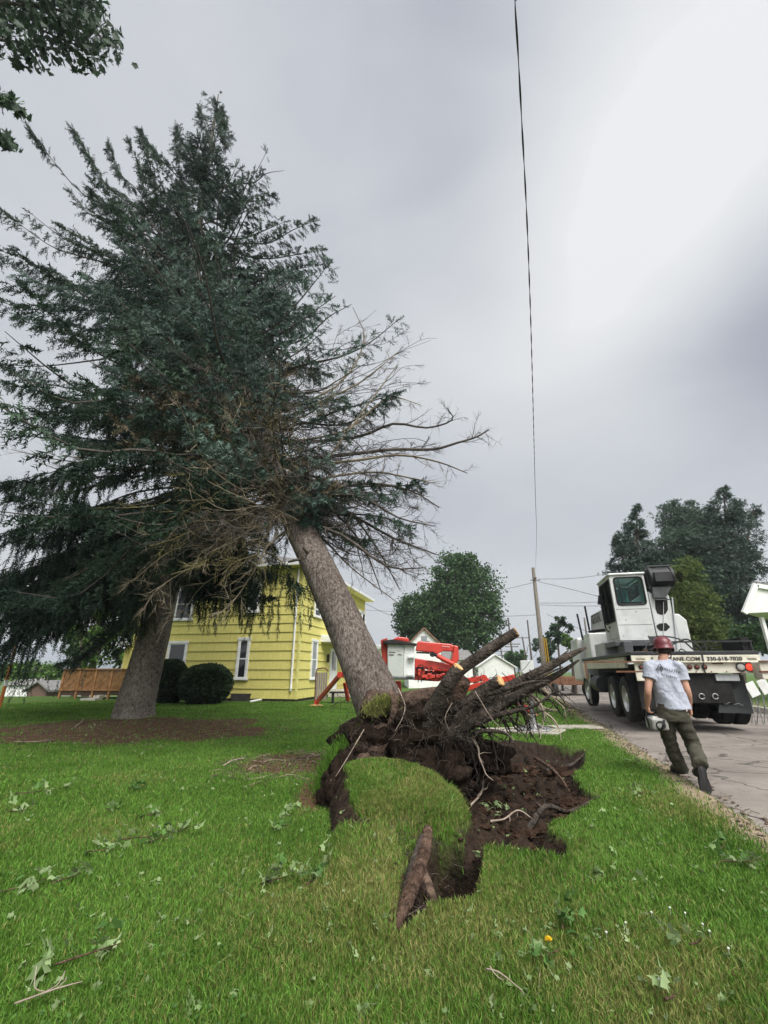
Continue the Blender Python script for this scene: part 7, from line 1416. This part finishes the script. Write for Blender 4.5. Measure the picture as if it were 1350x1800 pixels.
def fshirt(co):
    n = fbm3(co * (9, 9, 4) + 3, 3) - .5; dg = np.sin((co @ mx_) * 26 + co[:, 2] * 18 + 5 * fbm3(co * 3, 2)) * .0045; rg = 1 - np.abs(2 * fbm3(co * (11, 11, 5) + co[:, [2, 2, 2]] * 3, 3, 8) - 1); return n * .022 + dg * 1.6 + (rg ** 3 - .5) * .009
b = MB(); hem = K(1186, 1246, 6.44)
loft(b, [(hem, .205, .155), (hem * .8 + chest * .2, .192, .145), (hem * .45 + chest * .55, .182, .137), (chest, .192, .137), (chest * .5 + neck * .5 + (0, 0, .01), .185, .12), (neck * .82 + chest * .18, .115, .09), (neck - (0, 0, .012), .068, .074)])
for (a, e) in ((shL, elL), (shR, elR)): c = a * .45 + e * .55; b.tube(*smooth([chest * .3 + a * .7, a, a * .6 + e * .4, c], [.080, .078, .078, .084], 4), 18)
shirt = remesh(b, .0075, 'tshirt', M_shirt, man, fshirt, 3)
b = MB()
loft(b, [(pel + (0, 0, .14), .162, .125), (pel + (0, 0, .06), .172, .135), (pel - (0, 0, .02), .182, .148), (pel - (0, 0, .08), .17, .13)])
for (h, k_, a) in ((hipL, knL, anL), (hipR, knR, anR)): b.tube(*smooth([h + (0, 0, .02), h * .6 + k_ * .4, k_, k_ * .5 + a * .5, a, a + (a - k_) * .10], [.105, .098, .082, .084, .080, .078], 4), 20)
remesh(b, .009, 'trousers', M_pants, man, lambda co: (fbm3(co * (7, 7, 11), 4, 5) - .5) * .05 + np.sin(co[:, 2] * 60 + 8 * fbm3(co * 4, 2)) * .003, 3)
# printed back of the shirt: a peaked mark over two rows of letters, draped 2 mm off the cloth
b = MB(); nb_ = np.array([-math.sin(MH), -math.cos(MH), 0])
ms_ = shirt.data; vv = np.zeros(len(ms_.vertices) * 3, np.float32); ms_.vertices.foreach_get('co', vv); vv = vv.reshape(-1, 3)
def back(px, py):
    d = ray(px, py); d = d / np.linalg.norm(d); q = vv - CAM; t_ = q @ d; dist = np.linalg.norm(q - t_[:, None] * d, axis=1); m_ = dist < .02; return CAM + d * (t_[m_].min() - .004) if m_.any() else None
def stroke(pts, r=.0042):
    P_ = [back(*p) for p in pts]; P_ = [p for p in P_ if p is not None]
    if len(P_) > 1: b.tube(P_, r, 5)
stroke([(1156, 1176), (1157, 1170), (1159, 1167), (1162, 1169), (1164, 1174), (1166, 1178)]); stroke([(1159, 1170), (1163, 1178)]); stroke([(1154, 1178), (1160, 1177), (1164, 1180)])
rs = random.Random(3)
for row, (x0, x1, y0, y1, n) in enumerate(((1161, 1194, 1174, 1182, 9), (1164, 1190, 1185, 1192, 8))):
    for k in range(n):
        f = k / (n - 1); x = x0 + (x1 - x0) * f; y = y0 + (y1 - y0) * f; h_ = 3.4 if row == 0 else 2.2; stroke([(x - .6, y + h_ / 2), (x - .3, y - h_ / 2), (x + 1.1, y - h_ / 2 + .4)], .0032)
        if rs.random() < .6: stroke([(x - .4, y), (x + 1.0, y + .4)], .003)
o = b.build('shirt_print', M_let, shirt); o.matrix_parent_inverse = Matrix.Identity(4)
# boots
def boot(heel, toe, up, name='boot'):
    b = MB(); d = toe - heel; L_ = np.linalg.norm(d); d /= L_; up = up - d * (up @ d); up /= np.linalg.norm(up); s = np.cross(d, up); a = np.linspace(0, 2 * math.pi, 16, endpoint=False); V = []
    for f, wd, h in ((-.03, .026, .03), (0, .040, .055), (.15, .042, .065), (.35, .040, .055), (.6, .054, .044), (.85, .056, .038), (1.0, .044, .030), (1.05, .022, .018)): V.append(heel + d * L_ * f + (np.cos(a) * wd)[:, None] * s + (np.sin(a) * h + h * .72)[:, None] * up * 1.)
    n = 16; m = 8; i = np.arange(m - 1)[:, None] * n; j = np.arange(n)[None]; k = (j + 1) % n; b.add(np.concatenate(V), np.stack([i + j, i + k, i + n + k, i + n + j], -1).reshape(-1, 4), np.arange(n)[::-1][None], (np.arange(n) + (m - 1) * n)[None]); b.tube([heel + d * .05 + up * .06, heel + d * .045 + up * .16], [.048, .05], 14); bo = b.build(name, M_boot, man, smooth=True, world=True)
    b = MB(); P_ = [];
    for sg in (1, -1):
        fs = (0, .2, .4, .6, .8, .95, 1.03); ws = (.040, .046, .042, .054, .060, .050, .024)
        for f, wd in (zip(fs, ws) if sg == 1 else list(zip(fs, ws))[::-1]): P_.append(heel + d * L_ * f + s * wd * sg - up * .012)
    b.prism(P_, up * .02); b.build('sole', M_under, bo).matrix_parent_inverse = Matrix.Identity(4)
hl = K(1198, 1361, 6.62); hl[2] = .03; boot(hl, hl + my_ * .27, np.array([0, 0, 1.]))
tr_ = K(1240, 1384, 5.93); tr_[2] = max(tr_[2], .02); h2 = K(1232, 1348, 5.98); boot(h2, h2 + (tr_ - h2) / np.linalg.norm(tr_ - h2) * .27, my_ * 1. + (0, 0, .3))
# helmet with ear defenders and raised visor
b = MB(); hc = hd + (0, 0, .035); n = 40; prof = [(.146, -.03), (.138, -.012), (.126, .0), (.125, .04), (.115, .085), (.085, .122), (.045, .138), (.003, .142)]
a = np.linspace(0, 2 * math.pi, n, endpoint=False); V = np.concatenate([hc + (np.cos(a) * r_ * .95)[:, None] * mx_ + (np.sin(a) * r_ * 1.08)[:, None] * my_ + (0, 0, z_) for r_, z_ in prof]); m = len(prof); i = np.arange(m - 1)[:, None] * n; j = np.arange(n)[None]; k = (j + 1) % n
b.add(V, np.stack([i + j, i + k, i + n + k, i + n + j], -1).reshape(-1, 4)); hel = b.build('helmet', M_helm, man, smooth=True, world=True); sd_ = hel.modifiers.new('thick', 'SOLIDIFY'); sd_.thickness = .004
b = MB(); 
for s in (-.04, 0, .04): b.tube(*smooth([hc + mx_ * s - my_ * .12 + (0, 0, .05), hc + mx_ * s - my_ * .07 + (0, 0, .12), hc + mx_ * s + (0, 0, .148), hc + mx_ * s + my_ * .1 + (0, 0, .1)], .006, 4), 6)
b.build('ridge', M_helm, hel).matrix_parent_inverse = Matrix.Identity(4)
b = MB(); M_stk = mat('helmet_stickers', (.45, .40, .38), (.60, .55, .52), scale=30, rough=.6)
for (u, v_) in ((-.03, .06), (.03, .075), (.06, .05), (.01, .04)): p = hc - my_ * .13 + mx_ * u + (0, 0, v_); b.box(p + my_ * (.012 + v_ * .25), (.03, .006, .016), rot=np.array([mx_, my_ * .93 + np.array([0, 0, .36]), np.cross(mx_, my_)]).T)
b.build('sticker', M_stk, hel).matrix_parent_inverse = Matrix.Identity(4)
for s in (-1, 1): b = MB(); c = hd + mx_ * s * .105 - (0, 0, .005); b.lathe([(.0, 0), (.030, .003), (.038, .018), (.034, .036), (.02, .044), (.001, .045)], c - mx_ * s * .012, tuple(mx_ * s), 18); b.bar(c + mx_ * s * .02, c + mx_ * s * .02 + (0, 0, .07), .012, .02, up=(0, 1, 0)); b.build('ear_defender', M_seal, man, world=True)
b = MB(); v0_ = hc + my_ * .10 + (0, 0, .06); b.hexa(np.array([v0_ - mx_ * .11, v0_ + mx_ * .11, v0_ + mx_ * .11 + my_ * .01, v0_ - mx_ * .11 + my_ * .01] + [q + my_ * .14 + np.array([0, 0, .10]) for q in (v0_ - mx_ * .10, v0_ + mx_ * .10, v0_ + mx_ * .10 + my_ * .01, v0_ - mx_ * .10 + my_ * .01)])); b.build('visor', M_seal, man, world=True, bevel=.004)
b = MB(); b.blob(hd + (0, 0, -.01) - my_ * .02, (.080, .088, .085), 4, .08, 6, 30, 20); b.tube(*smooth([hd + mx_ * .085 - (0, 0, .03), hd + mx_ * .07 - my_ * .03 - (0, 0, .09), hd + mx_ * .055 - my_ * .05 - (0, 0, .13)], .008, 4), 6); b.build('dark_hair', mat('dark_brown_hair', (.02, .013, .01), (.04, .028, .02), scale=30, rough=.8), man, smooth=True, world=True)
# chainsaw carried in the left hand (a thing of its own)
gc = wrL + np.array([.01, .02, -.085]); saw = empty('chainsaw', gc - (0, 0, .28), 'grey and black chainsaw hanging from the left hand of the walking man', 'chainsaw')
M_sawp = mat('chainsaw_pale_housing', (.22, .22, .20), (.48, .48, .44), scale=12, rough=.5, dirt=(.08, .07, .06), dirt_amt=.7)
c = gc + mx_ * .075 + (0, 0, -.135); b = MB(); Rm = np.array([mx_, my_, (0, 0, 1)]).T; b.box(c, (.20, .30, .15), rot=Rm); b.box(c + mx_ * .0 + (0, 0, .065), (.15, .22, .05), rot=Rm); b.build('housing', M_sawp, saw, world=True, bevel=.03)
b = MB(); b.tube(*smooth([c + mx_ * -.10 - my_ * .02 + (0, 0, -.06), gc - mx_ * .04 + (0, 0, -.03), gc - mx_ * .02 + (0, 0, .0), gc + mx_ * .08 + (0, 0, .004), gc + mx_ * .17 + (0, 0, -.04), c + mx_ * .115 + (0, 0, -.02)], .012, 5), 10); b.build('front_handle', M_seal, saw, world=True, smooth=True)
b = MB(); h0 = c - my_ * .155; b.tube(*smooth([h0 + mx_ * .05 + (0, 0, .05), h0 - my_ * .07 + mx_ * .03 + (0, 0, .05), h0 - my_ * .10 + mx_ * .0 + (0, 0, .0), h0 - my_ * .07 - mx_ * .02 + (0, 0, -.05), h0 - mx_ * .03 + (0, 0, -.06)], .013, 5), 10); b.tube([h0 - my_ * .003 + mx_ * (.052 * math.cos(a)) + (0, 0, .045 * math.sin(a) - .01) for a in np.linspace(0, 6.28, 24)], .007, 6, caps=False); b.build('rear_handle', M_seal, saw, world=True, smooth=True)
b = MB(); b.box(c + my_ * .14 + (0, 0, .05), (.18, .015, .12), rot=Rm); b.build('hand_guard', M_seal, saw, world=True, bevel=.006)
b = MB(); b0_ = c + mx_ * .09 + my_ * .12 - (0, 0, .02); pr_ = [(0, -.045), (.36, -.038), (.42, 0), (.36, .038), (0, .045)]; b.prism([b0_ + my_ * u + np.array([0, 0, v_]) for u, v_ in pr_], mx_ * .006); b.build('guide_bar', M_steel, saw, world=True); b = MB(); b.tube([b0_ + mx_ * .003 + my_ * u + np.array([0, 0, v_ * 1.1]) for u, v_ in pr_], .006, 5); b.build('chain', M_black, saw, world=True)

# ------------------------------------------------------------ hazy summer air
b = MB(); b.mm((-2750, -330, -9), (1700, 2750, 90)); hz = bpy.data.materials.new('hazy_air'); hz.use_nodes = True; t = hz.node_tree; t.nodes.remove(t.nodes['Principled BSDF'])
pv = N(t, 'ShaderNodeVolumePrincipled'); pv.inputs['Color'].default_value = (.80, .86, .93, 1); pv.inputs['Density'].default_value = .0007; pv.inputs['Anisotropy'].default_value = .2
t.links.new(pv.outputs[0], t.nodes['Material Output'].inputs['Volume']); o = b.build('haze', hz); tag(o, 'thin summer haze over the valley', 'haze', kind='stuff')
